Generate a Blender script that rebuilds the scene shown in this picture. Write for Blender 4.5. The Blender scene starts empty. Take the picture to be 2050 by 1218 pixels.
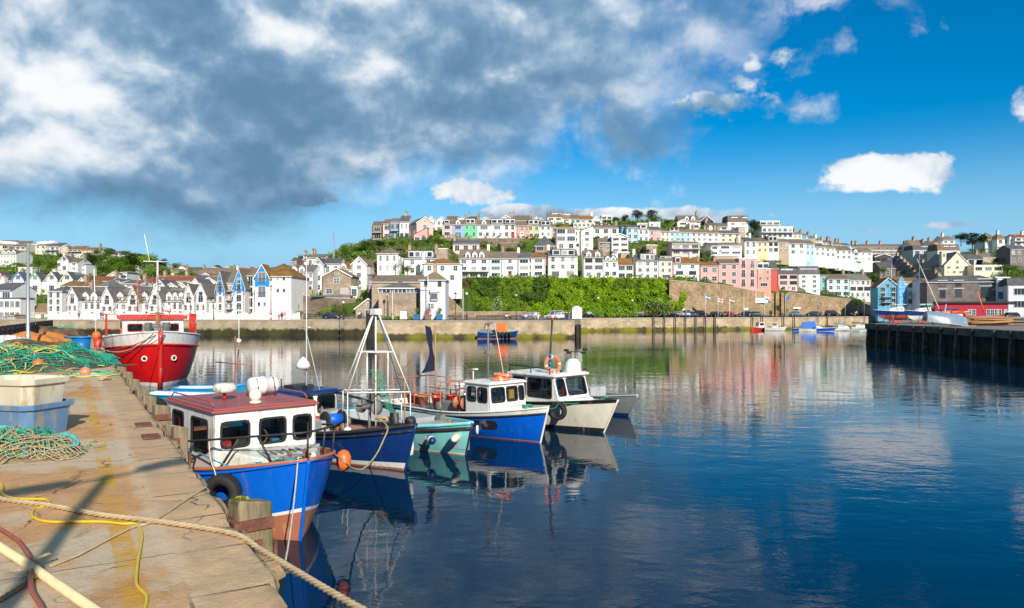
import bpy, bmesh, math, random
from mathutils import Vector, Matrix, noise as mnoise
from math import sin, cos, pi, sqrt, atan2, radians
random.seed(7)
SC = bpy.context.scene
COL = SC.collection
F = 1480.0; HZ = 620.0; CX = 1025.0; H = 5.5; Q = 2.9; FQ = 3.35
def W(px, py, D): return Vector(((px-CX)/F*D, D, H+(HZ-py)*D/F))
def XD(px, D): return (px-CX)/F*D
def G(px, py, z=Q):
    D = (H-z)*F/(py-HZ); return Vector(((px-CX)/F*D, D, z))
# ------------------------------------------------------------ materials
MATS = {}
def _n(nt, t, **kw):
    n = nt.nodes.new(t)
    for k, v in kw.items(): setattr(n, k, v)
    return n
def mat(name, col, rough=.7, var=.12, scale=2.0, dirt=0.0, dirtcol=(.12,.08,.05), dscale=1.2, bump=0.0, bscale=20, metal=0, spec=.5, rnd=0.0, stretch=None, emit=None, coat=0):
    if name in MATS: return MATS[name]
    m = bpy.data.materials.new(name); m.use_nodes = True; nt = m.node_tree; L = nt.links.new
    b = nt.nodes['Principled BSDF']
    b.inputs['Roughness'].default_value = rough; b.inputs['Metallic'].default_value = metal
    b.inputs['Specular IOR Level'].default_value = spec
    if coat: b.inputs['Coat Weight'].default_value = coat
    tc = _n(nt, 'ShaderNodeTexCoord'); mp = _n(nt, 'ShaderNodeMapping'); L(tc.outputs['Object'], mp.inputs[0])
    if stretch: mp.inputs['Scale'].default_value = stretch
    nz = _n(nt, 'ShaderNodeTexNoise'); nz.inputs['Scale'].default_value = scale; nz.inputs['Detail'].default_value = 6; nz.inputs['Roughness'].default_value = .65
    L(mp.outputs[0], nz.inputs['Vector'])
    mx = _n(nt, 'ShaderNodeMix', data_type='RGBA')
    c = Vector(col)
    mx.inputs[6].default_value = (*(c*(1-var)), 1); mx.inputs[7].default_value = (*[min(1, x*(1+var)) for x in c], 1)
    rp = _n(nt, 'ShaderNodeMapRange'); rp.inputs[1].default_value = .3; rp.inputs[2].default_value = .7
    L(nz.outputs[0], rp.inputs[0]); L(rp.outputs[0], mx.inputs[0])
    out = mx.outputs[2]
    if rnd:
        oi = _n(nt, 'ShaderNodeObjectInfo'); mr = _n(nt, 'ShaderNodeMapRange'); mr.inputs[3].default_value = 1-rnd; mr.inputs[4].default_value = 1+rnd
        L(oi.outputs['Random'], mr.inputs[0])
        hs = _n(nt, 'ShaderNodeHueSaturation'); L(mr.outputs[0], hs.inputs['Value']); L(out, hs.inputs['Color']); out = hs.outputs[0]
    if dirt > 0:
        n2 = _n(nt, 'ShaderNodeTexNoise'); n2.inputs['Scale'].default_value = dscale; n2.inputs['Detail'].default_value = 9; n2.inputs['Roughness'].default_value = .72
        mp2 = _n(nt, 'ShaderNodeMapping'); mp2.inputs['Location'].default_value = (3.3, 7.1, 1.7)
        if stretch: mp2.inputs['Scale'].default_value = stretch
        L(tc.outputs['Object'], mp2.inputs[0]); L(mp2.outputs[0], n2.inputs['Vector'])
        r2 = _n(nt, 'ShaderNodeMapRange'); t = .68-.33*dirt
        r2.inputs[1].default_value = t; r2.inputs[2].default_value = t+.09; r2.inputs[4].default_value = .85
        L(n2.outputs[0], r2.inputs[0])
        m2 = _n(nt, 'ShaderNodeMix', data_type='RGBA'); L(r2.outputs[0], m2.inputs[0]); L(out, m2.inputs[6]); m2.inputs[7].default_value = (*dirtcol, 1)
        out = m2.outputs[2]
    L(out, b.inputs['Base Color'])
    if bump:
        n3 = _n(nt, 'ShaderNodeTexNoise'); n3.inputs['Scale'].default_value = bscale; n3.inputs['Detail'].default_value = 5
        L(mp.outputs[0], n3.inputs['Vector'])
        bp = _n(nt, 'ShaderNodeBump'); bp.inputs['Strength'].default_value = bump; bp.inputs['Distance'].default_value = .05
        L(n3.outputs[0], bp.inputs['Height']); L(bp.outputs[0], b.inputs['Normal'])
    if emit:
        b.inputs['Emission Color'].default_value = (*emit, 1); b.inputs['Emission Strength'].default_value = 1
    MATS[name] = m; return m
def stone(name, c1, c2, mortar, scale=1.0, bw=.5, rh=.25, wet=None, bump=.6, z0=0, z1=1.5, weed=(.05,.07,.015)):
    """irregular masonry: brick cells broken by noise; optional weed band near the waterline"""
    if name in MATS: return MATS[name]
    m = bpy.data.materials.new(name); m.use_nodes = True; nt = m.node_tree; L = nt.links.new
    b = nt.nodes['Principled BSDF']; b.inputs['Roughness'].default_value = .9; b.inputs['Specular IOR Level'].default_value = .25
    geo = _n(nt, 'ShaderNodeNewGeometry'); sep = _n(nt, 'ShaderNodeSeparateXYZ'); L(geo.outputs['Position'], sep.inputs[0])
    nrm = _n(nt, 'ShaderNodeSeparateXYZ'); L(geo.outputs['Normal'], nrm.inputs[0])
    tx = _n(nt, 'ShaderNodeTangent') if False else None
    # run length = x*|ny| + y*|nx|
    ay = _n(nt, 'ShaderNodeMath', operation='ABSOLUTE'); L(nrm.outputs[1], ay.inputs[0])
    ax = _n(nt, 'ShaderNodeMath', operation='ABSOLUTE'); L(nrm.outputs[0], ax.inputs[0])
    m1 = _n(nt, 'ShaderNodeMath', operation='MULTIPLY'); L(sep.outputs[0], m1.inputs[0]); L(ay.outputs[0], m1.inputs[1])
    m2 = _n(nt, 'ShaderNodeMath', operation='MULTIPLY_ADD'); L(sep.outputs[1], m2.inputs[0]); L(ax.outputs[0], m2.inputs[1]); L(m1.outputs[0], m2.inputs[2])
    cb = _n(nt, 'ShaderNodeCombineXYZ'); L(m2.outputs[0], cb.inputs[0]); L(sep.outputs[2], cb.inputs[1])
    br = _n(nt, 'ShaderNodeTexBrick'); L(cb.outputs[0], br.inputs['Vector'])
    br.inputs['Scale'].default_value = scale; br.inputs['Brick Width'].default_value = bw; br.inputs['Row Height'].default_value = rh
    br.inputs['Mortar Size'].default_value = .012; br.inputs['Color1'].default_value = (*c1, 1); br.inputs['Color2'].default_value = (*c2, 1); br.inputs['Mortar'].default_value = (*mortar, 1)
    nz = _n(nt, 'ShaderNodeTexNoise'); nz.inputs['Scale'].default_value = .35; nz.inputs['Detail'].default_value = 10; nz.inputs['Roughness'].default_value = .7
    L(geo.outputs['Position'], nz.inputs['Vector'])
    mr = _n(nt, 'ShaderNodeMapRange'); mr.inputs[1].default_value = .3; mr.inputs[2].default_value = .7; mr.inputs[3].default_value = .55; mr.inputs[4].default_value = 1.35
    L(nz.outputs[0], mr.inputs[0])
    hs = _n(nt, 'ShaderNodeHueSaturation'); L(mr.outputs[0], hs.inputs['Value']); L(br.outputs[0], hs.inputs['Color'])
    out = hs.outputs[0]
    if wet:
        n2 = _n(nt, 'ShaderNodeTexNoise'); n2.inputs['Scale'].default_value = .9; n2.inputs['Detail'].default_value = 8
        L(geo.outputs['Position'], n2.inputs['Vector'])
        ad = _n(nt, 'ShaderNodeMath', operation='MULTIPLY_ADD'); L(n2.outputs[0], ad.inputs[0]); ad.inputs[1].default_value = 1.6; L(sep.outputs[2], ad.inputs[2])
        w = _n(nt, 'ShaderNodeMapRange'); w.inputs[1].default_value = z1+.8+.25; w.inputs[2].default_value = z1+.8-.15
        L(ad.outputs[0], w.inputs[0])
        mx = _n(nt, 'ShaderNodeMix', data_type='RGBA'); L(w.outputs[0], mx.inputs[0]); L(out, mx.inputs[6])
        n4 = _n(nt, 'ShaderNodeTexNoise'); n4.inputs['Scale'].default_value = .25; L(geo.outputs['Position'], n4.inputs['Vector'])
        m5 = _n(nt, 'ShaderNodeMix', data_type='RGBA'); m5.inputs[6].default_value = (*weed, 1); m5.inputs[7].default_value = (*wet, 1)
        r5 = _n(nt, 'ShaderNodeMapRange'); r5.inputs[1].default_value = .42; r5.inputs[2].default_value = .58; L(n4.outputs[0], r5.inputs[0]); L(r5.outputs[0], m5.inputs[0])
        L(m5.outputs[2], mx.inputs[7]); out = mx.outputs[2]
    L(out, b.inputs['Base Color'])
    bp = _n(nt, 'ShaderNodeBump'); bp.inputs['Strength'].default_value = bump; bp.inputs['Distance'].default_value = .08
    n6 = _n(nt, 'ShaderNodeTexNoise'); n6.inputs['Scale'].default_value = 3; n6.inputs['Detail'].default_value = 6; L(geo.outputs['Position'], n6.inputs['Vector'])
    L(n6.outputs[0], bp.inputs['Height']); L(bp.outputs[0], b.inputs['Normal'])
    MATS[name] = m; return m
def roofmat(name, col, lichen=.3, lcol=(.32,.17,.03)):
    if name in MATS: return MATS[name]
    m = mat(name, col, .85, .3, 1.2, dirt=lichen, dirtcol=lcol, dscale=.45, bump=.5, bscale=6, rnd=.15, spec=.3)
    nt = m.node_tree; L = nt.links.new; b = nt.nodes['Principled BSDF']
    # tile courses
    geo = _n(nt, 'ShaderNodeNewGeometry'); wv = _n(nt, 'ShaderNodeTexWave', bands_direction='Z'); wv.inputs['Scale'].default_value = 1.3; wv.inputs['Distortion'].default_value = .6
    L(geo.outputs['Position'], wv.inputs['Vector'])
    src = b.inputs['Base Color'].links[0].from_socket
    mr = _n(nt, 'ShaderNodeMapRange'); mr.inputs[3].default_value = .72; mr.inputs[4].default_value = 1.15; L(wv.outputs[1], mr.inputs[0])
    hs = _n(nt, 'ShaderNodeHueSaturation'); L(mr.outputs[0], hs.inputs['Value']); L(src, hs.inputs['Color']); L(hs.outputs[0], b.inputs['Base Color'])
    return m
def leafmat(name, c1, c2, scale=.6, trans=.25):
    if name in MATS: return MATS[name]
    m = bpy.data.materials.new(name); m.use_nodes = True; nt = m.node_tree; L = nt.links.new
    b = nt.nodes['Principled BSDF']; b.inputs['Roughness'].default_value = .65; b.inputs['Specular IOR Level'].default_value = .2
    geo = _n(nt, 'ShaderNodeNewGeometry'); nz = _n(nt, 'ShaderNodeTexNoise'); nz.inputs['Scale'].default_value = scale; nz.inputs['Detail'].default_value = 4
    L(geo.outputs['Position'], nz.inputs['Vector'])
    n2 = _n(nt, 'ShaderNodeTexWhiteNoise'); sp = _n(nt, 'ShaderNodeVectorMath', operation='SNAP'); sp.inputs[1].default_value = (.5,.5,.5)
    L(geo.outputs['Position'], sp.inputs[0]); L(sp.outputs[0], n2.inputs['Vector'])
    mx0 = _n(nt, 'ShaderNodeMath', operation='MULTIPLY_ADD'); L(n2.outputs[0], mx0.inputs[0]); mx0.inputs[1].default_value = .35; L(nz.outputs[0], mx0.inputs[2])
    r = _n(nt, 'ShaderNodeMapRange'); r.inputs[1].default_value = .4; r.inputs[2].default_value = .95; L(mx0.outputs[0], r.inputs[0])
    mx = _n(nt, 'ShaderNodeMix', data_type='RGBA'); L(r.outputs[0], mx.inputs[0]); mx.inputs[6].default_value = (*c1, 1); mx.inputs[7].default_value = (*c2, 1)
    oi = _n(nt, 'ShaderNodeObjectInfo'); mr = _n(nt, 'ShaderNodeMapRange'); mr.inputs[3].default_value = .75; mr.inputs[4].default_value = 1.25; L(oi.outputs['Random'], mr.inputs[0])
    hs = _n(nt, 'ShaderNodeHueSaturation'); L(mr.outputs[0], hs.inputs['Value']); L(mx.outputs[2], hs.inputs['Color'])
    L(hs.outputs[0], b.inputs['Base Color'])
    tr = _n(nt, 'ShaderNodeBsdfTranslucent'); L(hs.outputs[0], tr.inputs[0]); ms = _n(nt, 'ShaderNodeMixShader'); ms.inputs[0].default_value = trans
    L(b.outputs[0], ms.inputs[1]); L(tr.outputs[0], ms.inputs[2]); L(ms.outputs[0], nt.nodes['Material Output'].inputs[0])
    MATS[name] = m; return m
def glassmat(name, tint=(.75,.82,.85), alpha=.55):
    if name in MATS: return MATS[name]
    m = bpy.data.materials.new(name); m.use_nodes = True; nt = m.node_tree; L = nt.links.new
    nt.nodes.remove(nt.nodes['Principled BSDF'])
    t = _n(nt, 'ShaderNodeBsdfTransparent'); t.inputs[0].default_value = (*[c*alpha for c in tint], 1)
    g = _n(nt, 'ShaderNodeBsdfGlossy'); g.inputs['Roughness'].default_value = .03
    fr = _n(nt, 'ShaderNodeFresnel'); fr.inputs[0].default_value = 1.5
    mx = _n(nt, 'ShaderNodeMixShader'); L(fr.outputs[0], mx.inputs[0]); L(t.outputs[0], mx.inputs[1]); L(g.outputs[0], mx.inputs[2]); L(mx.outputs[0], nt.nodes['Material Output'].inputs[0])
    MATS[name] = m; return m
# ------------------------------------------------------------ mesh builder
class MB:
    def __init__(s): s.v = []; s.f = []; s.m = []; s.sm = []
    def add(s, vs, fs, m=0, smooth=False):
        o = len(s.v); s.v += [tuple(v) for v in vs]
        for f in fs: s.f.append([i+o for i in f]); s.m.append(m); s.sm.append(smooth)
    def box(s, c, d, m=0, rz=0, M=None):
        x, y, z = [k/2 for k in d]; vs = []
        for dz in (-z, z):
            for dx, dy in ((-x,-y),(x,-y),(x,y),(-x,y)):
                p = Vector((dx*cos(rz)-dy*sin(rz)+c[0], dx*sin(rz)+dy*cos(rz)+c[1], dz+c[2])); vs.append(M @ p if M else p)
        s.add(vs, [[0,3,2,1],[4,5,6,7],[0,1,5,4],[1,2,6,5],[2,3,7,6],[3,0,4,7]], m); return s
    def hexa(s, b, t, m=0):
        s.add(list(b)+list(t), [[0,3,2,1],[4,5,6,7],[0,1,5,4],[1,2,6,5],[2,3,7,6],[3,0,4,7]], m); return s
    def prism(s, pts, z0, z1, m=0, mt=None):
        n = len(pts); vs = [(p[0], p[1], z0) for p in pts]+[(p[0], p[1], z1) for p in pts]
        s.add(vs, [[i, (i+1) % n, n+(i+1) % n, n+i] for i in range(n)]+[list(range(n))[::-1]], m); 
        s.add([(p[0], p[1], z1) for p in pts], [list(range(n))], m if mt is None else mt); return s
    def quad(s, a, b, c, d, m=0): s.add([a, b, c, d], [[0,1,2,3]], m); return s
    def tri(s, a, b, c, m=0): s.add([a, b, c], [[0,1,2]], m); return s
    def tube(s, path, r, seg=8, m=0, closed=False, r2=None, cap=True, smooth=True):
        P = [Vector(p) for p in path]; n = len(P)
        if n < 2: return s
        vs = []; up = None
        for i, p in enumerate(P):
            if closed: t = P[(i+1) % n]-P[i-1]
            else: t = P[min(i+1, n-1)]-P[max(i-1, 0)]
            if t.length < 1e-9: t = Vector((0,0,1))
            t.normalize()
            if up is None:
                up = Vector((0,0,1)) if abs(t.z) < .9 else Vector((1,0,0))
            sx = t.cross(up)
            if sx.length < 1e-6: sx = t.orthogonal()
            sx.normalize(); up = sx.cross(t).normalized()
            rr = r if r2 is None else r+(r2-r)*i/(n-1)
            if callable(r): rr = r(i/(n-1))
            for k in range(seg):
                a = 2*pi*k/seg; vs.append(p+sx*cos(a)*rr+up*sin(a)*rr)
        fs = []
        for i in range(n if closed else n-1):
            j = (i+1) % n
            for k in range(seg): fs.append([i*seg+k, i*seg+(k+1) % seg, j*seg+(k+1) % seg, j*seg+k])
        if cap and not closed: fs += [list(range(seg))[::-1], [(n-1)*seg+k for k in range(seg)]]
        s.add(vs, fs, m, smooth); return s
    def lathe(s, prof, c=(0,0,0), seg=16, m=0, axis='Z', M=None):
        vs = []; n = len(prof)
        for (r, z) in prof:
            for k in range(seg):
                a = 2*pi*k/seg; p = (r*cos(a), r*sin(a), z)
                if axis == 'X': p = (p[2], p[0], p[1])
                if axis == 'Y': p = (p[0], p[2], p[1])
                p = Vector(p)+Vector(c); vs.append(M @ p if M else p)
        fs = [[i*seg+k, i*seg+(k+1) % seg, (i+1)*seg+(k+1) % seg, (i+1)*seg+k] for i in range(n-1) for k in range(seg)]
        fs += [list(range(seg))[::-1], [(n-1)*seg+k for k in range(seg)]]
        s.add(vs, fs, m, True); return s
    def ball(s, c, r, m=0, seg=10, sc=(1,1,1)):
        rings = seg//2+1; vs = []; 
        for i in range(rings+1):
            t = pi*i/rings
            for k in range(seg): a = 2*pi*k/seg; vs.append((c[0]+r*sc[0]*sin(t)*cos(a), c[1]+r*sc[1]*sin(t)*sin(a), c[2]-r*sc[2]*cos(t)))
        s.add(vs, [[i*seg+k, i*seg+(k+1) % seg, (i+1)*seg+(k+1) % seg, (i+1)*seg+k] for i in range(rings) for k in range(seg)], m, True); return s
    def torus(s, c, R, r, m=0, seg=24, s2=8, M=None, segm=None):
        vs = []
        for i in range(seg):
            a = 2*pi*i/seg
            for k in range(s2):
                b = 2*pi*k/s2; p = Vector(((R+r*cos(b))*cos(a), (R+r*cos(b))*sin(a), r*sin(b)))
                p = (M @ p if M else p)+Vector(c); vs.append(p)
        for i in range(seg):
            j = (i+1) % seg
            mm = segm(i) if segm else m
            o = len(s.v)
            if i == 0: base = o; s.v += [tuple(v) for v in vs]
            for k in range(s2):
                s.f.append([base+i*s2+k, base+j*s2+k, base+j*s2+(k+1) % s2, base+i*s2+(k+1) % s2]); s.m.append(mm); s.sm.append(True)
        return s
    def mesh(s, name, mats):
        me = bpy.data.meshes.new(name); me.from_pydata(s.v, [], s.f)
        for m in mats: me.materials.append(m)
        me.polygons.foreach_set('material_index', s.m); me.polygons.foreach_set('use_smooth', s.sm)
        me.update(); return me
    def build(s, name, mats, parent=None, loc=None, bevel=0, **tg):
        if not isinstance(mats, (list, tuple)): mats = [mats]
        return link(name, s.mesh(name, mats), parent, loc, bevel, **tg)
def link(name, me, parent=None, loc=None, bevel=0, rz=0, **tg):
    o = bpy.data.objects.new(name, me); COL.objects.link(o)
    if parent is not None: o.parent = parent
    if loc is not None: o.location = loc
    if rz: o.rotation_euler = (0, 0, rz)
    if bevel:
        b = o.modifiers.new('bevel', 'BEVEL'); b.width = bevel; b.segments = 2; b.limit_method = 'ANGLE'; b.angle_limit = radians(40)
    for k, v in tg.items(): o[k] = v
    return o
USED = {}
def thing(name, label, cat, loc=(0,0,0), rz=0, group=None):
    o = bpy.data.objects.new(name, None); COL.objects.link(o); o.empty_display_size = .3
    o.location = loc; o.rotation_euler = (0, 0, rz); o['label'] = label; o['category'] = cat
    if group: o['group'] = group
    USED.setdefault(label, []).append(name)
    return o
def tagged(o, label, cat, group=None):
    o['label'] = label; o['category'] = cat
    if group: o['group'] = group
    USED.setdefault(label, []).append(o.name); return o
def struct(o, kind='structure'): o['kind'] = kind; return o
def copy_tree(o, parent=None):
    c = o.copy(); COL.objects.link(c); c.parent = parent
    for ch in o.children: copy_tree(ch, c)
    return c
def rope_mesh(mb, path, r, pitch=None, m=0, strands=3, seg=5, step=None):
    """twisted rope: strands wound about a smooth path"""
    P = smooth_path(path, step or r*1.3); pitch = pitch or r*9
    n = len(P)
    tang = []; 
    up = Vector((0,0,1)); fr = []; ln = 0; lens = []
    for i in range(n):
        t = (P[min(i+1, n-1)]-P[max(i-1, 0)]).normalized(); sx = t.cross(up)
        if sx.length < 1e-5: sx = t.orthogonal()
        sx.normalize(); fr.append((sx, sx.cross(t).normalized())); 
        if i: ln += (P[i]-P[i-1]).length
        lens.append(ln)
    for k in range(strands):
        q = []
        for i in range(n):
            a = 2*pi*(lens[i]/pitch+k/strands); q.append(P[i]+fr[i][0]*cos(a)*r*.52+fr[i][1]*sin(a)*r*.52)
        mb.tube(q, r*.55, seg, m)
def smooth_path(pts, step=.1):
    P = [Vector(p) for p in pts]; out = []
    for i in range(len(P)-1):
        p0 = P[max(i-1, 0)]; p1 = P[i]; p2 = P[i+1]; p3 = P[min(i+2, len(P)-1)]
        n = max(1, int((p2-p1).length/step))
        for k in range(n):
            t = k/n; out.append(.5*((2*p1)+(p2-p0)*t+(2*p0-5*p1+4*p2-p3)*t*t+(3*p1-p0-3*p2+p3)*t**3))
    out.append(P[-1]); return out
def sag(a, b, s, n=12):
    a = Vector(a); b = Vector(b)
    return [a.lerp(b, i/n)-Vector((0, 0, s*4*(i/n)*(1-i/n))) for i in range(n+1)]
# common materials
white = mat('white_paint', (.78,.77,.74), .6, .05, 1.0, dirt=.12, dirtcol=(.5,.47,.4), rnd=.04)
GL = mat('window_glass', (.03,.045,.06), .08, .5, .8, spec=.8)
def _gl():
    nt = GL.node_tree; b = nt.nodes['Principled BSDF']; oi = _n(nt, 'ShaderNodeObjectInfo'); r = _n(nt, 'ShaderNodeValToRGB'); r.color_ramp.interpolation = 'CONSTANT'; e = r.color_ramp.elements; e[0].color = (.02,.03,.04,1); e[1].position = .45; e[1].color = (.06,.08,.10,1)
    for p, c in ((.7,(.17,.19,.21,1)),(.84,(.42,.41,.38,1)),(.93,(.03,.035,.04,1))): q = e.new(p); q.color = c
    nt.links.new(oi.outputs['Random'], r.inputs[0]); nt.links.new(r.outputs[0], b.inputs['Base Color'])
_gl()
FRM = mat('window_frame_white', (.75,.75,.73), .5, .04)
FRD = mat('window_frame_dark', (.05,.05,.05), .5, .1)
steel = mat('galvanised_steel', (.45,.47,.48), .45, .1, 4, metal=.6)
black = mat('black_rubber', (.018,.018,.018), .75, .3, 6, bump=.3)
dkmetal = mat('dark_metal', (.03,.03,.032), .5, .3, 5)
# ------------------------------------------------------------ camera, sun, sky
cam = bpy.data.cameras.new('camera'); co = bpy.data.objects.new('camera', cam); COL.objects.link(co)
co.location = (0, 0, H); co.rotation_euler = (radians(90), 0, 0)
cam.sensor_width = 36; cam.lens = 36*F/2050; cam.shift_y = (HZ-609)/2050; cam.clip_end = 6000; cam.clip_start = .1
SC.camera = co
SEL = radians(27); SDIR = Vector((.35*cos(SEL), -.937*cos(SEL), sin(SEL))).normalized()
sl = bpy.data.lights.new('sun', 'SUN'); so = bpy.data.objects.new('sun', sl); COL.objects.link(so)
sl.energy = 5.0; sl.angle = radians(.6); sl.color = (1, .92, .80)
so.rotation_euler = SDIR.to_track_quat('Z', 'Y').to_euler()
wd = bpy.data.worlds.new('World'); SC.world = wd; wd.use_nodes = True; nt = wd.node_tree; L = nt.links.new
for n in list(nt.nodes): nt.nodes.remove(n)
out = _n(nt, 'ShaderNodeOutputWorld')
sky = _n(nt, 'ShaderNodeTexSky', sky_type='NISHITA'); sky.sun_disc = False; sky.sun_elevation = SEL
sky.sun_rotation = atan2(SDIR.x, SDIR.y); sky.altitude = 0; sky.air_density = 1.0; sky.dust_density = .05; sky.ozone_density = 3.0
hsv = _n(nt, 'ShaderNodeHueSaturation'); hsv.inputs['Saturation'].default_value = 1.58; hsv.inputs['Value'].default_value = 1.0
L(sky.outputs[0], hsv.inputs['Color'])
bg = _n(nt, 'ShaderNodeBackground'); bg.inputs[1].default_value = .11
tc = _n(nt, 'ShaderNodeTexCoord'); sp = _n(nt, 'ShaderNodeSeparateXYZ'); L(tc.outputs['Generated'], sp.inputs[0])
def M_(op, a, b=None, c=None, clamp=False):
    n = _n(nt, 'ShaderNodeMath', operation=op); n.use_clamp = clamp
    for i, v in enumerate((a, b, c)):
        if v is None: continue
        if hasattr(v, 'links') or hasattr(v, 'is_linked'): L(v, n.inputs[i])
        else: n.inputs[i].default_value = v
    return n.outputs[0]
az = M_('ARCTAN2', sp.outputs[0], sp.outputs[1]); el = M_('ARCSINE', sp.outputs[2])
hzm = _n(nt, 'ShaderNodeMix', data_type='RGBA'); hf = _n(nt, 'ShaderNodeMapRange', interpolation_type='SMOOTHSTEP'); hf.inputs[1].default_value = .02; hf.inputs[2].default_value = .22; L(el, hf.inputs[0]); L(hf.outputs[0], hzm.inputs[0]); hzm.inputs[6].default_value = (2.3,4.9,7.2,1); L(hsv.outputs[0], hzm.inputs[7]); L(hzm.outputs[2], bg.inputs[0])
# warped cloud noise on the direction sphere (flattened towards the horizon)
mp = _n(nt, 'ShaderNodeMapping'); L(tc.outputs['Generated'], mp.inputs[0]); mp.inputs['Scale'].default_value = (1, 1, 1.3)
def NZ(scale, det=8, rough=.6, loc=(0,0,0), dist=0):
    m2 = _n(nt, 'ShaderNodeMapping'); m2.inputs['Location'].default_value = loc; L(mp.outputs[0], m2.inputs[0])
    n = _n(nt, 'ShaderNodeTexNoise'); n.inputs['Scale'].default_value = scale; n.inputs['Detail'].default_value = det; n.inputs['Roughness'].default_value = rough
    n.inputs['Distortion'].default_value = dist
    L(m2.outputs[0], n.inputs['Vector']); return n.outputs[0]
n_big = NZ(3.2, 9, .55); n_mid = NZ(8, 10, .6, (4,2,1), .3); n_sh = NZ(5.0, 9, .62, (8,3,5), .5); n_fine = NZ(20, 6, .6, (1,9,3)); em_a = NZ(4.6, 7, .5, (3,1,7), .2); em_b = NZ(4.6, 7, .5, (3-.0,1,7+.055), .2); em_c = NZ(11, 6, .5, (5,2,2), .3); em_d = NZ(11, 6, .5, (5,2,2.03), .3)
# elevation of the cloud's edge as a function of azimuth
def ang(px, py):
    d = Vector(((px-CX)/F, 1, (HZ-py)/F)).normalized(); return atan2(d.x, d.y), math.asin(d.z)
edge = [(-400,440),(0,425),(250,455),(380,478),(560,462),(640,425),(800,400),(960,380),(1060,370),(1160,300),(1370,285),(1400,200),(1500,150),(1600,110),(1700,70),(1830,-10),(1900,-150),(2300,-500)]
pts = [ang(*e) for e in edge]
rampn = _n(nt, 'ShaderNodeFloatCurve')
cv = rampn.mapping.curves[0]; rampn.mapping.use_clip = True
def nx(a): return (a+1.0)/2.0
cv.points[0].location = (0, pts[0][1]); cv.points[1].location = (1, .9)
for a, e in pts: p = cv.points.new(nx(a), min(.95, max(0, e)))
rampn.mapping.update()
L(M_('MULTIPLY_ADD', az, .5, .5), rampn.inputs['Value'])
ec = rampn.outputs[0]
d0 = M_('ADD', M_('SUBTRACT', el, ec), .018)
def sstep(x, a, b):
    n = _n(nt, 'ShaderNodeMapRange', interpolation_type='SMOOTHSTEP'); n.inputs[1].default_value = a; n.inputs[2].default_value = b; L(x, n.inputs[0]); return n.outputs[0]
amp_ = M_('MULTIPLY_ADD', sstep(az, -.15, .35), .42, .14)
d1 = M_('MULTIPLY_ADD', M_('SUBTRACT', n_mid, .52), amp_, d0)
d1 = M_('MULTIPLY_ADD', M_('SUBTRACT', n_big, .5), .10, d1)
d1 = M_('MULTIPLY_ADD', M_('SUBTRACT', n_fine, .5), .035, d1)
def sstep(x, a, b):
    n = _n(nt, 'ShaderNodeMapRange', interpolation_type='SMOOTHSTEP'); n.inputs[1].default_value = a; n.inputs[2].default_value = b; L(x, n.inputs[0]); return n.outputs[0]
mask = M_('MULTIPLY', sstep(d1, -.015, .075), M_('SUBTRACT', 1.0, sstep(el, .40, .50)))
def blob(px, py, rx, ry, soft=.9, amp=.9):
    a0, e0 = ang(px, py); 
    dx = M_('DIVIDE', M_('SUBTRACT', az, a0), rx/F*cos(a0)**2); dy = M_('DIVIDE', M_('SUBTRACT', el, e0), ry/F*cos(a0))
    d = M_('ADD', M_('MULTIPLY', dx, dx), M_('MULTIPLY', dy, dy))
    f = M_('SUBTRACT', 1.0, d); f = M_('MULTIPLY_ADD', M_('SUBTRACT', n_mid, .5), amp*6, f); f = M_('MULTIPLY_ADD', M_('SUBTRACT', n_fine, .5), amp*5, f); f = M_('MULTIPLY_ADD', M_('SUBTRACT', n_big, .5), amp*2, f)
    return sstep(f, 0, soft)
mask = M_('MULTIPLY', mask, M_('SUBTRACT', 1.0, M_('MULTIPLY', M_('MULTIPLY', sstep(az, -.12, .2), sstep(n_big, .62, .36)), .6)))
for b in [(1800,348,140,34,.9,1.0),(1760,372,120,14,1.1,.7),(1775,458,70,8,1.4,.9),(1900,450,70,8,1.4,.9),(1060,428,110,22,.5,.5),(1200,430,130,16,.6,.5),(1400,432,110,18,.9,.8),(505,455,50,12,1.6,1.3),(435,492,36,10,1.8,1.4),(640,392,80,24,.8,1.1),(930,385,110,26,.9,1.2),(1510,132,24,14,1.6,1.1),(1480,170,50,16,1.8,1.5),(1450,205,90,30,1.8,1.8),(1560,110,60,30,1.8,1.6),(2060,215,30,40,1.4,1),(2045,300,40,14,1.6,1.2),(770,190,28,20,.5,.6)]:
    mask = M_('MAXIMUM', mask, blob(*b))
# shading: bright near the rim and in puffs, slate within
def glow(px, py, rx, ry):
    a0, e0 = ang(px, py); dx = M_('DIVIDE', M_('SUBTRACT', az, a0), rx/F*cos(a0)); dy = M_('DIVIDE', M_('SUBTRACT', el, e0), ry/F)
    d = M_('ADD', M_('MULTIPLY', dx, dx), M_('MULTIPLY', dy, dy)); return M_('POWER', 2.718, M_('MULTIPLY', d, -1.0))
br = M_('MULTIPLY_ADD', M_('SUBTRACT', n_sh, .5), 1.5, .05)
br = M_('MULTIPLY_ADD', M_('SUBTRACT', em_a, em_b), 2.6, br)
br = M_('MULTIPLY_ADD', M_('SUBTRACT', em_c, em_d), 2.5, br)
br = M_('MULTIPLY_ADD', M_('SUBTRACT', n_mid, .5), 1.2, br)
br = M_('MULTIPLY_ADD', M_('SUBTRACT', n_fine, .5), .5, br)
rim = M_('SUBTRACT', 1.0, sstep(d1, .0, .11)); br = M_('MULTIPLY_ADD', rim, .28, br)
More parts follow.
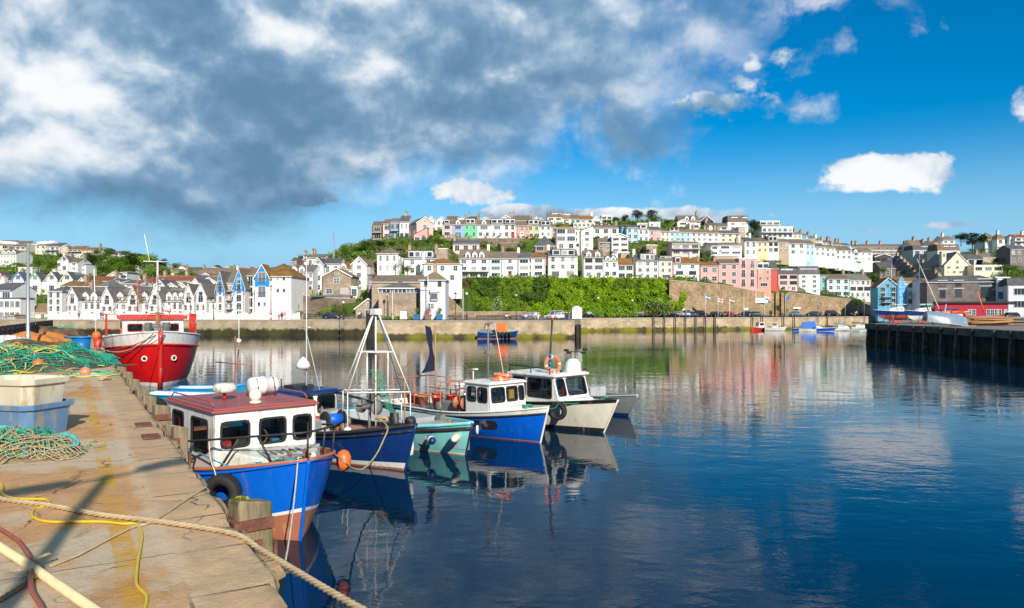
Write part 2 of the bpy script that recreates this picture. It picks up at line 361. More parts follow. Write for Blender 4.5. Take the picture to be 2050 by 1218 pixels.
for g, amp in [((130,170,200,130),1.15),((100,300,260,70),.6),((740,60,190,120),.95),((1150,120,330,170),.2),((1500,60,200,110),.42),((1200,250,200,60),.3),((900,350,180,50),.3),((1400,390,900,40),.7),((1810,350,140,60),.8),((1820,458,140,30),.6),((500,40,260,80),.3),((2050,250,60,90),.5),
               ((480,170,220,110),-.32),((300,400,320,70),-.5),((0,440,260,50),-.35),((480,470,120,60),-.5),((920,190,130,110),-.3),((1000,270,160,60),-.2),((620,250,150,60),-.2),((1920,375,70,40),-.5)]:
    br = M_('MULTIPLY_ADD', glow(*g), amp, br)
brs = sstep(br, -.38, 1.38)
cr = _n(nt, 'ShaderNodeValToRGB'); L(brs, cr.inputs[0]); e = cr.color_ramp.elements
e[0].position = 0; e[0].color = (.12,.24,.38,1); e[1].position = 1; e[1].color = (.88,.89,.91,1)
for p, c in ((.3,(.20,.34,.50,1)),(.55,(.36,.49,.63,1)),(.8,(.64,.72,.80,1))):
    q = e.new(p); q.color = c
up_ = M_('MAXIMUM', sstep(el, .55, .85), sstep(M_('MULTIPLY', sp.outputs[1], -1.0), .1, .6)); mask = M_('MAXIMUM', mask, M_('MULTIPLY', up_, .75))  # grey cloud added overhead and behind the camera to neutralise the shadow fill
bg2 = _n(nt, 'ShaderNodeBackground'); L(cr.outputs[0], bg2.inputs[0]); bg2.inputs[1].default_value = 1.0
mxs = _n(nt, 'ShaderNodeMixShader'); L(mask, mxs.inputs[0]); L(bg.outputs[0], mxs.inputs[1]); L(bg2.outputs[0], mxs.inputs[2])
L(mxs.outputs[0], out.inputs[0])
wd.cycles.sampling_method = 'MANUAL'; wd.cycles.sample_map_resolution = 1024
SC.view_settings.view_transform = 'Standard'; SC.view_settings.look = 'None'; SC.view_settings.exposure = .12; SC.view_settings.gamma = 1
SC.cycles.max_bounces = 6; SC.cycles.transparent_max_bounces = 12; SC.cycles.caustics_reflective = False; SC.cycles.caustics_refractive = False
# ------------------------------------------------------------ water
def watermat():
    m = bpy.data.materials.new('harbour_water'); m.use_nodes = True; nt = m.node_tree; L = nt.links.new
    b = nt.nodes['Principled BSDF']; b.inputs['Base Color'].default_value = (.0005,.017,.042,1); b.inputs['Roughness'].default_value = .015; b.inputs['IOR'].default_value = 1.333
    g = _n(nt, 'ShaderNodeNewGeometry')
    def nz(scale, st, det=3, rough=.5):
        mp = _n(nt, 'ShaderNodeMapping'); mp.inputs['Scale'].default_value = st; mp.inputs['Rotation'].default_value = (0,0,.35); L(g.outputs['Position'], mp.inputs[0])
        n = _n(nt, 'ShaderNodeTexNoise'); n.inputs['Scale'].default_value = scale; n.inputs['Detail'].default_value = det; n.inputs['Roughness'].default_value = rough; n.inputs['Distortion'].default_value = .6
        L(mp.outputs[0], n.inputs['Vector']); return n.outputs[0]
    patch = _n(nt, 'ShaderNodeMapRange'); patch.inputs[1].default_value = .35; patch.inputs[2].default_value = .65; patch.inputs[3].default_value = .15; patch.inputs[4].default_value = 1.0
    L(nz(.045, (1,1,1), 3), patch.inputs[0])
    big = nz(.35, (1,1.6,1), 2); sm = nz(2.2, (1,1.5,1), 3, .55)
    s = _n(nt, 'ShaderNodeMath', operation='MULTIPLY'); L(sm, s.inputs[0]); L(patch.outputs[0], s.inputs[1])
    b1 = _n(nt, 'ShaderNodeBump'); b1.inputs['Strength'].default_value = 1; b1.inputs['Distance'].default_value = .0075; L(s.outputs[0], b1.inputs['Height'])
    b2 = _n(nt, 'ShaderNodeBump'); b2.inputs['Strength'].default_value = 1; b2.inputs['Distance'].default_value = .02; L(big, b2.inputs['Height']); L(b1.outputs[0], b2.inputs['Normal'])
    L(b2.outputs[0], b.inputs['Normal']); return m
w = MB(); w.quad((-3000,-200,0),(3000,-200,0),(3000,3500,0),(-3000,3500,0))
struct(w.build('water', watermat()))
# ------------------------------------------------------------ far land
TP = {
-500:[(158,3.35),(176,3.5),(182,5.5),(205,10),(230,15),(262,21),(300,29),(340,33),(420,30)],
0:[(158,3.35),(176,3.5),(182,5.5),(205,10),(230,15),(262,21),(300,28.5),(340,31),(420,28)],
150:[(158,3.35),(176,3.5),(182,5),(205,9.6),(230,15.5),(262,20),(300,27),(340,29),(420,26)],
300:[(158,3.35),(178,3.5),(184,5),(212,9),(235,13),(262,17.5),(310,24),(350,25),(450,22)],
400:[(157,3.35),(180,3.5),(186,5),(215,9),(250,12),(290,16),(370,21),(450,27),(600,22)],
560:[(156,3.35),(176,3.4),(182,6),(205,9),(240,12),(290,15),(370,20),(450,26),(600,24)],
620:[(156,3.35),(168,3.4),(170,8.2),(190,9.5),(205,13),(235,18),(260,21),(300,22),(400,20)],
700:[(156,3.35),(160,3.4),(166,7),(185,10),(200,14),(232,23),(255,27),(290,29),(380,26)],
741:[(156,3.35),(160,3.4),(166,7),(185,12),(203,16),(235,25),(255,29),(290,31),(380,28)],
742:[(143,3.35),(158,3.5),(168,6.5),(185,12.5),(205,17),(236,26),(255,29),(290,31),(380,28)],
850:[(143,3.35),(157,3.5),(165,6),(190,14),(210,18),(238,28),(260,33),(295,37),(380,34)],
895:[(143,3.35),(170,3.5),(185,7),(200,14),(215,18),(239,28.5),(260,34),(295,38),(380,34)],
950:[(143,3.35),(196,3.5),(206,13.5),(224,15.5),(232,21),(240,28.8),(262,34),(295,38),(380,34)],
1157:[(143,3.35),(198,3.5),(206,14),(224,16),(230,22),(241,28.5),(262,35),(290,40),(380,36)],
1158:[(185,3.35),(198,3.5),(206,14),(224,16),(230,22),(241,28.5),(262,35),(290,40),(380,36)],
1380:[(195,3.35),(204,3.5),(210,13.6),(228,16),(238,23),(248,28),(272,37),(300,41),(380,38)],
1500:[(203,3.35),(222,3.5),(225,12.2),(246,14),(252,22),(258,25.5),(280,34),(305,38),(380,34)],
1600:[(208,3.35),(228,3.5),(231,11),(252,13),(258,19.5),(265,25),(290,31),(320,32),(400,30)],
1700:[(224,3.35),(240,3.5),(243,9),(262,12),(272,18),(282,24.5),(310,27),(350,29.5),(420,29)],
1788:[(232,3.35),(250,3.5),(255,6),(275,10),(290,14.5),(310,20),(335,26.5),(370,30),(450,32)],
1810:[(180,3.3),(245,3.5),(252,6),(272,11),(290,15),(310,20),(335,27),(370,31),(450,33)],
1900:[(150,3.3),(225,3.5),(240,5),(260,16),(280,18),(300,22),(328,29.5),(370,33),(450,35)],
2050:[(150,3.3),(225,3.5),(235,6),(255,17),(275,20),(300,25),(330,31),(370,35),(450,36)],
2600:[(150,3.3),(225,3.5),(235,6),(255,17),(275,20),(300,25),(330,31),(370,35),(450,36)]}
TK = sorted(TP)
def prof(px):
    px = max(TK[0], min(TK[-1], px))
    for a, b in zip(TK, TK[1:]):
        if a <= px <= b:
            t = (px-a)/(b-a); return [(p[0]+(q[0]-p[0])*t, p[1]+(q[1]-p[1])*t) for p, q in zip(TP[a], TP[b])]
def ground(px, D):
    P = prof(px)
    if D <= P[0][0]: return P[0][1]
    for (d0, z0), (d1, z1) in zip(P, P[1:]):
        if D <= d1: return z0+(z1-z0)*(D-d0)/(d1-d0)
    return P[-1][1]
gm = bpy.data.materials.new('hillside_ground'); gm.use_nodes = True
def _gm():
    nt = gm.node_tree; L = nt.links.new; b = nt.nodes['Principled BSDF']; b.inputs['Roughness'].default_value = .95; b.inputs['Specular IOR Level'].default_value = .1
    g = _n(nt, 'ShaderNodeNewGeometry'); n = _n(nt, 'ShaderNodeTexNoise'); n.inputs['Scale'].default_value = .12; n.inputs['Detail'].default_value = 10; n.inputs['Roughness'].default_value = .7
    L(g.outputs['Position'], n.inputs['Vector']); r = _n(nt, 'ShaderNodeValToRGB'); L(n.outputs[0], r.inputs[0]); e = r.color_ramp.elements
    e[0].position = .35; e[0].color = (.035,.06,.012,1); e[1].position = .7; e[1].color = (.16,.13,.07,1)
    q = e.new(.5); q.color = (.08,.13,.02,1)
    sp = _n(nt, 'ShaderNodeSeparateXYZ'); L(g.outputs['Position'], sp.inputs[0]); mr = _n(nt, 'ShaderNodeMapRange'); mr.inputs[1].default_value = 3.7; mr.inputs[2].default_value = 4.2; L(sp.outputs[2], mr.inputs[0])
    m = _n(nt, 'ShaderNodeMix', data_type='RGBA'); L(mr.outputs[0], m.inputs[0]); m.inputs[6].default_value = (.22,.19,.15,1); L(r.outputs[0], m.inputs[7]); L(m.outputs[2], b.inputs['Base Color'])
_gm()
def land():
    pxs = []; 
    for a, b in zip(TK, TK[1:]):
        n = max(1, int((b-a)/18)); pxs += [a+(b-a)*i/n for i in range(n)]
    pxs.append(TK[-1]); ts = [i/6 for i in range(6)]
    vs = []; nr = None
    for px in pxs:
        P = prof(px); row = [(P[0][0], -3)]
        for k, ((d0, z0), (d1, z1)) in enumerate(zip(P, P[1:])):
            for t in ts:
                D = d0+(d1-d0)*t; z = z0+(z1-z0)*t
                if k >= 2: z += (mnoise.noise(Vector((XD(px, D)*.06, D*.06, 0))))*.8
                row.append((D, z))
        row.append((P[-1][0], P[-1][1])); row.append((900, 10)); row.append((2500, -5))
        nr = len(row); vs += [(XD(px, D), D, z) for D, z in row]
    fs = [[i*nr+j, (i+1)*nr+j, (i+1)*nr+j+1, i*nr+j+1] for i in range(len(pxs)-1) for j in range(nr-1)]
    mb = MB(); mb.add(vs, fs); struct(mb.build('hillside', gm))
land()
# ---- harbour walls
wallst = stone('harbour_stone', (.55,.43,.29), (.42,.33,.22), (.28,.21,.14), 1, 1.1, .42, wet=(.07,.055,.03), z1=.75, weed=(.20,.19,.02))
wallst2 = stone('harbour_concrete', (.38,.32,.22), (.34,.285,.20), (.25,.2,.13), 1, 3.5, 1.6, wet=(.03,.028,.015), z1=1.3, weed=(.065,.06,.02))
cope = mat('coping_stone', (.42,.37,.30), .85, .2, .8, dirt=.2, bump=.3, bscale=5)
def seawall(name, label, pts, z1, m, thick=1.2, cop=.25, cat='harbour wall', parapet=0):
    t = thing(name, label, cat, (0,0,0)); mb = MB(); cb = MB()
    for (a, b) in zip(pts, pts[1:]):
        a = Vector((*a, 0)); b = Vector((*b, 0)); d = (b-a).normalized(); n = Vector((-d.y, d.x, 0))
        if n.y < 0 and abs(n.y) > .3: n = -n
        o = n*thick
        mb.hexa([a+Vector((0,0,-3)), b+Vector((0,0,-3)), b+o+Vector((0,0,-3)), a+o+Vector((0,0,-3))], [a-o*.0+Vector((0,0,z1)), b+Vector((0,0,z1)), b+o+Vector((0,0,z1)), a+o+Vector((0,0,z1))])
        a2 = a-n*.12; b2 = b-n*.12
        cb.hexa([a2+Vector((0,0,z1+.002)), b2+Vector((0,0,z1+.002)), b2+o*1.1+Vector((0,0,z1+.002)), a2+o*1.1+Vector((0,0,z1+.002))], [a2+Vector((0,0,z1+cop)), b2+Vector((0,0,z1+cop)), b2+o*1.1+Vector((0,0,z1+cop)), a2+o*1.1+Vector((0,0,z1+cop))])
    mb.build('wall_face', m, t); cb.build('coping', cope, t); return t
def shore(a, b, step=30): 
    n = max(1, int((b-a)/step)); return [(XD(a+(b-a)*i/n, prof(a+(b-a)*i/n)[0][0]-.3), prof(a+(b-a)*i/n)[0][0]-.3) for i in range(n+1)]
seawall('harbour_wall', 'long weathered grey concrete harbour wall with dark weed below the white marina flats', shore(-500, 735), 3.15, wallst2)
seawall('harbour_wall', 'pale stone harbour wall with green weed below the ivy bank', shore(752, 1150), 3.15, wallst)
seawall('harbour_wall', 'stone car park quay wall lined with timber piles on the right', shore(1162, 1786), 3.15, wallst)
tim = mat('dark_wet_timber', (.035,.028,.02), .8, .4, 3, bump=.5, bscale=8)
t = thing('timber_fendering', 'tall black timber cladding at the corner of the harbour wall below the stone hut', 'timber fendering', (XD(743.5,144), 144, 0))
mb = MB(); mb.box((0,3,1), (1.55,9,7.2)); mb.build('core', tim, t)
for i in range(4): MB().box((-.6+.4*i,-1.65,1.1), (.28,.25,7.4)).build('cladding_board', tim, t)
t = thing('timber_fendering', 'black timber ladder bay in the harbour wall below the white kiosk', 'timber fendering', (XD(1158,143), 143, 0))
MB().box((0,2,-.2), (1.0,5,5.6)).build('core', tim, t)
for i in range(2): MB().box((-.35+.7*i,-.65,.2), (.2,.25,4.6)).build('cladding_board', tim, t)
# roads and aprons
asp = mat('asphalt', (.06,.06,.062), .9, .2, .5)
mb = MB()
for a in range(1162, 1780, 40):
    b = min(a+40, 1780); f = lambda p, k, z: (XD(p, k), k, z)
    d0, d1 = prof(a)[0][0]+2.5, prof(a)[1][0]-.5; e0, e1 = prof(b)[0][0]+2.5, prof(b)[1][0]-.5
    mb.quad(f(a,d0,3.56), f(b,e0,3.56), f(b,e1,3.56), f(a,d1,3.56))
struct(mb.build('road', asp))
pav = mat('pavement_paving', (.30,.27,.23), .9, .15, .7)
mb = MB(); 
for a, b in ((752,850),(850,950),(950,1050),(1050,1150)):
    mb.quad((XD(a,144),144,3.53),(XD(b,144),144,3.53),(XD(b,157),157,3.53),(XD(a,157),157,3.53))
struct(mb.build('pavement', pav))
# retaining walls on the hill
rub = stone('rubble_stone', (.46,.33,.19), (.28,.2,.12), (.19,.14,.09), 1, .55, .28)
rub2 = stone('brown_rubble', (.27,.21,.15), (.19,.15,.12), (.13,.11,.09), 1, .7, .3)
def rwall(name, label, pts, m, thick=.8, cat='retaining wall', group=None):
    """pts: (px, D, py_bottom, py_top)"""
    t = thing(name, label, cat, (0,0,0), 0, group); mb = MB(); cb = MB()
    if pts[0][0] >= 1300: pts = [(p, prof(p)[1][0]-.7, a, b) for p, d, a, b in pts]
    for (p, q) in zip(pts, pts[1:]):
        a0 = W(p[0], p[2], p[1]); a1 = W(p[0], p[3], p[1]); b0 = W(q[0], q[2], q[1]); b1 = W(q[0], q[3], q[1]); o = Vector((0, thick, 0))
        mb.hexa([a0, b0, b0+o, a0+o], [a1, b1, b1+o, a1+o])
        u = Vector((0, -.1, .003)); v = Vector((0, -.1, .2)); o2 = o+Vector((0, .1, 0))
        cb.hexa([a1+u, b1+u, b1+u+o2, a1+u+o2], [a1+v, b1+v, b1+v+o2, a1+v+o2])
    mb.build('wall_face', m, t); cb.build('coping', cope, t); return t
rwall('retaining_wall', 'tall brown stone wall below the pink and white houses, right of the ivy', [(1340,204,633,562),(1400,209,633,567),(1450,214,633,572),(1510,222,632,583),(1545,225.5,632,588)], rub)
rwall('retaining_wall', 'brown stone wall stepping down behind the parked cars on the right', [(1578,227,632,586),(1620,230,632,591),(1660,234,631,596),(1700,239,630,600),(1748,246,630,607)], rub)
t = thing('buttress_wall', 'section of stone wall with three deep dark recesses between buttresses', 'retaining wall', (0,0,0)); mb = MB()
xs = [1545,1549,1554,1561,1567,1573,1578]
for a, b, dd in ((1545,1549.5,0),(1549.5,1553,3),(1553,1560,0),(1560,1564,3),(1564,1570,0),(1570,1574,3),(1574,1578,0)):
    D = prof(1560)[1][0]-1.2+dd*.5; z1 = W(0, 587, 225).z
    mb.box(((XD(a,D)+XD(b,D))/2, D+1, (z1+2)/2), (XD(b,D)-XD(a,D)-.01, 2, z1-2-.01*dd))
mb.build('wall_face', rub, t)
rwall('retaining_wall', 'rubble stone garden wall under the pastel terrace at the top of the hill', [(880,237,500,477),(940,237,502,478),(1000,237,503,478),(1050,237,503,478)], rub2)
rwall('retaining_wall', 'low rubble wall half covered by creeper above the white inn', [(1000,236,503,488),(1052,236,503,486)], rub2)
rwall('retaining_wall', 'ivy hung quay side wall below the grey stone house', [(572,168,636,586),(620,168,636,594),(668,166,636,598),(712,166,636,600)], rub2)
rwall('retaining_wall', 'stone terrace wall between the white gabled flats and the grey stone house', [(572,173,600,588),(598,173,600,585),(625,173,600,582)], rub)
rwall('retaining_wall', 'brown stone wall beside the steps right of the grey harbour office', [(893,160,630,590),(905,160,630,600),(915,160,632,612),(925,160,633,622)], rub)
rwall('boundary_wall', 'low stone wall behind the quay benches', [(893,158,636,626),(960,158,636,626),(1055,158,636,626)], rub, cat='boundary wall')
# ------------------------------------------------------------ houses
REG = {1:(0,440,.21345),2:(380,480,.19512),3:(660,400,.21345),4:(1040,400,.21345),5:(1400,400,.22989),6:(1690,440,.24624),0:(0,0,1),7:(0,500,.12314),8:(190,470,.17241),9:(1740,560,.15122)}
WC = {'white':(.80,.79,.76),'offwhite':(.74,.72,.66),'cream':(.74,.66,.50),'pale':(.70,.72,.74),'grey':(.46,.48,.50),'lgrey':(.62,.63,.65),'pink':(.80,.40,.37),'rose':(.82,.50,.46),'salmon':(.78,.34,.26),'red':(.50,.09,.07),'lpink':(.80,.58,.52),
'blue':(.10,.36,.62),'lblue':(.42,.62,.75),'sky':(.22,.45,.66),'perw':(.30,.42,.74),'green':(.14,.62,.32),'mint':(.45,.68,.60),'teal':(.20,.52,.45),'aqua':(.58,.74,.76),'olive':(.52,.54,.28),'yellow':(.78,.68,.35),'purple':(.45,.36,.62),'tan':(.44,.35,.24),'brown':(.25,.15,.11),'brick':(.36,.15,.09),'dark':(.06,.06,.06),'turq':(.12,.42,.60)}
def wmat(c):
    if c == 'stone': return stone('house_stone', (.44,.34,.25), (.33,.26,.19), (.46,.38,.3), 1, .6, .28)
    if c == 'gstone': return stone('grey_house_stone', (.23,.20,.18), (.17,.15,.14), (.25,.23,.21), 1, .6, .28)
    return mat('render_'+c, WC[c], .8, .07, .5, dirt=.16, dirtcol=tuple(x*.75 for x in WC[c]), dscale=.7, rnd=.05)
RC = {'slate':((.12,.12,.13),.15),'brown':((.21,.16,.125),.35),'rust':((.22,.11,.05),.7),'red':((.26,.09,.05),.35),'grey':((.18,.17,.15),.35),'tan':((.22,.17,.11),.5),'orange':((.30,.14,.04),.7)}
def rmat(c): return roofmat('roof_'+c, *RC[c])
WM = {}
def window_mesh(w, h, st):
    w = round(w*5)/5 or .2; h = round(h*5)/5 or .2; k = (w, h, st)
    if k in WM: return WM[k]
    mb = MB(); t = .09; fd = 1 if st in 'dx' else 0
    mb.quad((-w/2,-.012,0),(w/2,-.012,0),(w/2,-.012,h),(-w/2,-.012,h), 2)
    for c, d in (((-w/2,-.04,h/2),(t,.08,h+t)),((w/2,-.04,h/2),(t,.08,h+t)),((0,-.04,h+.001),(w-t,.078,t)),((0,-.05,0),(w+.2,.14,t*.9))): mb.box(c, d, fd)
    nv = {'s':1,'w':2,'d':1,'f':1,'x':3,'p':0}.get(st[0], 1)
    if w > 1.9: nv = max(nv, 2)
    for i in range(nv): mb.box((-w/2+w*(i+1)/(nv+1),-.03,h/2), (.05,.045,h-t), fd)
    if st[0] in 'sdx': mb.box((0,-.03,h*.52), (w-t,.05,.05), fd)
    if st[0] == 'f':   # balconette railing
        mb.box((0,-.3,.9), (w+.2,.04,.05), 1); mb.box((0,-.3,.1), (w+.2,.04,.04), 1)
        n = int(w/.18)+1
        for i in range(n+1): mb.box((-w/2-.1+(w+.2)*i/n,-.3,.5), (.02,.02,.8), 1)
        for sx in (-1,1): mb.box((sx*(w/2+.1),-.17,.9), (.03,.26,.04), 1)
    WM[k] = mb.mesh('window', [FRM, FRD, GL]); return WM[k]
def door_mesh(c):
    k = ('door', c)
    if k not in WM:
        mb = MB(); mb.box((0,-.03,1.0), (.95,.06,2.0)); mb.box((0,-.05,2.06), (1.15,.12,.12), 1); mb.box((-.53,-.05,1.0), (.1,.1,2.0), 1); mb.box((.53,-.05,1.0), (.1,.1,2.0), 1); mb.box((.33,-.08,1.0), (.06,.05,.12), 2)
        mb.box((0,-.065,1.5), (.5,.02,.5), 3)
        dc = mat('door_'+c, {'dark':(.05,.05,.06),'green':(.03,.2,.09),'red':(.4,.02,.02),'blue':(.03,.1,.4),'white':(.7,.7,.68),'wood':(.2,.09,.03),'pink':(.6,.25,.25)}[c], .4, .1)
        WM[k] = mb.mesh('door', [dc, FRM, steel, GL])
    return WM[k]
HN = [0]
def house(R, x0, x1, yb, ye, yr, D, kind, wall, roof, rows, label, dep=8, yaw=0, win='s', dorm=None, chim=(), door=None, name='house', cat='house', group=None, side=None, trim=None, ww=None, wh=None, bands=None, nofront=False, balc=None, gbay=None):
    ox, oy, s = REG[R]; a, b = ox+x0*s, ox+x1*s; pb, pe, pr = oy+yb*s, oy+ye*s, oy+yr*s
    HN[0] += 1
    D = D+.013*(HN[0] % 7)
    w = (b-a)/F*D/cos(radians(yaw)); base = W((a+b)/2, pb, D); he = W(0, pe, D).z-base.z; hr = W(0, pr, D+(0 if kind in 'g' else dep/2)).z-base.z
    hr = max(hr, he+.02)
    t = thing(name, label, cat, base, radians(yaw), group); rr = random.Random(HN[0]); fw_ = rr.uniform(.85,1.18); fv_ = rr.uniform(.9,1.12)
    if kind == 's' and not chim and w > 4 and rr.random() < .6: chim = (rr.choice((.04,.96)),)
    wm = wmat(wall); rm = rmat(roof) if roof else None; mb = MB(); x = w/2; dz = -4
    mb.box((0, dep/2, (he+dz)/2), (w, dep, he-dz))
    ov = .3; rb = MB(); th = .16
    def slab(p):  # p: 4 points of the upper surface (ccw from above)
        P = [Vector(q) for q in p]; n = (P[1]-P[0]).cross(P[2]-P[0]).normalized()
        rb.hexa([q-n*th+n*.05 for q in P], [q+n*.05 for q in P])
    if kind == 's' or kind == 'd':
        mb.add([(-x,0,he),(-x,dep,he),(-x,dep/2,hr),(x,0,he),(x,dep,he),(x,dep/2,hr)], [[0,2,1],[3,4,5],[0,3,5,2],[1,2,5,4]])
        sl = (hr-he)/(dep/2); slab([(-x-.06,-ov,he-ov*sl),(x+.06,-ov,he-ov*sl),(x+.06,dep/2,hr),(-x-.06,dep/2,hr)]); slab([(x+.06,dep+ov,he-ov*sl),(-x-.06,dep+ov,he-ov*sl),(-x-.06,dep/2,hr),(x+.06,dep/2,hr)])
        rb.box((0,-ov-.03,he-ov*sl-.02), (w,.1,.12), 1)   # gutter
    elif kind == 'g':
        mb.add([(-x,0,he),(x,0,he),(0,0,hr),(-x,dep,he),(x,dep,he),(0,dep,hr)], [[0,1,2],[3,5,4],[0,2,5,3],[1,4,5,2]])
        sl = (hr-he)/x; slab([(-x-ov,-ov,he-ov*sl),(0,-ov,hr),(0,dep,hr),(-x-ov,dep,he-ov*sl)]); slab([(x+ov,dep,he-ov*sl),(0,dep,hr),(0,-ov,hr),(x+ov,-ov,he-ov*sl)])
        # barge boards
        for sx in (-1, 1):
            bb = [Vector((sx*(x+ov),-ov-.04,he-ov*sl-.12)), Vector((0,-ov-.04,hr-.12))]
            rb.hexa([bb[0]-Vector((0,0,.16)), bb[1]-Vector((0,0,.16)), bb[1]+Vector((0,.05,-.16)), bb[0]+Vector((0,.05,-.16))], [bb[0]+Vector((0,0,.12)), bb[1]+Vector((0,0,.12)), bb[1]+Vector((0,.05,.12)), bb[0]+Vector((0,.05,.12))], 1)
    elif kind == 'h':
        k = min(x*.95, dep/2); sl = (hr-he)/(dep/2); e = he-ov*sl
        A, B, C_, D_ = (-x-ov,-ov,e), (x+ov,-ov,e), (x+ov,dep+ov,e), (-x-ov,dep+ov,e); r0, r1 = (-x+k,dep/2,hr), (x-k,dep/2,hr)
        rb.add([A,B,C_,D_,r0,r1], [[0,1,5,4],[1,2,5],[2,3,4,5],[3,0,4],[0,3,2,1]])
        rb.box((0,-ov-.04,e), (w+2*ov,.1,.14), 1)
    elif kind == 'm':   # mansard: steep front slope then flat top
        ind = .9; tp = hr
        rb.hexa([(-x-.05,-.15,he),(x+.05,-.15,he),(x+.05,dep+.1,he),(-x-.05,dep+.1,he)], [(-x+.1,ind,tp),(x-.1,ind,tp),(x-.1,dep-ind,tp),(-x+.1,dep-ind,tp)])
    elif kind == 'f':
        rb.box((0,dep/2,he+.1), (w+.3,dep+.3,.22), 1 if roof is None else 0)
        rb.box((0,dep/2,he+.24), (w-.4,dep-.4,.08), 0)
    elif kind == 'o':   # mono pitch rising to the right
        rb.hexa([(-x-.1,-.2,he),(x+.1,-.2,hr),(x+.1,dep+.1,hr),(-x-.1,dep+.1,he)], [(-x-.1,-.2,he+.16),(x+.1,-.2,hr+.16),(x+.1,dep+.1,hr+.16),(-x-.1,dep+.1,he+.16)])
        mb.add([(-x,0,he),(x,0,he),(x,0,hr),(x,dep,he),(x,dep,hr),(-x,dep,he)], [[0,1,2],[1,3,4,2],[0,2,4,5]])
    mb.build('wall', [wm], t)
    if kind != 'f' or roof or True: ro = rb.build('roof', [rm or white, white], t)
    # string course / plinth trim
    if bands:
        for fz, c in bands: MB().box((0,-.05,he*fz), (w,.1,.25)).build('trim_band', wmat(c), t)
    if trim:
        for sx in (-1, 1): MB().box((sx*(x-.15),-.03,he/2), (.3,.06,he)).build('corner_trim', wmat(trim), t)
    if not nofront and name == 'house' and he > 4.5 and D < 290:
        sx = rr.choice((-1,1)); MB().box((sx*(x-.18),-.07,he/2), (.1,.12,he)).build('drainpipe', rr.choice((dkmetal,wmat('lgrey'))), t)
    # windows
    if rows and not nofront:
        n = len(rows); fh = he/n
        for fi, c in enumerate(rows):
            zf = he-fh*(fi+1)
            st = win; cc = c
            if isinstance(c, str): st = c[0]; cc = int(c[1:])
            for k in range(cc):
                gw = ww or min(1.15 if st not in 'wx' else 2.2, w/cc*(.42 if st not in 'wx' else .7)); gh = wh or min(1.7 if st != 'f' else 2.1, fh*(.55 if st != 'f' else .75))
                if st == 'p': gh = min(fh*.5, 1.0)
                gw *= fw_; gh *= fv_; z = zf+(fh-gh)*(.55 if st != 'f' else .3)
                xx = -x+w*(k+.5)/cc
                if door and fi == n-1 and k == door[1]:
                    link('door', door_mesh(door[0]), t, (xx, 0, 0)); continue
                link('window', window_mesh(gw, gh, st), t, (xx, 0, z))
    if kind == 'g' and (hr-he) > 1.6: link('window', window_mesh(.7 if x < 4 else 1.0, min(1.3, (hr-he)*.35), 'f' if win == 'f' else 's'), t, (0, 0, he+(hr-he)*.12 if win != 'f' else he-.3))
    if side:   # (side sign, rows, cols)
        sg, nr_, nc_ = side; fh = he/nr_
        for i in range(nr_):
            for j in range(nc_):
                link('window', window_mesh(.9, min(1.4, fh*.5), 's'), t, (sg*x, dep*(j+.5)/nc_, fh*i+fh*.35), 0, sg*pi/2)
    # dormers
    if dorm:
        typ, n = dorm[0], dorm[1:]
        sl = (hr-he)/(dep/2)
        if typ == 'b':   # wide box dormer(s): list of (u0,u1)
            for (u0, u1) in n:
                bw = (u1-u0)*w; cx = -x+(u0+u1)/2*w; bh = min(1.9, (hr-he)*.85); y0 = .5
                m2 = MB(); m2.box((cx, y0+dep*.25, he+bh/2+.15), (bw, dep*.5, bh)); m2.box((cx, y0+dep*.25-.1, he+bh+.19), (bw+.3, dep*.5+.3, .12), 1)
                dm = m2.build('dormer', [white if roof != 'slate' else wmat('lgrey'), rmat('grey')], ro)
                nw = max(1, round(bw/1.6))
                for k in range(nw): link('window', window_mesh(bw/nw*.8, bh*.62, 'p'), ro, (cx-bw/2+bw*(k+.5)/nw, y0, he+.45))
        else:            # gabled dormers
            for u in n:
                cx = -x+u*w; bw = 1.5; bh = min(1.5, (hr-he)*.5); y0 = .25
                m2 = MB(); yy = y0+2.6
                m2.box((cx, (y0+yy)/2, he+bh/2-.1), (bw, yy-y0, bh)); zt = he+bh-.1
                m2.add([(cx-bw/2,y0,zt),(cx+bw/2,y0,zt),(cx,y0,zt+.75)], [[0,1,2]])
                for sx in (-1,1):
                    p0 = Vector((cx+sx*(bw/2+.15), y0-.15, zt-.1)); p1 = Vector((cx, y0-.15, zt+.85)); q = Vector((0, yy-y0+.1, 0)); u_ = Vector((0,0,.1))
                    m2.hexa([p0, p1, p1+q, p0+q], [p0+u_, p1+u_, p1+q+u_, p0+q+u_], 1)
                m2.build('dormer', [white, rm], ro); link('window', window_mesh(.8, bh*.72, 's'), ro, (cx, y0, he+.1))
    for c in chim:
        cx = -x+c*w; m2 = MB(); m2.box((cx, dep/2+.1, hr+.2), (.75, 1.3, 2.4)); m2.box((cx, dep/2+.1, hr+1.35), (.9, 1.45, .14))
        for k in (-.35, 0, .35): m2.lathe([(.11,hr+1.4),(.13,hr+1.5),(.1,hr+1.85)], (cx, dep/2+.1+k, 0), 6, 1)
        m2.build('chimney', [wmat('white') if wall == 'white' and HN[0] % 3 else wmat('stone'), mat('chimney_pot', (.35,.15,.08), .8)], ro)
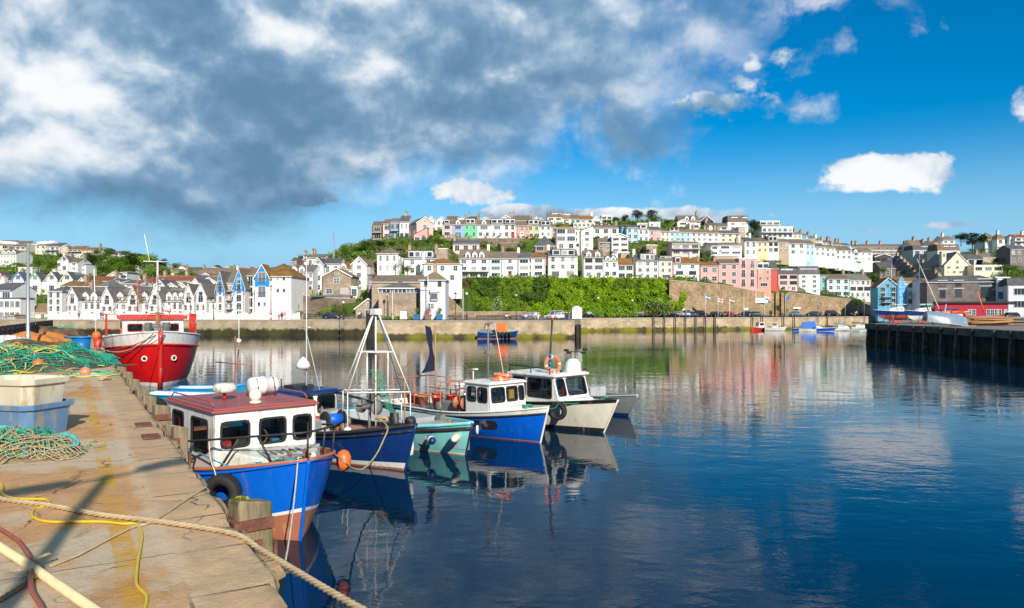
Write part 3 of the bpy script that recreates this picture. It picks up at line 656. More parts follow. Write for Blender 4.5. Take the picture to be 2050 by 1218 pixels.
    if gbay:   # projecting gabled bays: (u, width, top dz, gable height, wall, trim)
        for (u, bw, dzz, gh, c, tc_) in gbay:
            cx = -x+u*w; y0 = -.9; zt = he+dzz; m2 = MB(); m2.box((cx, y0+.9, zt/2-1), (bw, 1.8, zt+2)); a_ = (cx-bw/2, y0, zt); b_ = (cx+bw/2, y0, zt); p_ = (cx, y0, zt+gh)
            m2.tri(a_, b_, p_)
            for sx in (-1, 1):
                e0 = Vector((cx+sx*(bw/2+.3), y0-.25, zt-.25)); e1 = Vector((cx, y0-.25, zt+gh+.12)); q = Vector((0, 3.2, 0)); u_ = Vector((0,0,.14))
                m2.hexa([e0, e1, e1+q, e0+q], [e0+u_, e1+u_, e1+q+u_, e0+q+u_], 1)
                q = Vector((0, .08, 0)); k_ = Vector((0, -.09, -.12)); u_ = Vector((0,0,.3)); m2.hexa([e0+k_, e1+k_, e1+q+k_, e0+q+k_], [e0+u_+k_, e1+u_+k_, e1+q+u_+k_, e0+q+u_+k_], 2)
            m2.build('bay', [wmat(c), rm, wmat(tc_)], t)
            link('window', window_mesh(min(1.6,bw*.4), 1.2, 'w'), t, (cx, y0, zt+.0)); link('window', window_mesh(bw*.5, 1.4, 'w'), t, (cx, y0, zt-3)); link('window', window_mesh(bw*.6, 1.6, 'w'), t, (cx, y0, zt-5.6))
    if balc:   # list of (floor, u0, u1)
        for fl, u0, u1 in balc:
            m2 = MB(); z = fl*he/len(rows); bw = (u1-u0)*w; cx = -x+(u0+u1)/2*w
            m2.box((cx,-.7,z+.05), (bw,1.4,.14)); m2.box((cx,-1.38,z+1.05), (bw,.05,.05), 1)
            k = int(bw/.25)+1
            for i in range(k+1): m2.box((cx-bw/2+bw*i/k,-1.38,z+.58), (.025,.025,.92), 1)
            for sx in (-1,1): m2.box((cx+sx*bw/2,-.7,z+1.05), (.04,1.3,.05), 1)
            m2.build('balcony', [wmat('lgrey'), dkmetal], t)
    return t
h = house
GM = 'white marina terrace houses'
# ---------------- marina terrace, left
h(0,95,124,637,583,573,170,'h','white','slate',['f2','f2','f2','s2'],'white four storey flats with slate pyramid roof at the left end of the marina terrace',dep=9,win='f',group=GM)
h(0,124,142,637,582,575,172,'s','white','slate',['f1','f1','f1','s1'],'narrow white slate roofed flats beside the pyramid roofed end block',dep=9,group=GM)
for i,(a,b,pk,ev,lab) in enumerate([(135,155,575,594,'white marina house with steep gable next to the narrow slate roofed flats'),(203,226,575,597,'white gabled marina house right of the first pair of sloping dormer roofs'),(255,277,573,597,'white gabled marina house behind the aerials of the red trawler, left of its mast'),(299,322,573,597,'white gabled marina house directly behind the white mast of the red trawler'),(367,388,568,592,'white steep gabled marina house, left one of the close pair beside the blue gabled flats'),(391,413,566,590,'white steep gabled marina house, right one of the close pair beside the blue gabled flats')]):
    h(0,a,b,637,ev,pk,167.5,'g','white','grey',['f1','f2','s2'],lab,dep=10,win='f',group=GM)
for a,b,n,lab in [(155,203,(.3,.66),'white marina house with low grey roof and two dormers, left of all'),(226,255,(.45,),'white marina house with low grey roof and one dormer, left of the trawler mast'),(277,299,(.5,),'narrow white marina house partly behind the trawler rigging'),(322,367,(.35,.62,.88),'white marina house with three dormers and roof lights right of the trawler mast'),(413,432,(),'narrow white marina house against the blue gabled flats')]:
    t=h(0,a,b,637,603,577,169.5,'s','white','grey',['f4' if b-a>35 else 'f2','s4' if b-a>35 else 's2'],lab,dep=11,dorm=('g',*n) if n else None,group=GM)
# blue gabled flats
t=h(0,433,449,637,575,543,163,'g','white','grey',['f1','f1','f1','f1'],'white marina flats with a narrow blue gable, left of three',dep=10,win='f',group='blue gabled marina flats')
def bluegable(t, hw, z0, z1, zp):
    mb=MB(); mb.add([(-hw,-.06,z0),(hw,-.06,z0),(hw,-.06,z1),(0,-.06,zp),(-hw,-.06,z1)],[[0,1,2,3,4]]); mb.box((-hw+.12,-.05,z0-.4),(.24,.1,.8)); mb.box((hw-.12,-.05,z0-.4),(.24,.1,.8)); mb.build('blue_cladding',mat('blue_cladding',(.0,.27,.72),.6,.08,3),t)
    link('window',window_mesh(.8,2.2,'f'),t,(0,-.09,z0+.3))
bluegable(t,.85,5.6,6.9,9.6)
h(0,449,467,637,566,546,165,'s','lgrey','grey',['f2','f2','f2','f2'],'recessed balcony block between the two left blue gables',dep=9,balc=[(1,0,1),(2,0,1),(3,0,1)],group='blue gabled marina flats')
t=h(0,467,490,637,572,538,161,'g','white','grey',['f1','f1','f1','f1'],'white marina flats with a blue gable, middle of three',dep=10,group='blue gabled marina flats')
bluegable(t,1.2,5.8,7.0,10.2)
h(0,490,513,637,552,540,164,'s','white','tan',['f1','f1','f1','f1'],'white marina flats range between the middle and right blue gables',dep=12,group='blue gabled marina flats')
t=h(0,513,583,637,553,528,159,'h','white','rust',['f1','f1','p2','s1'],'large white corner marina flats with lichened hip roof and big blue gable',dep=14,nofront=True,group='blue gabled marina flats')
g=.06
mb=MB(); w2=1.55; zb=8.9
mb.add([(-w2-2.2,-.9,-2),(w2-2.2,-.9,-2),(w2-2.2,-.9,8.6),(-2.2,-.9,11.2),(-w2-2.2,-.9,8.6),(-w2-2.2,1,-2),(w2-2.2,1,-2),(w2-2.2,1,8.6),(-w2-2.2,1,8.6),(-2.2,3,11.2)],[[0,1,2,3,4],[1,6,7,2],[5,0,4,8]]); mb.build('bay',wmat('white'),t)
mb=MB()
for sx in (-1,1):
    e0=Vector((-2.2+sx*(w2+.3),-1.2,8.2)); e1=Vector((-2.2,-1.2,11.4)); q=Vector((0,4.5,0)); u=Vector((0,0,.2)); mb.hexa([e0,e1,e1+q,e0+q],[e0+u,e1+u,e1+q+u,e0+q+u])
    q=Vector((0,.06,0)); k=Vector((0,-.07,-.15)); u=Vector((0,0,.35)); mb.hexa([e0+k,e1+k,e1+q+k,e0+q+k],[e0+u+k,e1+u+k,e1+q+u+k,e0+q+u+k],1)
mb.build('bay_roof',[rmat('rust'),white],t)
mb=MB(); mb.add([(-2.2-w2,-.96,6.7),(-2.2+w2,-.96,6.7),(-2.2+w2,-.96,8.6),(-2.2,-.96,11.1),(-2.2-w2,-.96,8.6)],[[0,1,2,3,4]]); mb.build('blue_cladding',MATS['blue_cladding'],t)
for z,st in ((7.6,'f'),(4.6,'f')): link('window',window_mesh(1.6,2.2,st),t,(-2.2,-.99,z))
for x_,z in ((-2.8,2.6),(-1.6,2.6),(.9,8.1),(2.2,8.1),(.9,5.5),(2.2,5.5)): link('window',window_mesh(.6,.7,'p'),t,(x_,0 if x_>0 else -.99,z))
# white boundary wall with curved top below the terrace
t=thing('boundary_wall','white rendered garden wall with scalloped top in front of the marina terrace','boundary wall',(0,0,0))
mb=MB(); n=150; 
for i in range(n):
    p0=95+(600-95)*i/n; p1=95+(600-95)*(i+1)/n; D=160.5
    z0=[4.15+.75*abs(sin((p-95)*.14))**.5 for p in (p0,p1)]
    a=Vector((XD(p0,D),D,3)); b=Vector((XD(p1,D),D,3)); o=Vector((0,.3,0))
    mb.hexa([a,b,b+o,a+o],[Vector((a.x,D,z0[0])),Vector((b.x,D,z0[1])),Vector((b.x,D+.3,z0[1])),Vector((a.x,D+.3,z0[0]))])
mb.build('wall_face',wmat('white'),t); MB().box((XD(560,160),160.2,3.6),(9,.3,.6)).build('wall_base',wmat('lgrey'),t)
# left foreground town
h(7,-160,190,1150,660,540,172,'s','white','slate',['w2','w3','w4'],'white slate roofed building at the far left waterfront',dep=9)
h(7,-100,330,1160,800,790,166,'f','white','slate',['w5','w5'],'low flat roofed white building in front of the slate roofed one at the far left',dep=5,win='w')
h(7,470,770,1150,1020,880,171,'s','cream','tan',['s2'],'small cream building with brown tiled roof beside the street lamp',dep=7)
h(7,60,250,1160,1075,1060,161,'s','tan','brown',['s2'],'low tan shed behind the quay at far left',dep=4,cat='shed',name='shed')
GR='terrace with coloured gable bays'
for a,b,c,tr,lab in [(-140,190,'white','red','white terraced house with red trimmed gable bay at the left edge'),(200,440,'pale','blue','white terraced house with blue trimmed gable bay behind the tall lamp post'),(440,740,'white','green','white terraced house with green trimmed gable and green door'),(740,985,'white','white','plain white terraced house with cream gable, orange brick ground floor'),(985,1240,'white','white','white terraced house with dark gable window at the right end of the coloured gable row')]:
    h(7,a,b,720,500,405,203,'s',c,'slate',['s2','s2'],lab,gbay=[(.55,2.9,.2,1.9,c,tr)],door=('green' if tr=='green' else 'red',0),group=GR,bands=[(.25,'salmon')])
h(7,0,265,240,65,15,262,'s','offwhite','brown',['s5','s5'],'big cream house with mansard roof and large blank white gable above the left terrace',dep=9,dorm=('g',.2,.5,.8))
h(7,295,525,365,300,290,240,'f','offwhite',None,['s3'],'low flat roofed cream building under the big cream house',dep=4)
h(7,1030,1260,415,205,140,232,'s','white','brown',['s2','s2','s2'],'tall white villa with brown roof standing in front of the dark trees on the left',dep=8,gbay=[(.2,2.4,.4,1.5,'white','white')],chim=(0.02,.95),side=(1,3,1))
h(7,930,1030,400,190,140,236,'o','white','brown',['s1','s1'],'left wing of the tall white villa with chimney',dep=6,chim=(.4,))
h(7,1300,1400,425,300,250,235,'o','white','brown',['s1','s1'],'low right wing of the tall white villa',dep=6)
# left hill top
GT='ridge top houses on the left hill'
for a,b,yb,ye,yr,w,r,lab in [(-200,100,330,235,195,'cream','brown','yellow ended house with brown roof at the far left on the ridge'),(100,240,320,250,200,'cream','brown','ridge house with blank yellow gable left of the lamp head'),(330,430,320,235,215,'cream','tan','cream ridge house with orange panels left of the solar roof'),(430,560,330,250,218,'offwhite','slate','ridge house with solar panels on its roof and a balcony'),(570,640,310,265,245,'rose','rust','ridge house with pink gable and rust roof'),(640,770,325,280,248,'offwhite','rust','cream ridge house with long balcony and rust roof'),(760,885,322,285,262,'cream','rust','ridge house with red roof just left of the trees'),(955,990,320,300,282,'white','red','small red roofed house among the ridge trees')]:
    h(1,a,b,yb,ye,yr,300,'g' if b-a<110 and w!='cream' else 's',w,r,['w3','w3'] if b-a>100 else ['s2','s2'],lab,dep=9,balc=[(1,0,1)] if 'balcony' in lab else None,group=GT)
for R,a,b,yb,ye,yr,D,k,w,r,lab in [(1,1060,1120,345,315,295,320,'s','white','brown','white cottage between dark ridge trees'),(1,1215,1280,370,335,315,330,'g','white','grey','white gable peeping over trees left of the dark pine'),(1,1310,1365,395,372,360,335,'s','offwhite','rust','low rust roofed cottage right of the dark pine'),(1,1145,1200,420,390,372,300,'g','pale','grey','pale arched roof house in the middle of the trees'),
  (1,1220,1300,520,440,415,262,'g','offwhite','grey','white house with two small windows behind the trawler aerial'),(1,1300,1385,520,450,425,268,'s','offwhite','grey','grey roofed house joined right of the white gable, left of the mast'),(1,1385,1465,530,440,415,270,'g','white','grey','white gabled house right beside the trawler mast top'),(1,1465,1560,530,488,455,272,'s','cream','grey','cream house with grey roof just right of the mast'),(1,1560,1675,535,490,462,276,'s','cream','tan','wide cream house at the foot of the round green tree'),
  (1,1010,1130,550,525,488,225,'g','offwhite','grey','cream bungalow with broad gable below the left woods'),(1,1100,1190,550,495,480,228,'h','offwhite','brown','cream bungalow with small hip roof next to the broad gabled one'),(1,560,620,520,490,487,222,'f','cream',None,'small pink cream flat roofed hut below the villa')]:
    h(R,a,b,yb,ye,yr,D,k,w,r,['s3','s2'] if b-a>70 else ['s2'],lab,dep=8)
# middle rows behind marina
for i,(a,b,yb,ye,yr,D,k,w,r,lab) in enumerate([(725,815,620,590,540,192,'g','white','red','white gabled house with red roof behind the left marina flats'),(815,1010,620,575,533,196,'s','offwhite','red','long rust red roof behind the left marina flats'),(1010,1130,640,575,560,190,'s','white','slate','white walled house with long dark slate roof behind the marina terrace'),(1120,1290,640,600,568,191,'s','offwhite','slate','low house with long slate roof left of the trawler mast'),(560,720,650,622,580,186,'s','white','rust','orange lichened low roof just behind the pyramid roofed flats'),(720,920,650,625,565,184,'h','white','rust','orange hip roofed house behind the first marina gable'),(900,1010,660,625,560,182,'h','offwhite','grey','dark grey hip roofed house behind the second marina gable'),
  (1265,1345,640,585,545,197,'g','white','red','white gabled house with red tiles behind the third marina gable'),(1345,1450,640,590,540,199,'s','offwhite','red','red roof house left of the trawler mast'),(1450,1550,650,620,562,195,'g','offwhite','slate','cream gabled house immediately right of the trawler mast'),(1550,1660,650,625,590,197,'g','white','brown','small white gabled house behind the three dormer marina house'),(1660,1750,650,625,590,199,'g','white','brown','small white brown roofed gable right of its twin'),(1480,1790,600,575,540,215,'s','offwhite','red','long low red brown roof row behind the marina terrace'),(1790,1874,650,600,548,196,'g','white','slate','white house with slate gable behind the steep gabled pair')]):
    h(1,a,b,yb,ye,yr,D,k,w,r,['s3'],lab,dep=9)
# distant cluster between marina and the centre
random.seed(11)
k=0
adj=['cream','white','pale','offwhite']; rfs=['brown','red','grey','rust','slate']
spots=[(352,556,300),(362,546,360),(372,566,250),(384,548,380),(392,560,290),(404,548,420),(412,566,262),(424,552,350),(432,543,440),(444,556,310),(456,545,430),(470,549,390),(484,552,340),(497,545,430),(508,550,380),(520,546,430),(335,572,225),(349,578,216),(392,575,228),(418,578,222),(430,572,235),(600,548,250),(612,552,240),(545,546,420),(560,549,400),(578,549,380)]
for px,py,D in spots:
    wd_=random.uniform(9,13)/D*F; hh=random.uniform(5,6)/D*F
    h(0,px-wd_/2,px+wd_/2,py+hh*.45,py-hh*.05,py-hh*.62,D,random.choice('sgsh'),adj[k%4],rfs[(k*3)%5],['s3'],'small distant hillside house beyond the marina terrace',dep=8,group='distant hillside houses beyond the marina'); k+=1
# ---------------- R2 buildings
h(2,960,1045,560,335,262,176,'g','pale','grey',['s1','s1','s1'],'pale grey gabled flats just right of the blue gabled flats',dep=10)
h(2,1030,1180,560,330,262,178,'s','lgrey','brown',['s2','s2','s2'],'pale grey flats with two small gabled dormers',dep=9,dorm=('g',.25,.78))
h(2,1178,1262,560,330,262,177,'s','pale','grey',['w2','w2','w2'],'pale flats with blue glazed balconies and bay',dep=9,balc=[(1,.1,.9)])
h(2,1035,1100,300,220,185,215,'s','brown','slate',['s2'],'small dark brown roofed house on the skyline',dep=7)
h(2,1085,1190,290,215,165,222,'s','pale','slate',['s4'],'white skyline house with blue box dormer and chimney',dep=8,dorm=('b',(.1,.8)),chim=(.6,))
h(2,1190,1370,300,185,150,224,'s','lpink','grey',['s2'],'cream skyline house with large blank gable wall and chimneys',dep=8,chim=(.2,.3))
h(2,1255,1372,540,250,180,182,'g','lgrey','slate',['s1','s1','s1'],'tall pale grey gabled house beside the radio mast',dep=11)
h(2,1372,1540,520,245,190,184,'s','white','slate',['s2','s1'],'white house with slate roof under the radio mast',dep=8)
h(2,1505,1660,540,300,235,186,'s','offwhite','rust',['s2','s1'],'white house with mossy roof and small balcony dormer',dep=8,dorm=('g',.45))
h(2,1660,1812,480,245,172,180,'g','white','tan',['s1','s1','s1'],'white gabled house with a bay window right of the grey stone house',dep=10)
t=h(2,1355,1655,580,370,290,170,'g','stone','brown',['s1','s2'],'grey brown stone gabled house on the terrace wall',dep=9,win='w')
h(2,1652,1720,590,490,484,169,'f','white',None,['w1'],'small white flat roofed porch beside the stone gabled house',dep=4)
MB().box((XD(665,167.5),167.5,W(0,593,167).z),(9,2.5,.3)).build('flat_canopy',mat('canopy_blue',(.08,.14,.22),.5,.1)); tagged(bpy.data.objects['flat_canopy'],'long flat blue grey roof edge below the stone gabled house','canopy')
h(2,1800,1880,430,250,215,190,'s','brick','brown',['s1'],'narrow brick house behind the white gabled one',dep=7)
h(2,1700,1960,825,700,600,161,'g','stone','slate',['s1'],'low stone boathouse with dark roof and blue door at the quay',dep=9,name='boathouse',cat='boathouse')
# ---------------- R3 centre left
h(3,445,640,690,505,450,187,'h','white','brown',['s3','s3'],'white villa with brown hip roof behind the bare tree',dep=10,side=(1,2,2))
h(3,700,1000,700,550,475,190,'h','white','slate',['s2','s2'],'white house with long glazed box dormer across its roof',dep=9,dorm=('b',(.12,.5),(.5,.88)),chim=(.1,.95))
t=h(3,875,1240,775,600,550,180,'h','white','rust',['s3','s2'],'white house with chimney and rounded corner left of the ivy bank',dep=9,chim=(.0,),yaw=4)
h(3,1000,1105,520,465,450,205,'f','stone',None,[],'stone ruinous block below the hillside gardens',dep=5)
h(3,360,400,900,710,700,164,'f','gstone','grey',['s1'],'narrow dark stone tower end of the old harbour building',dep=6,chim=(.5,))
h(3,395,860,900,770,710,158,'s','stone','brown',['s1'],'long brown roofed stone building behind the harbour office',dep=9)
t=h(3,460,810,1010,830,770,149,'h','stone','grey',[],'stone harbour building with a long strip of white framed windows',dep=8)
for i in range(10): link('window',window_mesh(.75,.95,'p'),t,(-3.4+.75*i+ (0.1*(i//2)),0,3.1-.2))
h(3,850,1085,1055,750,672,146,'h','lgrey','tan',['s2','','' ][0:1]+[],'tall pale grey harbour office with white bay window',dep=8,nofront=True,chim=(.5,))
t=bpy.data.objects[[o.name for o in COL.objects if o.get('label','').startswith('tall pale grey harbour')][0]]
for x_,z in ((-1.35,5.1),(1.35,5.1),(-.75,.7),(-.1,.7)): link('window',window_mesh(.6,1.0,'x' if z>1 else 's'),t,(x_,0,z))
mb=MB(); mb.prism([(-.6,0),(-.4,-.6),(1.0,-.6),(1.2,0)],2.5,3.9); mb.prism([(-.8,0),(-.5,-.8),(1.1,-.8),(1.4,0)],3.9,4.3,1); mb.prism([(-.5,0),(-.3,-.5),(.9,-.5),(1.1,0)],2.3,2.5,0); mb.build('bay',[white,wmat('lgrey')],t)
link('window',window_mesh(1.2,1.0,'x'),t,(.3,-.6,2.65))
# row of white houses on the terrace (front row)
def row(R, D, lst, **kw):
    for e in lst:
        a,b,yb,ye,yr,k,w,r,rows,lab = e[:10]; o = dict(kw); o.update(e[10] if len(e)>10 else {}); d = o.pop('D', D); h(R,a,b,yb,ye,yr,d,k,w,r,rows,lab,**o)
row(3,211,[(1212,1493,742,550,468,'s','white','brown',['s3','s3','w3'],'white inn with three round topped dormers at the left end of the white row',{'dorm':('g',.3,.53,.76),'chim':(.97,),'balc':[(1,0,1)]}),
 (1497,1618,735,550,488,'s','aqua','brown',['w1','w1','w1'],'pale turquoise house beside the white inn'),
 (1618,1765,735,550,488,'s','white','brown',['s1','w1','x1'],'white house with square bay joined right of the pale turquoise one',{'door':('wood',0)}),
 (1769,1874,735,550,497,'s','white','slate',['w1','w1','w1'],'white slate roofed house, its chimney next to the brown roofs',{'chim':(.02,)})],dep=9)
row(4,211.5,[(0,112,725,545,497,'s','white','slate',['w2','w2','w2'],'white house with slate roof, two wide windows per floor'),
 (112,245,725,545,497,'s','white','rust',['w1','w1','w1'],'white house with rust brown roof in the white row'),
 (268,545,730,530,470,'s','white','slate',['s3','s3','x2'],'wide white house with large glazed roof dormers',{'dorm':('b',(.15,.42),(.45,.9)),'D':210.5}),
 (603,790,730,540,470,'s','white','brown',['x2','x2','s2'],'white house with shutters and two white gabled dormers',{'dorm':('g',.25,.7),'chim':(.0,),'D':210}),
 (790,922,735,570,530,'s','white','slate',['s2','w2'],'small white house with two tiny dormers',{'dorm':('g',.3,.7)}),
 (922,1068,745,612,550,'s','white','rust',['w2','w2'],'low white cottage with rusty brown roof',{'D':212}),
 (1095,1312,750,572,510,'s','white','slate',['s3','s3','s3'],'white house with slate roof, glazed box dormer and hanging baskets',{'dorm':('b',(.2,.8)),'chim':(.0,.9),'D':213}),
 (1312,1440,750,575,535,'m','lpink','grey',['s2','s2','w1'],'narrow pale pink house with box roof in the white row',{'dorm':('b',(.1,.9)),'D':214}),
 (1440,1685,775,600,540,'s','white','rust',['s2','x2','w3'],'white house with orange lichened roof and small roof dormer near the pink houses',{'dorm':('b',(.1,.3)),'chim':(.8,),'D':216}),
 (1700,1870,785,620,580,'s','pink','rust',['s2','s2'],'pink cottage at the left end of the pink row',{'D':218})],dep=9)
row(5,222,[(20,172,725,572,540,'s','pink','rust',['s2','s2','w1'],'salmon pink cottage with rust roof in the pink row',{'D':220}),
 (172,345,745,555,520,'s','pink','brown',['s2','s2','s2'],'pink terraced house with brown roof and white sashes',{'D':221}),
 (345,500,760,515,500,'f','pink',None,['f2','f2','f2'],'tall flat topped pink house with arched balcony windows',{'D':222,'side':(1,3,1)}),
 (500,625,768,605,600,'f','salmon',None,['s2','s2','w1'],'red pink house with roof terrace and canted bay',{'D':223}),
 (690,862,800,650,600,'m','rose','slate',['x2','x2','s2'],'pink house with dark mansard roof and glazed dormer',{'D':232,'dorm':('b',(.15,.75))}),
 (862,1050,818,650,585,'m','white','slate',['s2','s2','s2','s2'],'tall white house with dark mansard and large picture dormer',{'D':237,'dorm':('b',(.1,.9))}),
 (1112,1310,845,690,650,'s','aqua','brown',['s3','s3','w3'],'pale mint house with brown roof right of the tall white mansard house',{'D':246}),
 (1310,1492,855,700,648,'s','offwhite','grey',['s4','x3','s4'],'cream house with arched first floor windows and skylights',{'D':250,'chim':(.9,)}),
 (1515,1560,850,750,720,'s','lgrey','slate',['s1','s1'],'narrow grey house in shade beside the blue flats',{'D':253})],dep=9)
h(5,627,690,775,600,530,228,'s','red','slate',[],'blank dark red side wing of the pink mansard house',dep=11)
h(5,1048,1113,825,665,650,247,'s','teal','brown',['s1','s1'],'deep turquoise end wall of the pale mint house',dep=9)
h(5,505,605,605,555,545,230,'f','pale',None,['x2'],'small glazed pale roof pavilion above the red pink house',dep=5)
h(5,135,345,520,490,485,226,'f','tan',None,[],'long tan stone parapet block above the pink row',dep=4)
# middle slope houses
row(4,226,[(145,335,495,430,340,'h','brick','slate',['w2'],'brown house with glazed gable balcony on the slope',{'balc':[(0,0,1)],'D':224}),
 (345,530,470,265,235,'h','offwhite','orange',['w2','w2','s2'],'tall cream house with orange topped hip roof',{'D':228}),
 (577,690,455,290,262,'o','white','slate',['s1','s1','s1'],'tall white house with mono pitch roof in the centre',{'D':229}),
 (465,577,455,290,285,'f','lgrey',None,['s1','s1','w1'],'pale house with sloping glass between the tall cream and tall white houses',{'D':230}),
 (740,865,470,400,365,'s','stone','brown',['w2','w2'],'small stone house with white bay and brown roof on the slope',{'D':226}),
 (865,1020,500,345,315,'g','white','grey',['w2','w2','w2'],'white gabled villa with wide terrace on the slope',{'D':225}),
 (1430,1690,520,412,395,'s','lpink','tan',['w3','w3'],'pink house with long white balcony and purple end wall',{'D':228,'balc':[(1,0,1)],'side':(1,2,1)}),
 (1790,1874,575,430,405,'s','white','brown',['w1','w1','w1'],'white house with balcony on the slope above the pink cottage',{'D':229}),
 (950,1030,545,500,495,'f','tan',None,[],'tan stone garden block between slope houses',{'D':221}),
 (1190,1290,500,430,425,'f','stone',None,[],'stone outbuilding below the pink terrace house',{'D':232})],dep=8)
row(3,228,[(1155,1400,500,415,382,'s','lpink','slate',['s3'],'pale pink house with slate roof and terracotta pots above the inn')],dep=7)
row(5,236,[(80,370,485,395,375,'s','white','brown',['w3','w3'],'white house with long brown roof and balcony above the pink row',{'balc':[(1,.15,.4)],'D':232}),
 (395,500,490,362,330,'s','white','slate',['s2','s2'],'white slate roofed house left end of the upper right terrace',{'D':252,'chim':(.7,)}),
 (500,600,462,365,332,'s','yellow','brown',['s2','s2'],'yellow terraced house in the upper right terrace',{'D':254}),
 (600,690,462,365,320,'s','white','brown',['x2','x2'],'white terraced house with blue shutters and box dormer',{'D':254,'dorm':('b',(.1,.9))}),
 (690,780,466,370,340,'s','tan','brown',['s2','s2'],'tan terraced house right of the blue shuttered one',{'D':255}),
 (780,925,480,380,345,'s','white','brown',['s2','s2'],'white wide terraced house left of the light blue one',{'D':256}),
 (925,1005,490,385,355,'s','lblue','brown',['s2','s2'],'light blue terraced house in the upper right terrace',{'D':258}),
 (1005,1100,490,410,380,'s','offwhite','brown',['s2','s2'],'cream terraced house right of the light blue one',{'D':260}),
 (1100,1185,500,420,395,'s','white','tan',['s2','s2'],'white terraced house, second right of the light blue one',{'D':262}),
 (1185,1330,520,440,405,'s','white','brown',['s3','s3'],'long white terraced house stepping down to the right',{'D':265}),
 (1330,1400,530,460,435,'s','aqua','slate',['s1','s1'],'very pale blue terraced house with grey gable dormer',{'D':268,'dorm':('g',.5)}),
 (1400,1508,535,455,420,'s','white','brown',['s2','s2'],'white house at the right end of the upper right terrace',{'D':270})],dep=8,group='upper right terrace of houses')
# pastel terrace on the hill (row A)
GA='pastel terrace near the top of the hill'
row(3,241,[(1055,1150,350,230,195,'s','rose','brown',['w1','w1'],'rose pink terraced house at the left end of the pastel terrace',{'dorm':('b',(.2,.7))}),
 (1150,1257,352,232,190,'s','perw','brown',['w1','w1'],'periwinkle blue terraced house with gabled dormer',{'dorm':('g',.5)}),
 (1257,1385,355,228,185,'s','green','tan',['s2','s2'],'bright green terraced house with white dormer',{'dorm':('b',(.15,.8))}),
 (1385,1510,355,235,190,'s','offwhite','brown',['w1','s2'],'cream terraced house beside the bright green one',{'dorm':('g',.5)}),
 (1510,1632,358,230,188,'s','pale','brown',['w1','s2'],'very pale blue terraced house with wide dormer',{'dorm':('b',(.05,.95))}),
 (1632,1745,358,230,185,'s','offwhite','slate',['s2','s2'],'cream terraced house with red door in the pastel terrace',{'dorm':('b',(.1,.95)),'door':('red',1)}),
 (1745,1825,362,243,205,'s','salmon','brown',['s2','s2'],'salmon pink terraced house with white door',{'door':('white',1)}),
 (1825,1874,362,243,205,'s','salmon','brown',['s1','s1'],'narrow salmon house joined to the white doored one')],dep=8,group=GA)
row(4,241.5,[(0,75,362,240,205,'s','salmon','brown',['s2','s2'],'salmon terraced house left of the olive one'),
 (75,190,368,235,195,'s','olive','brown',['s2','w2'],'olive green terraced house with white bay window',{'dorm':('b',(.1,.9))}),
 (190,300,350,245,205,'s','white','slate',['s2','s2'],'white terraced house with black shutters right of the olive one',{'dorm':('b',(.1,.9))}),
 (300,345,350,258,235,'s','salmon','brown',['s1','s1'],'sliver of an orange terraced house behind the tall cream house'),
 (690,930,400,265,240,'s','white','brown',['s3','s3'],'long white terraced house behind the white gabled villa',{'D':244}),
 (1005,1115,430,262,240,'s','lblue','slate',['s2','s2','s2'],'tall light blue house with brown lower roof at the left of the upper pastel row',{'D':243}),
 (1115,1215,400,275,245,'s','aqua','brown',['s2','s2'],'pale blue terraced house with box dormer',{'dorm':('b',(.2,.8)),'D':245}),
 (1215,1325,402,285,255,'s','pink','slate',['s2','s2'],'bright pink terraced house in the middle of the upper pastel row',{'D':246}),
 (1325,1410,400,300,278,'s','cream','brown',['s2','s2'],'cream yellow terraced house right of the bright pink one',{'D':247}),
 (1410,1505,395,300,275,'s','lblue','brown',['s2','s2'],'pale sky blue terraced house with row of dormer windows',{'D':248,'dorm':('b',(0.02,.9))}),
 (1505,1610,395,305,278,'s','lblue','brown',['s2','s2'],'pale sky blue terraced house with plain roof',{'D':248.5}),
 (1610,1760,395,310,280,'s','pale','tan',['s3','s3'],'white blue terraced house with three bays of sashes',{'D':249,'chim':(.3,)}),
 (1760,1874,395,312,285,'s','white','tan',['s2','s2'],'white terraced house near the right of the upper pastel row',{'D':250,'chim':(.5,)})],dep=8,group=GA)
row(5,252,[(0,180,368,290,262,'s','white','tan',['s4','s4'],'long white terraced house with chimneys',{'D':251,'chim':(.4,.9)}),
 (180,358,370,295,268,'s','cream','slate',['s3','s3'],'cream slate roofed house at the right end of the upper pastel row',{'D':252})],dep=8,group=GA)
h(4,958,1005,405,262,240,246,'s','turq','slate',[],'blue green gable end behind the tall light blue house',dep=9)
# left corner block, brown white and blue
h(3,395,500,380,245,205,254,'s','brick','brown',['w1','w1'],'dark brown end house with glazed bay at the top left of the hill',dep=9,balc=[(0,.1,.9),(1,.1,.9)])
h(3,500,570,380,225,185,252,'s','lpink','brown',['w1','w1'],'pale house with balcony next to the dark brown end house',dep=9)
h(3,570,655,382,210,175,250,'s','sky','brown',['w2','w2'],'sky blue house with balcony near the top left of the hill',dep=9,balc=[(1,.1,.9)])
h(3,655,742,385,205,150,248,'s','pale','slate',['s2','x2'],'pale house with deep blue window bay beside the pink gabled house',dep=9,chim=(.5,))
h(3,820,966,400,215,158,243,'g','rose','brown',['s1','s1'],'large pink house with broad gable wall on the hilltop',dep=11,yaw=24,side=(-1,3,2))
h(3,790,915,415,330,270,238,'o','pink','brown',['w2'],'lower pink annexe with sloping roof in front of the pink gabled house',dep=5)
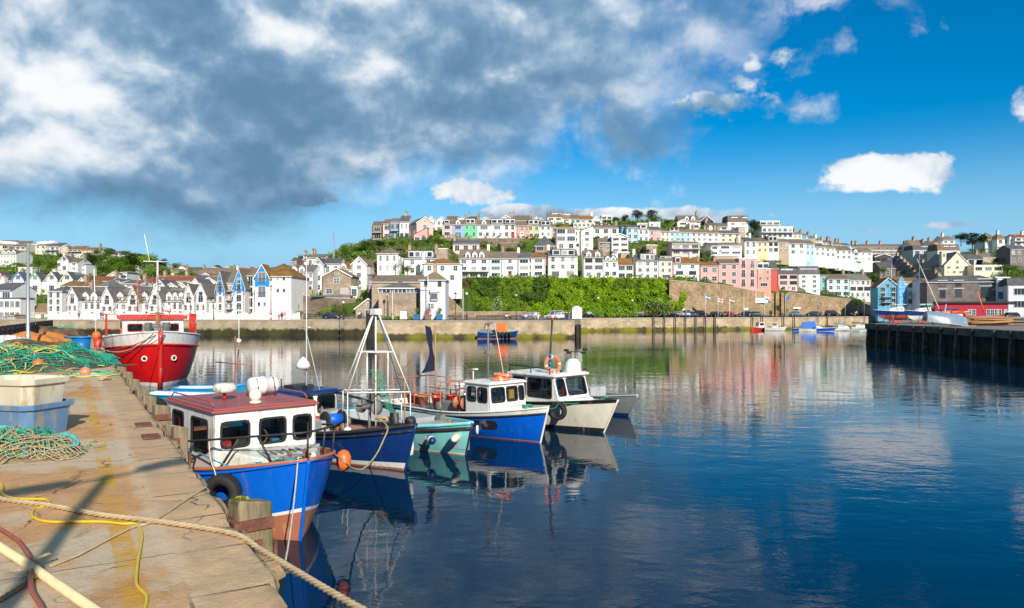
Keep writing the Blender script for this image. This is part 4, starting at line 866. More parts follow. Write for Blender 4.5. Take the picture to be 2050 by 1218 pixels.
# tops
row(3,258,[(905,1000,300,200,150,'g','white','brown',['s2','s2'],'white house with brown roof and gable behind the pink gabled house'),
 (1000,1100,300,195,158,'g','white','rust',['s2','s2'],'white gabled house with lichen roof left of the rose pink house'),
 (1095,1200,240,190,155,'s','offwhite','brown',['s2'],'brown roof house peeping above the rose pink house',{'D':262}),
 (1200,1290,240,180,150,'f','pale',None,['w2'],'flat roofed pale house above the periwinkle house',{'D':262}),
 (1290,1400,240,190,158,'s','offwhite','slate',['s2'],'slate roof house with chimneys behind the green house',{'D':264,'chim':(.1,.95)}),
 (1400,1520,240,195,160,'g','white','slate',['s2'],'white gabled house behind the cream terraced house',{'D':263}),
 (1585,1720,220,185,145,'g','white','brown',['s2'],'broad white gabled house on the crest',{'D':264,'chim':(.8,)}),
 (1720,1874,230,195,150,'s','offwhite','brown',['s3'],'brown roofed house on the crest right of the broad gable',{'D':266})],dep=8)
row(4,268,[(0,120,240,185,153,'s','offwhite','brown',['s3'],'crest house with long brown roof and one chimney',{'chim':(.9,)}),
 (120,225,240,190,153,'g','white','brown',['s2'],'white crest house with gable and lichen patches'),
 (262,400,235,165,130,'m','offwhite','tan',['w2','s2'],'cream crest house with tall glazed box dormers',{'D':272,'dorm':('b',(.3,.95))}),
 (400,480,235,180,135,'m','offwhite','tan',['w1','w1'],'crest house with square white dormer box',{'D':272,'dorm':('b',(.05,.95))}),
 (480,570,240,180,145,'s','offwhite','brown',['w2'],'brown roofed crest house with chimney at right',{'D':273,'chim':(.9,)}),
 (570,690,240,185,150,'s','white','rust',['s2'],'crest house with long lichened roof',{'D':273}),
 (678,775,240,190,152,'g','white','brown',['w1'],'white gabled crest house with large window',{'D':270}),
 (770,868,238,150,147,'f','white',None,['w2','x2'],'white cube crest house with glazed balconies',{'D':272,'balc':[(1,0,1)]}),
 (505,705,258,222,215,'f','white',None,['w5'],'long low white flat roofed house with picture windows',{'D':258}),
 (1105,1200,270,225,220,'f','offwhite',None,['w1'],'white box dormered house below the dark pines',{'D':258}),
 (1215,1320,260,215,210,'f','offwhite',None,['s2'],'flat roofed cream house below the dark pines',{'D':262}),
 (1480,1590,245,210,183,'g','white','grey',['w1'],'white gabled bungalow with picture window near the crest',{'D':266}),
 (1490,1690,215,195,150,'s','tan','brown',['s3'],'large brown roofed house with dormers on the crest',{'D':274,'dorm':('g',.4,.7),'chim':(.98,)}),
 (1690,1820,220,200,147,'g','dark','slate',['x2'],'dark gabled house with white framed glass on the crest',{'D':272}),
 (1595,1695,280,225,220,'f','offwhite',None,['w1'],'small cream flat roofed house near the crest',{'D':262}),
 (1765,1874,275,250,222,'s','white','slate',['s3'],'white low house with slate roof right of the dark gabled one',{'D':264})],dep=8)
row(5,268,[(75,245,270,235,205,'s','white','brown',['w3'],'long white bungalow with brown roof right of the dark gable',{'D':266}),
 (248,425,265,195,148,'m','white','brown',['s2','s2'],'white cube house with brown mansard beside the big round tree',{'D':270,'dorm':('b',(.2,.5),(.75,.98))}),
 (340,400,300,240,235,'f','tan',None,['w1'],'small pinkish brown block below the white cube house',{'D':262}),
 (530,700,260,190,185,'f','offwhite',None,['w3','w3'],'upper cream block of the stepped white flats on the hill',{'D':284,'balc':[(1,0,1)],'chim':()}),
 (545,815,340,240,235,'f','white',None,['w6','w6'],'long lower block of stepped white flats with balconies',{'D':276,'balc':[(1,0,1)]}),
 (815,895,345,300,285,'s','cream','tan',['s2'],'cream cottage first of the descending skyline houses',{'D':290,'chim':(.6,)}),
 (895,950,350,315,298,'s','blue','brown',['s2'],'bright blue skyline cottage',{'D':292,'chim':(.4,)}),
 (950,1015,360,335,315,'s','tan','brown',['s2'],'tan skyline cottage right of the bright blue one',{'D':294,'chim':(.5,)}),
 (1015,1075,380,355,335,'s','white','brown',['s2'],'white skyline cottage below the tan one',{'D':296,'chim':(.5,)}),
 (1075,1165,400,375,355,'s','pale','slate',['s3'],'pale skyline house with slate roof',{'D':298,'chim':(.3,.9)}),
 (1165,1235,410,392,372,'s','offwhite','brown',['s2'],'cream skyline house with two chimneys',{'D':300,'chim':(.1,.9)}),
 (1235,1320,420,400,380,'s','lgrey','slate',['s3'],'grey skyline house with dark roof',{'D':302,'chim':(.2,)}),
 (1320,1385,430,410,392,'s','white','slate',['s2'],'small white skyline house left of the long flats',{'D':304,'chim':(.8,)})],dep=8)
# ---------------- right town
t=h(6,120,545,300,222,200,338,'s','brown','brown',['w12','w12','w10'],'very long brown and white block of flats on the skyline at right',dep=9,chim=(.03,.25,.5,.97),bands=[(.62,'white'),(.28,'white')])
row(6,325,[(250,395,345,300,275,'g','dark','slate',['x3'],'dark framed gabled house with glass front under the long flats',{'D':300}),
 (130,290,420,345,340,'f','lgrey',None,['x2','w3'],'flat roofed grey white house with dark windows on the slope',{'D':285}),
 (80,150,440,392,388,'f','white',None,['w1'],'small white cabin on the wooded slope',{'D':272}),
 (290,418,470,395,345,'s','gstone','slate',['s1'],'stone house with arched window on the slope',{'D':278}),
 (545,660,260,215,165,'s','offwhite','brown',['s3','s3'],'cream house with brown roof right of the long flats',{'D':330,'chim':(.5,)}),
 (660,760,270,215,185,'s','grey','slate',['s3','s3'],'grey slate house left of the pine',{'D':328,'chim':(.2,)}),
 (560,700,300,245,215,'m','grey','slate',['w2'],'grey house with dormers on the right hillside',{'D':318,'dorm':('b',(.5,.9))}),
 (760,940,290,250,205,'m','offwhite','brown',['s2'],'cream house with two dormer windows below the pine',{'D':305,'dorm':('b',(.3,.55),(.6,.85))}),
 (700,800,215,190,175,'s','offwhite','rust',['s2'],'rust roofed house on the crest left of the pine',{'D':334,'chim':(.3,)}),
 (800,900,200,165,135,'s','white','brown',['s2'],'white house with brown roof at the left edge of the pine',{'D':336,'chim':(.4,)}),
 (1145,1250,205,160,105,'h','lgrey','brown',['s2'],'grey house behind the pine with hip roof',{'D':334}),
 (1245,1345,205,155,115,'h','white','tan',['s2'],'white house with tan hip roof right of the pine',{'D':330,'chim':(.5,)}),
 (1390,1500,215,145,122,'s','white','red',['w2','w2'],'white house with red roof and balcony at the right edge',{'D':326,'balc':[(1,0,1)]}),
 (1345,1392,215,140,135,'o','white','red',[],'tall white wall of the red roofed house at right',{'D':328}),
 (1350,1500,360,240,210,'s','gstone','slate',['s3','s3'],'dark stone building on the shaded slope at the right edge',{'D':276}),
 (1055,1290,425,375,368,'f','cream',None,['w3'],'long low cream bungalow with flat roof on the right slope',{'D':258}),
 (1000,1130,380,320,280,'s','pale','slate',['x2'],'pale house with slate roof in shade right of the cream chapel',{'D':290}),
 (1120,1240,330,305,275,'s','tan','brown',['s2'],'low brown roofed house among the right hand trees',{'D':296})],dep=8)
t=h(6,815,1025,445,370,262,262,'g','cream','slate',['s3','s4'],'large cream chapel like gabled house with small belfry',dep=14,name='chapel_house')
mb=MB(); mb.box((-3.9,2.2,5),(1.6,1.6,6)); mb.box((-3.9,2.2,8.1),(1.9,1.9,.3)); mb.box((-3.9,1.38,6.8),(.5,.05,1.1),1); mb.build('belfry',[wmat('cream'),wmat('dark')],t)
# stepped terraces descending between blue flats and chapel
k=0
for i in range(6):
    x=430+i*28; y=300+i*26
    h(6,x,x+48,y+60,y+22,y-8,300-i*5,'g','offwhite' if i%2 else 'tan','slate',['s1'],'small stepped terrace cottage of the upper flight right of the long flats' if 0 else ['cream','white','tan'][i%3]+' stepped cottage, '+['first','second','third','fourth','fifth','sixth'][i]+' of the upper flight below the long flats',dep=8,chim=(.9,),group='stepped cottages on the right')
for i in range(6):
    x=640+i*27; y=365+i*22
    h(6,x,x+50,y+60,y+20,y-15,280-i*5,'g','tan' if i%2 else 'grey','brown',['s1'],['grey','tan'][i%2]+' stepped cottage, '+['first','second','third','fourth','fifth','sixth'][i]+' of the lower flight descending left of the chapel like house',dep=8,chim=(.9,),group='stepped cottages on the right')
# blue flats and neighbours
t=h(6,432,512,700,500,465,222,'s','lblue','rust',['s1','s1','s1'],'light blue front of the waterfront flats with painted dark blue wave',dep=9)
mb=MB(); n=16; pw=[]
for i in range(n+1):
    u=i/n; x_=-5.8+11.6*u; pw.append((x_, -.06, 14*(.52+.14*sin(u*3.1)+ .02*sin(u*20))))
w_=(512-432)*.24624/F*222; pw=[(-w_/2+w_*i/n, -.06, 6.2+2.6*sin(pi*min(1,i/n*1.2))) for i in range(n+1)]
mb.add(pw+[(w_/2,-.06,0),(-w_/2,-.06,0)],[list(range(n+3))[::-1]]); mb.build('painted_wave',wmat('blue'),t)
h(6,283,432,720,540,470,223,'g','turq','rust',['f2','f2','f2','s2'],'turquoise blue waterfront flats with black balconies',dep=10,win='f',balc=[(1,.2,.7),(2,.2,.7)],yaw=-14)
h(6,512,580,700,505,475,222,'s','white','rust',['w1','w1','w1'],'white bay of the waterfront flats beside the wave mural',dep=9,balc=[(1,.1,.9)])
h(6,580,657,700,505,475,222,'s','salmon','brown',['w1','w1','s1'],'orange red right end of the waterfront flats',dep=9)
h(6,655,705,700,500,480,215,'s','white','brown',['s1','s1'],'narrow white building between the orange flats and the stone building',dep=7)
t=h(6,722,1250,745,505,455,188,'h','gstone','slate',[],'long grey stone waterfront building with large green framed windows',dep=9,yaw=-18)
ww_=(1250-705)*.24624/F*188
GW='x'
for u,z,wd2,hh in ((.2,9.8,1.2,1.2),(.41,9.8,1.3,1.2),(.745,9.9,2.2,1.4),(.9,10,1.4,1.2),(.2,6.8,1.2,2.0),(.41,7.0,1.4,1.9),(.76,6.9,2.0,2.6),(.91,7.2,1.2,1.4)):
    link('window',window_mesh(wd2,hh,'x'),t,(-ww_/2+u*ww_,0,z-3.4)); MB().box((-ww_/2+u*ww_,-.06,z-3.4+hh+.3),(wd2+1.0,.12,.18)).build('lintel',wmat('lgrey'),t)
# shop front, red
zf=W(0,605,186).z; 
t=thing('shop_front','long crimson shop front with white arched windows under the grey stone building','shop front',(XD(1690+1060*.24624,183.6),183.6,3.2),radians(-18))
L_=(1340-780)*.24624/F*186; crim=mat('crimson_paint',(.42,.006,.04),.5,.1); MB().box((0,.8,1.9),(L_,1.6,3.9)).build('fascia',crim,t); MB().box((0,.6,4.05),(L_+.4,2.4,.45)).build('shop_roof',mat('felt_roof',(.03,.03,.035),.8),t)
MB().box((-L_*.32,-.04,1.3),(4.2,.1,2.4)).build('roller_door',wmat('dark'),t); MB().box((-L_*.32,-.1,1.2),(3.8,.1,2.2)).build('door',mat('navy_paint',(.01,.03,.16),.4),t)
for u in (-.06,-.01,.17,.22,.27,.31,.39,.44): link('window',window_mesh(.8,1.4,'s'),t,(u*L_,-.02,.9))
h(6,1250,1338,760,475,470,184.5,'f','white',None,['x1','x1','s1'],'narrow white flat topped building joined right of the grey stone building',dep=9,yaw=-18)
h(6,1345,1500,740,535,480,180.5,'m','pale','slate',['w1','w1'],'white building with black roof and teal shop panels at the right edge',dep=9,yaw=-18)
t=thing('shop_front','teal and white shop panel at the right edge of the waterfront','shop front',(XD(1690+1420*.24624,183.5),183.5,3.2)); MB().box((0,.2,1.5),(9.2,.3,3)).build('fascia',white,t)
for i in (-1,1): MB().box((i*1.3,-.02,1.4),(1.0,.15,2)).build('shutter',mat('teal_paint',(.05,.4,.42),.5),t)
# slim radio masts on the hill
t=thing('radio_mast','slender lattice radio mast above the centre left houses','radio mast',(XD(668,190),190,10)); mb=MB(); hm=W(0,463,190).z-10
for k in range(3): mb.tube([(.3*cos(2.1*k),.3*sin(2.1*k),0),(.08*cos(2.1*k),.08*sin(2.1*k),hm)],.04,5)
mb.build('lattice',steel,t); mb=MB()
for i in range(28):
    z=hm*i/28; r=.3-.22*i/28; r2=.3-.22*(i+1)/28
    for k in range(3): mb.tube([(r*cos(2.1*k),r*sin(2.1*k),z),(r2*cos(2.1*k+2.1),r2*sin(2.1*k+2.1),z+hm/28)],.022,4)
mb.build('bracing',steel,t); MB().tube([(-.7,0,hm*.6),(.7,0,hm*.6)],.03,5).build('aerial',steel,t)
# ------------------------------------------------------------ vegetation
def rv(): 
    while True:
        v = Vector((random.uniform(-1,1), random.uniform(-1,1), random.uniform(-1,1)))
        if .05 < v.length < 1: return v.normalized()
def leaf(mb, p, s, n=None, m=0):
    n = (n or rv()); n = (n+rv()*.9).normalized(); a = n.orthogonal().normalized(); b = n.cross(a); t = random.uniform(0, 6.3); u = (a*cos(t)+b*sin(t))*s*random.uniform(.6, 1.2); v = (b*cos(t)-a*sin(t))*s*random.uniform(.4, .9)
    mb.v += [tuple(p-u), tuple(p+v), tuple(p+u), tuple(p-v)]; o = len(mb.v); mb.f.append([o-4,o-3,o-2,o-1]); mb.m.append(m); mb.sm.append(False)
LG = leafmat('leaves_bright', (.09,.19,.015), (.28,.42,.03)); LM = leafmat('leaves_mid', (.045,.11,.012), (.14,.24,.03)); LD = leafmat('leaves_dark', (.015,.035,.012), (.045,.075,.02)); LO = leafmat('leaves_olive', (.09,.10,.03), (.22,.2,.06))
LC = leafmat('leaves_climber', (.10,.22,.008), (.40,.62,.02), .4)
bark = mat('bark', (.10,.075,.05), .9, .3, 4, bump=.5)
CR = {}
def crown_mesh(kind, i, m):
    k = (kind, i, m.name)
    if k in CR: return CR[k]
    random.seed(hash(kind) % 1 + i*17+len(kind)); mb = MB()
    if kind == 'round': lumps = [(rv()*random.uniform(.3,.68), random.uniform(.26,.42)) for _ in range(15)]; n = 130
    elif kind == 'pine': lumps = [(Vector((random.uniform(-.75,.75), random.uniform(-.75,.75), random.uniform(-.2,.7))), random.uniform(.22,.36)) for _ in range(13)]; n = 120
    elif kind == 'tall': lumps = [(Vector((random.uniform(-.4,.4)*(1-z*.5), random.uniform(-.4,.4), z)), .42*(1-.35*z)) for z in [(-.8+1.6*j/11) for j in range(12)]]; n = 120
    elif kind == 'bush': lumps = [(Vector((random.uniform(-.75,.75), random.uniform(-.7,.7), random.uniform(-.7,.3))), random.uniform(.25,.4)) for _ in range(12)]; n = 90
    else: lumps = [(rv()*random.uniform(.3,.8), .22) for _ in range(16)]; n = 22
    for c, r in lumps:
        fl = .5 if kind == 'pine' else 1
        for _ in range(n):
            d = rv(); 
            if d.z < -.4 and random.random() < .6: d.z = -d.z
            p = c+Vector((d.x, d.y, d.z*fl))*r*random.uniform(.8, 1.12); leaf(mb, p, .055 if n > 30 else .035, d)
    CR[k] = mb.mesh('crown', [m]); return CR[k]
TC = [0]
def tree(px, pyb, pyt, wpx, D, kind, m, label, cat='tree', name='tree', group=None, zb=None):
    TC[0] += 1; base = W(px, pyb, D); h = (pyb-pyt)*D/F; r = wpx/2*D/F
    t = thing(name, label, cat, base, random.uniform(0, 6.3), group)
    ch = h*{'round':.8,'pine':.5,'tall':.95,'bush':1.1,'bare':.8}[kind]
    c = link('crown', crown_mesh(kind, TC[0] % 4, m), t, (0, 0, h-ch/2)); c.scale = (r, r, ch/2)
    if kind != 'bush' or h > 3:
        mb = MB(); mb.tube([(0,0,-1.5),(.05*r,0,h*.35),(-.05*r,.03*r,h*.7)], max(.12,h*.035), 7, r2=.06*h*.3)
        for k in range(6):
            a = k*1.05+.3; z0 = h*(.3+.06*k); mb.tube([(0,0,z0),(cos(a)*r*.35,sin(a)*r*.35,z0+h*.14),(cos(a)*r*.7,sin(a)*r*.7,z0+h*.22)], h*.015, 5, r2=h*.005)
        mb.build('trunk', bark, t)
    return t
random.seed(5)
# woods on the left hill
WL = 'leafy green tree in the wood on the left hillside'
for i in range(30):
    u = random.random(); px = 165+u*215; D = random.uniform(236, 292); g = W(0, 0, D)
    z = ground(px, D); py = HZ-(z-H)*F/D; hh = random.uniform(4.5, 8)/D*F
    tree(px, py, py-hh, random.uniform(6,10)/D*F, D, 'round', LM if i % 3 else LG, WL, group='wood on the left hillside')
for R, x, yb, yt, w, D, k, m, lab in [(1,140,440,380,180,245,'bush',LM,'round dark bush in front of the big cream house'),(1,360,490,330,130,236,'round',LM,'dark green tree right of the tall lamp post'),(1,470,490,375,160,234,'round',LG,'bright green tree left of the white villa'),(1,560,350,290,150,285,'bush',LM,'shrubbery in front of the ridge houses on the left'),(1,640,362,330,120,280,'bush',LG,'low bushes above the white villa'),
 (1,910,345,275,90,292,'round',LM,'small ridge tree right of the rust red roofs'),(1,1035,350,262,110,300,'round',LD,'dark purple green ridge tree on the left hill'),(1,1180,360,280,130,302,'round',LM,'broad ridge tree on the left hill between two roofs'),(1,1310,392,308,95,310,'round',LD,'small dark pine on the left ridge'),(1,1440,405,350,110,318,'round',LM,'ridge tree behind the trawler aerial'),(1,1540,470,360,110,310,'round',LM,'round tree right of the trawler mast top'),(1,1650,500,390,130,300,'round',LM,'big spreading tree at the end of the left ridge'),(1,1705,550,470,80,250,'round',LG,'light green tree below the end of the left ridge'),
 (1,1640,560,515,60,240,'bush',LG,'small bush by the cream houses'),(1,350,790,740,110,178,'bush',LM,'dark shrub behind the small cream building at left'),(1,435,935,895,60,161,'bush',LG,'clipped yellow green shrub behind the left quay'),
 (2,280,300,255,100,420,'round',LM,'distant round tree on the skyline left of centre'),(2,600,300,280,60,400,'bush',LM,'small distant bush behind the blue gables'),
 (2,1600,185,30,150,232,'round',LG,'bright green tree on the skyline left of the hill'),(2,1720,180,60,170,236,'round',LM,'mid green skyline tree near the mast'),(2,1800,175,15,160,238,'round',LG,'tall green skyline tree at the top of the slope'),(2,1850,260,40,140,230,'round',LM,'dense tree behind the white hip roofed villa'),(3,330,500,380,180,232,'round',LM,'leafy tree below the dark brown end house'),(3,470,470,370,150,226,'round',LD,'dark tree right below the brown end house'),(3,590,460,375,140,226,'round',LG,'green tree below the sky blue house'),(3,690,450,350,100,224,'round',LG,'bright round tree below the blue windowed house'),(3,810,465,395,90,222,'round',LO,'yellow green tree below the pink annexe'),(3,540,600,540,160,200,'round',LM,'tree behind the white hip roofed villa, lower slope'),
 (3,620,705,560,230,178,'bare',LO,'thin branched bare tree in front of the white villa'),(3,730,708,610,110,176,'round',LO,'yellow green bush beside the bare tree'),(3,950,440,330,90,234,'tall',LM,'conifer below the white gabled houses'),(3,1030,450,350,120,234,'round',LM,'dark bush left of the pale pink slate roofed house'),(3,990,310,280,50,240,'bush',LD,'small dark bush on the bank below the white gables'),
 (3,1170,590,510,50,210,'tall',LO,'bushy climber beside the white inn'),(3,1450,430,378,110,236,'bush',LG,'bright green creeper on the garden wall'),(3,1590,490,415,60,232,'tall',LD,'dark pointed conifer above the turquoise house'),(3,1680,490,420,130,234,'bush',LM,'shrubs above the white bay house'),(3,1830,420,380,90,234,'bush',LG,'creeper below the salmon terraced house'),
 (4,45,430,375,100,234,'bush',LG,'light green bush left of the glazed gable house'),(4,905,235,150,100,262,'round',LD,'dark round tree left of the crest pines'),(4,990,240,125,100,264,'round',LD,'tall dark tree left of the big pine'),(4,1105,215,85,170,268,'round',LD,'large umbrella pine on the hilltop'),(4,1240,215,85,160,270,'round',LD,'right hand umbrella pine on the hilltop'),(4,1270,240,140,150,264,'round',LM,'broad green tree below the umbrella pines'),(4,1395,245,180,110,264,'round',LM,'small round tree right of the umbrella pines'),(4,1100,260,205,160,262,'bush',LM,'hedge below the umbrella pines'),
 (4,850,530,470,90,222,'bush',LD,'dark shrub below the small stone house'),(4,1185,500,445,110,230,'bush',LD,'dark green shrub on the slope below the pink house'),(4,1340,440,400,100,234,'bush',LG,'yellow green hedge beside the purple gable'),(4,990,495,455,60,222,'bush',LD,'small dark shrub at the white gabled villa'),(4,1780,570,470,130,224,'round',LM,'trees left of the slope balcony house'),(4,1760,575,520,80,221,'bush',LG,'light green bush above the pink cottage'),(4,1540,275,240,90,256,'bush',LG,'green shrub below the crest bungalow'),(4,1730,290,230,90,262,'round',LM,'bush beside the dark gabled house'),(4,730,380,340,60,242,'bush',LM,'dark bush by the long white terraced house'),(4,615,475,440,60,222,'bush',LM,'small bush below the tall white mono pitch house'),
 (5,475,330,150,170,262,'round',LD,'big dark round tree on the hill beside the stepped flats'),(5,425,330,275,60,258,'round',LM,'smaller tree at the foot of the big dark one'),(5,80,500,440,110,236,'bush',LM,'shrubs left of the white balcony house'),(5,50,540,475,90,232,'bush',LG,'yellow green shrubs above the pink cottage roofs'),(5,30,260,205,80,262,'bush',LG,'bush at the skyline below the dark gable'),
 (5,1380,950,860,110,226,'round',LM,'round green tree against the quay wall on the right'),(5,685,990,915,60,221,'round',LM,'small tree beside the wall buttresses'),(5,770,985,930,35,222,'bush',LG,'small bright green bush in a wall recess'),(5,1385,560,520,60,258,'bush',LM,'tree at the end of the hanging wood'),(6,320,450,380,90,262,'round',LG,'bright tree left of the stone arched house'),(6,250,510,430,110,255,'round',LM,'tree behind the turquoise flats'),(6,485,470,400,60,262,'round',LD,'dark tree below the stepped cottages'),(6,560,430,375,60,268,'round',LD,'dark bushes between the stepped cottages'),(6,610,430,385,50,262,'round',LM,'small tree left of the lower cottages'),
 (6,1040,245,98,240,320,'round',LD,'great spreading pine tree on the right hill'),(6,950,190,100,150,322,'round',LD,'left limb pine of the right hill, smaller'),(6,1130,215,120,120,321,'round',LD,'right limb of the great spreading pine, lower'),(6,1080,265,225,170,312,'bush',LM,'hedges under the great pine'),(6,1280,250,210,110,312,'bush',LG,'hedge below the tan hip roofed house'),(6,1300,330,230,150,295,'round',LD,'dark trees on the shaded right slope'),(6,1240,380,300,110,280,'round',LD,'dark tree above the long cream bungalow'),(6,1180,380,330,120,272,'bush',LM,'bushes behind the long cream bungalow'),(6,1330,420,345,150,255,'bush',LM,'wide bush right of the long cream bungalow'),(6,1400,420,355,130,254,'bush',LM,'bush at the right edge above the black roof')]:
    ox, oy, s = REG[R]; tree(ox+x*s, oy+yb*s, oy+yt*s, w*s, D, k, m, lab, 'shrub' if k == 'bush' else 'tree', 'shrub' if k == 'bush' else 'tree')
# wooded slope on the right
random.seed(21)
for i in range(34):
    px = random.uniform(1520, 1735); P = prof(px); D = random.uniform(P[3][0]+1, P[4][0]); z = ground(px, D); py = HZ-(z-H)*F/D
    tree(px, py+1, py-random.uniform(2,4.2)/D*F, random.uniform(4,7)/D*F, D, 'bush', (LM, LG, LD)[i % 3], 'green shrub on the wooded slope above the pink and white houses', 'shrub', 'shrub', 'shrubs on the right slope')
# hanging gardens beside the stone house
for i,(px,pyb,pyt,w,m) in enumerate([(566,630,585,10,LG),(588,628,594,24,LG),(560,636,612,22,LO),(600,636,618,30,LM),(620,636,625,20,LM),(640,634,618,18,LO),(655,634,605,22,LG),(672,636,598,22,LM),(683,636,608,24,LO),(690,636,612,18,LM),(530,637,625,20,LM),(575,637,625,26,LO)]):
    tree(px,pyb,pyt,w,164.5-.3*i,'bush',m,['bright upright climber at the end wall of the marina flats','bright green ivy block on the quay garden wall','olive shrubs at the foot of the flats wall','dark flowering shrubs along the railings, left','low shrubs along the railings, middle','olive shrub against the garden wall','light green shrub growing up the garden wall','tall shrub left of the stone boathouse','brownish shrub beside the boathouse','bush touching the boathouse roof','round bush by the white steps','mixed shrubs below the white steps'][i],'shrub','shrub')
# ivy bank
def ivy():
    random.seed(3); mb = MB(); base = MB()
    def surf(u, v):
        px = 893+u*(1378-893); 
        top = 557.5+5*max(0, (px-1250)/120)**2+ (18*max(0, (930-px)/37) if px < 930 else 0); bot = 633
        py = bot+(top-bot)*v; D = 198+7*v-1.9*abs(mnoise.noise(Vector((px*.04, v*3, 1.3))))*2-.9*mnoise.noise(Vector((px*.15, v*9, 0)))-.8
        if px > 1290: D = D+(px-1290)/90*5
        return W(px+(-22*(1-v)**2 if u > .9 else 0), py, D)
    nu, nv = 150, 24
    vs = [surf(i/nu, j/nv) for i in range(nu+1) for j in range(nv+1)]
    base.add(vs, [[i*(nv+1)+j, (i+1)*(nv+1)+j, (i+1)*(nv+1)+j+1, i*(nv+1)+j+1] for i in range(nu) for j in range(nv)])
    for _ in range(46000):
        u, v = random.random(), random.random(); p = surf(u, v); d = Vector((0, -.8, .5)); p = p+rv()*.35+Vector((0, -.2, .0))
        k = mnoise.noise(Vector((u*9, v*3, 5))); px = 893+u*485
        m = 0 if px > 1060 and k > -.25 else (1 if k > -.1 or px > 1120 else 2)
        if px < 945 and v > .62: m = 3
        leaf(mb, p, random.uniform(.2,.42), d, m)
    t = thing('ivy_bank', 'dense bright green ivy and creeper covering the high bank below the white row', 'ivy', (0,0,0))
    base.build('shade_backing', mat('ivy_shade', (.03,.06,.01), .9, .3, 1), t); mb.build('leaves', [LC, LG, LM, LO], t)  # continuous dark sheet, coloured as the shade behind the leaves
ivy()
wf = mat('white_blossom', (.6,.62,.5), .8, .1); 
def blossom(px, D, pyb, pyt, w, lab):
    t = tree(px, pyb, pyt, w, D, 'bush', LM, lab, 'shrub', 'shrub'); random.seed(px); mb = MB(); r = w/2*D/F; h = (pyb-pyt)*D/F
    for _ in range(120):
        d = rv(); d.y = -abs(d.y); leaf(mb, Vector((d.x*r*.95, d.y*r*.95, h*.5+d.z*h*.5)), .12, d)
    o = mb.build('blossom', wf, t); o.rotation_euler = (0, 0, -t.rotation_euler.z)
blossom(1315, 195, 633, 597, 62, 'white flowering shrub at the foot of the ivy bank')
blossom(995, 190, 628, 595, 22, 'pale flowering shrub in the ivy bank, left')
# undergrowth
random.seed(9); mb = MB(); 
for _ in range(11000):
    px = random.uniform(-60, 2110); P = prof(px); D = random.uniform(P[2][0]+2, P[7][0]+6)
    if 893 < px < 1380 and D < 208: continue
    z = ground(px, D); c = Vector((XD(px, D), D, z+.2)); s = random.uniform(.3, .8); m = random.choice((0,0,1,2))
    for _ in range(5): leaf(mb, c+Vector((random.gauss(0,.7), random.gauss(0,.7), abs(random.gauss(0,.5)))), s*.7, Vector((0,-.5,.8)), m)
o = mb.build('undergrowth', [LM, LG, LO]); tagged(o, 'rough grass and low undergrowth between the hillside houses', 'undergrowth'); o['kind'] = 'stuff'
# lawn by the harbour office
mb = MB(); mb.quad((XD(765,147),147,3.6),(XD(828,147),147,3.6),(XD(820,152),152,5.0),(XD(765,152),152,5.0)); o = mb.build('lawn', mat('lawn_grass', (.11,.22,.02), .9, .2, 2)); struct(o)
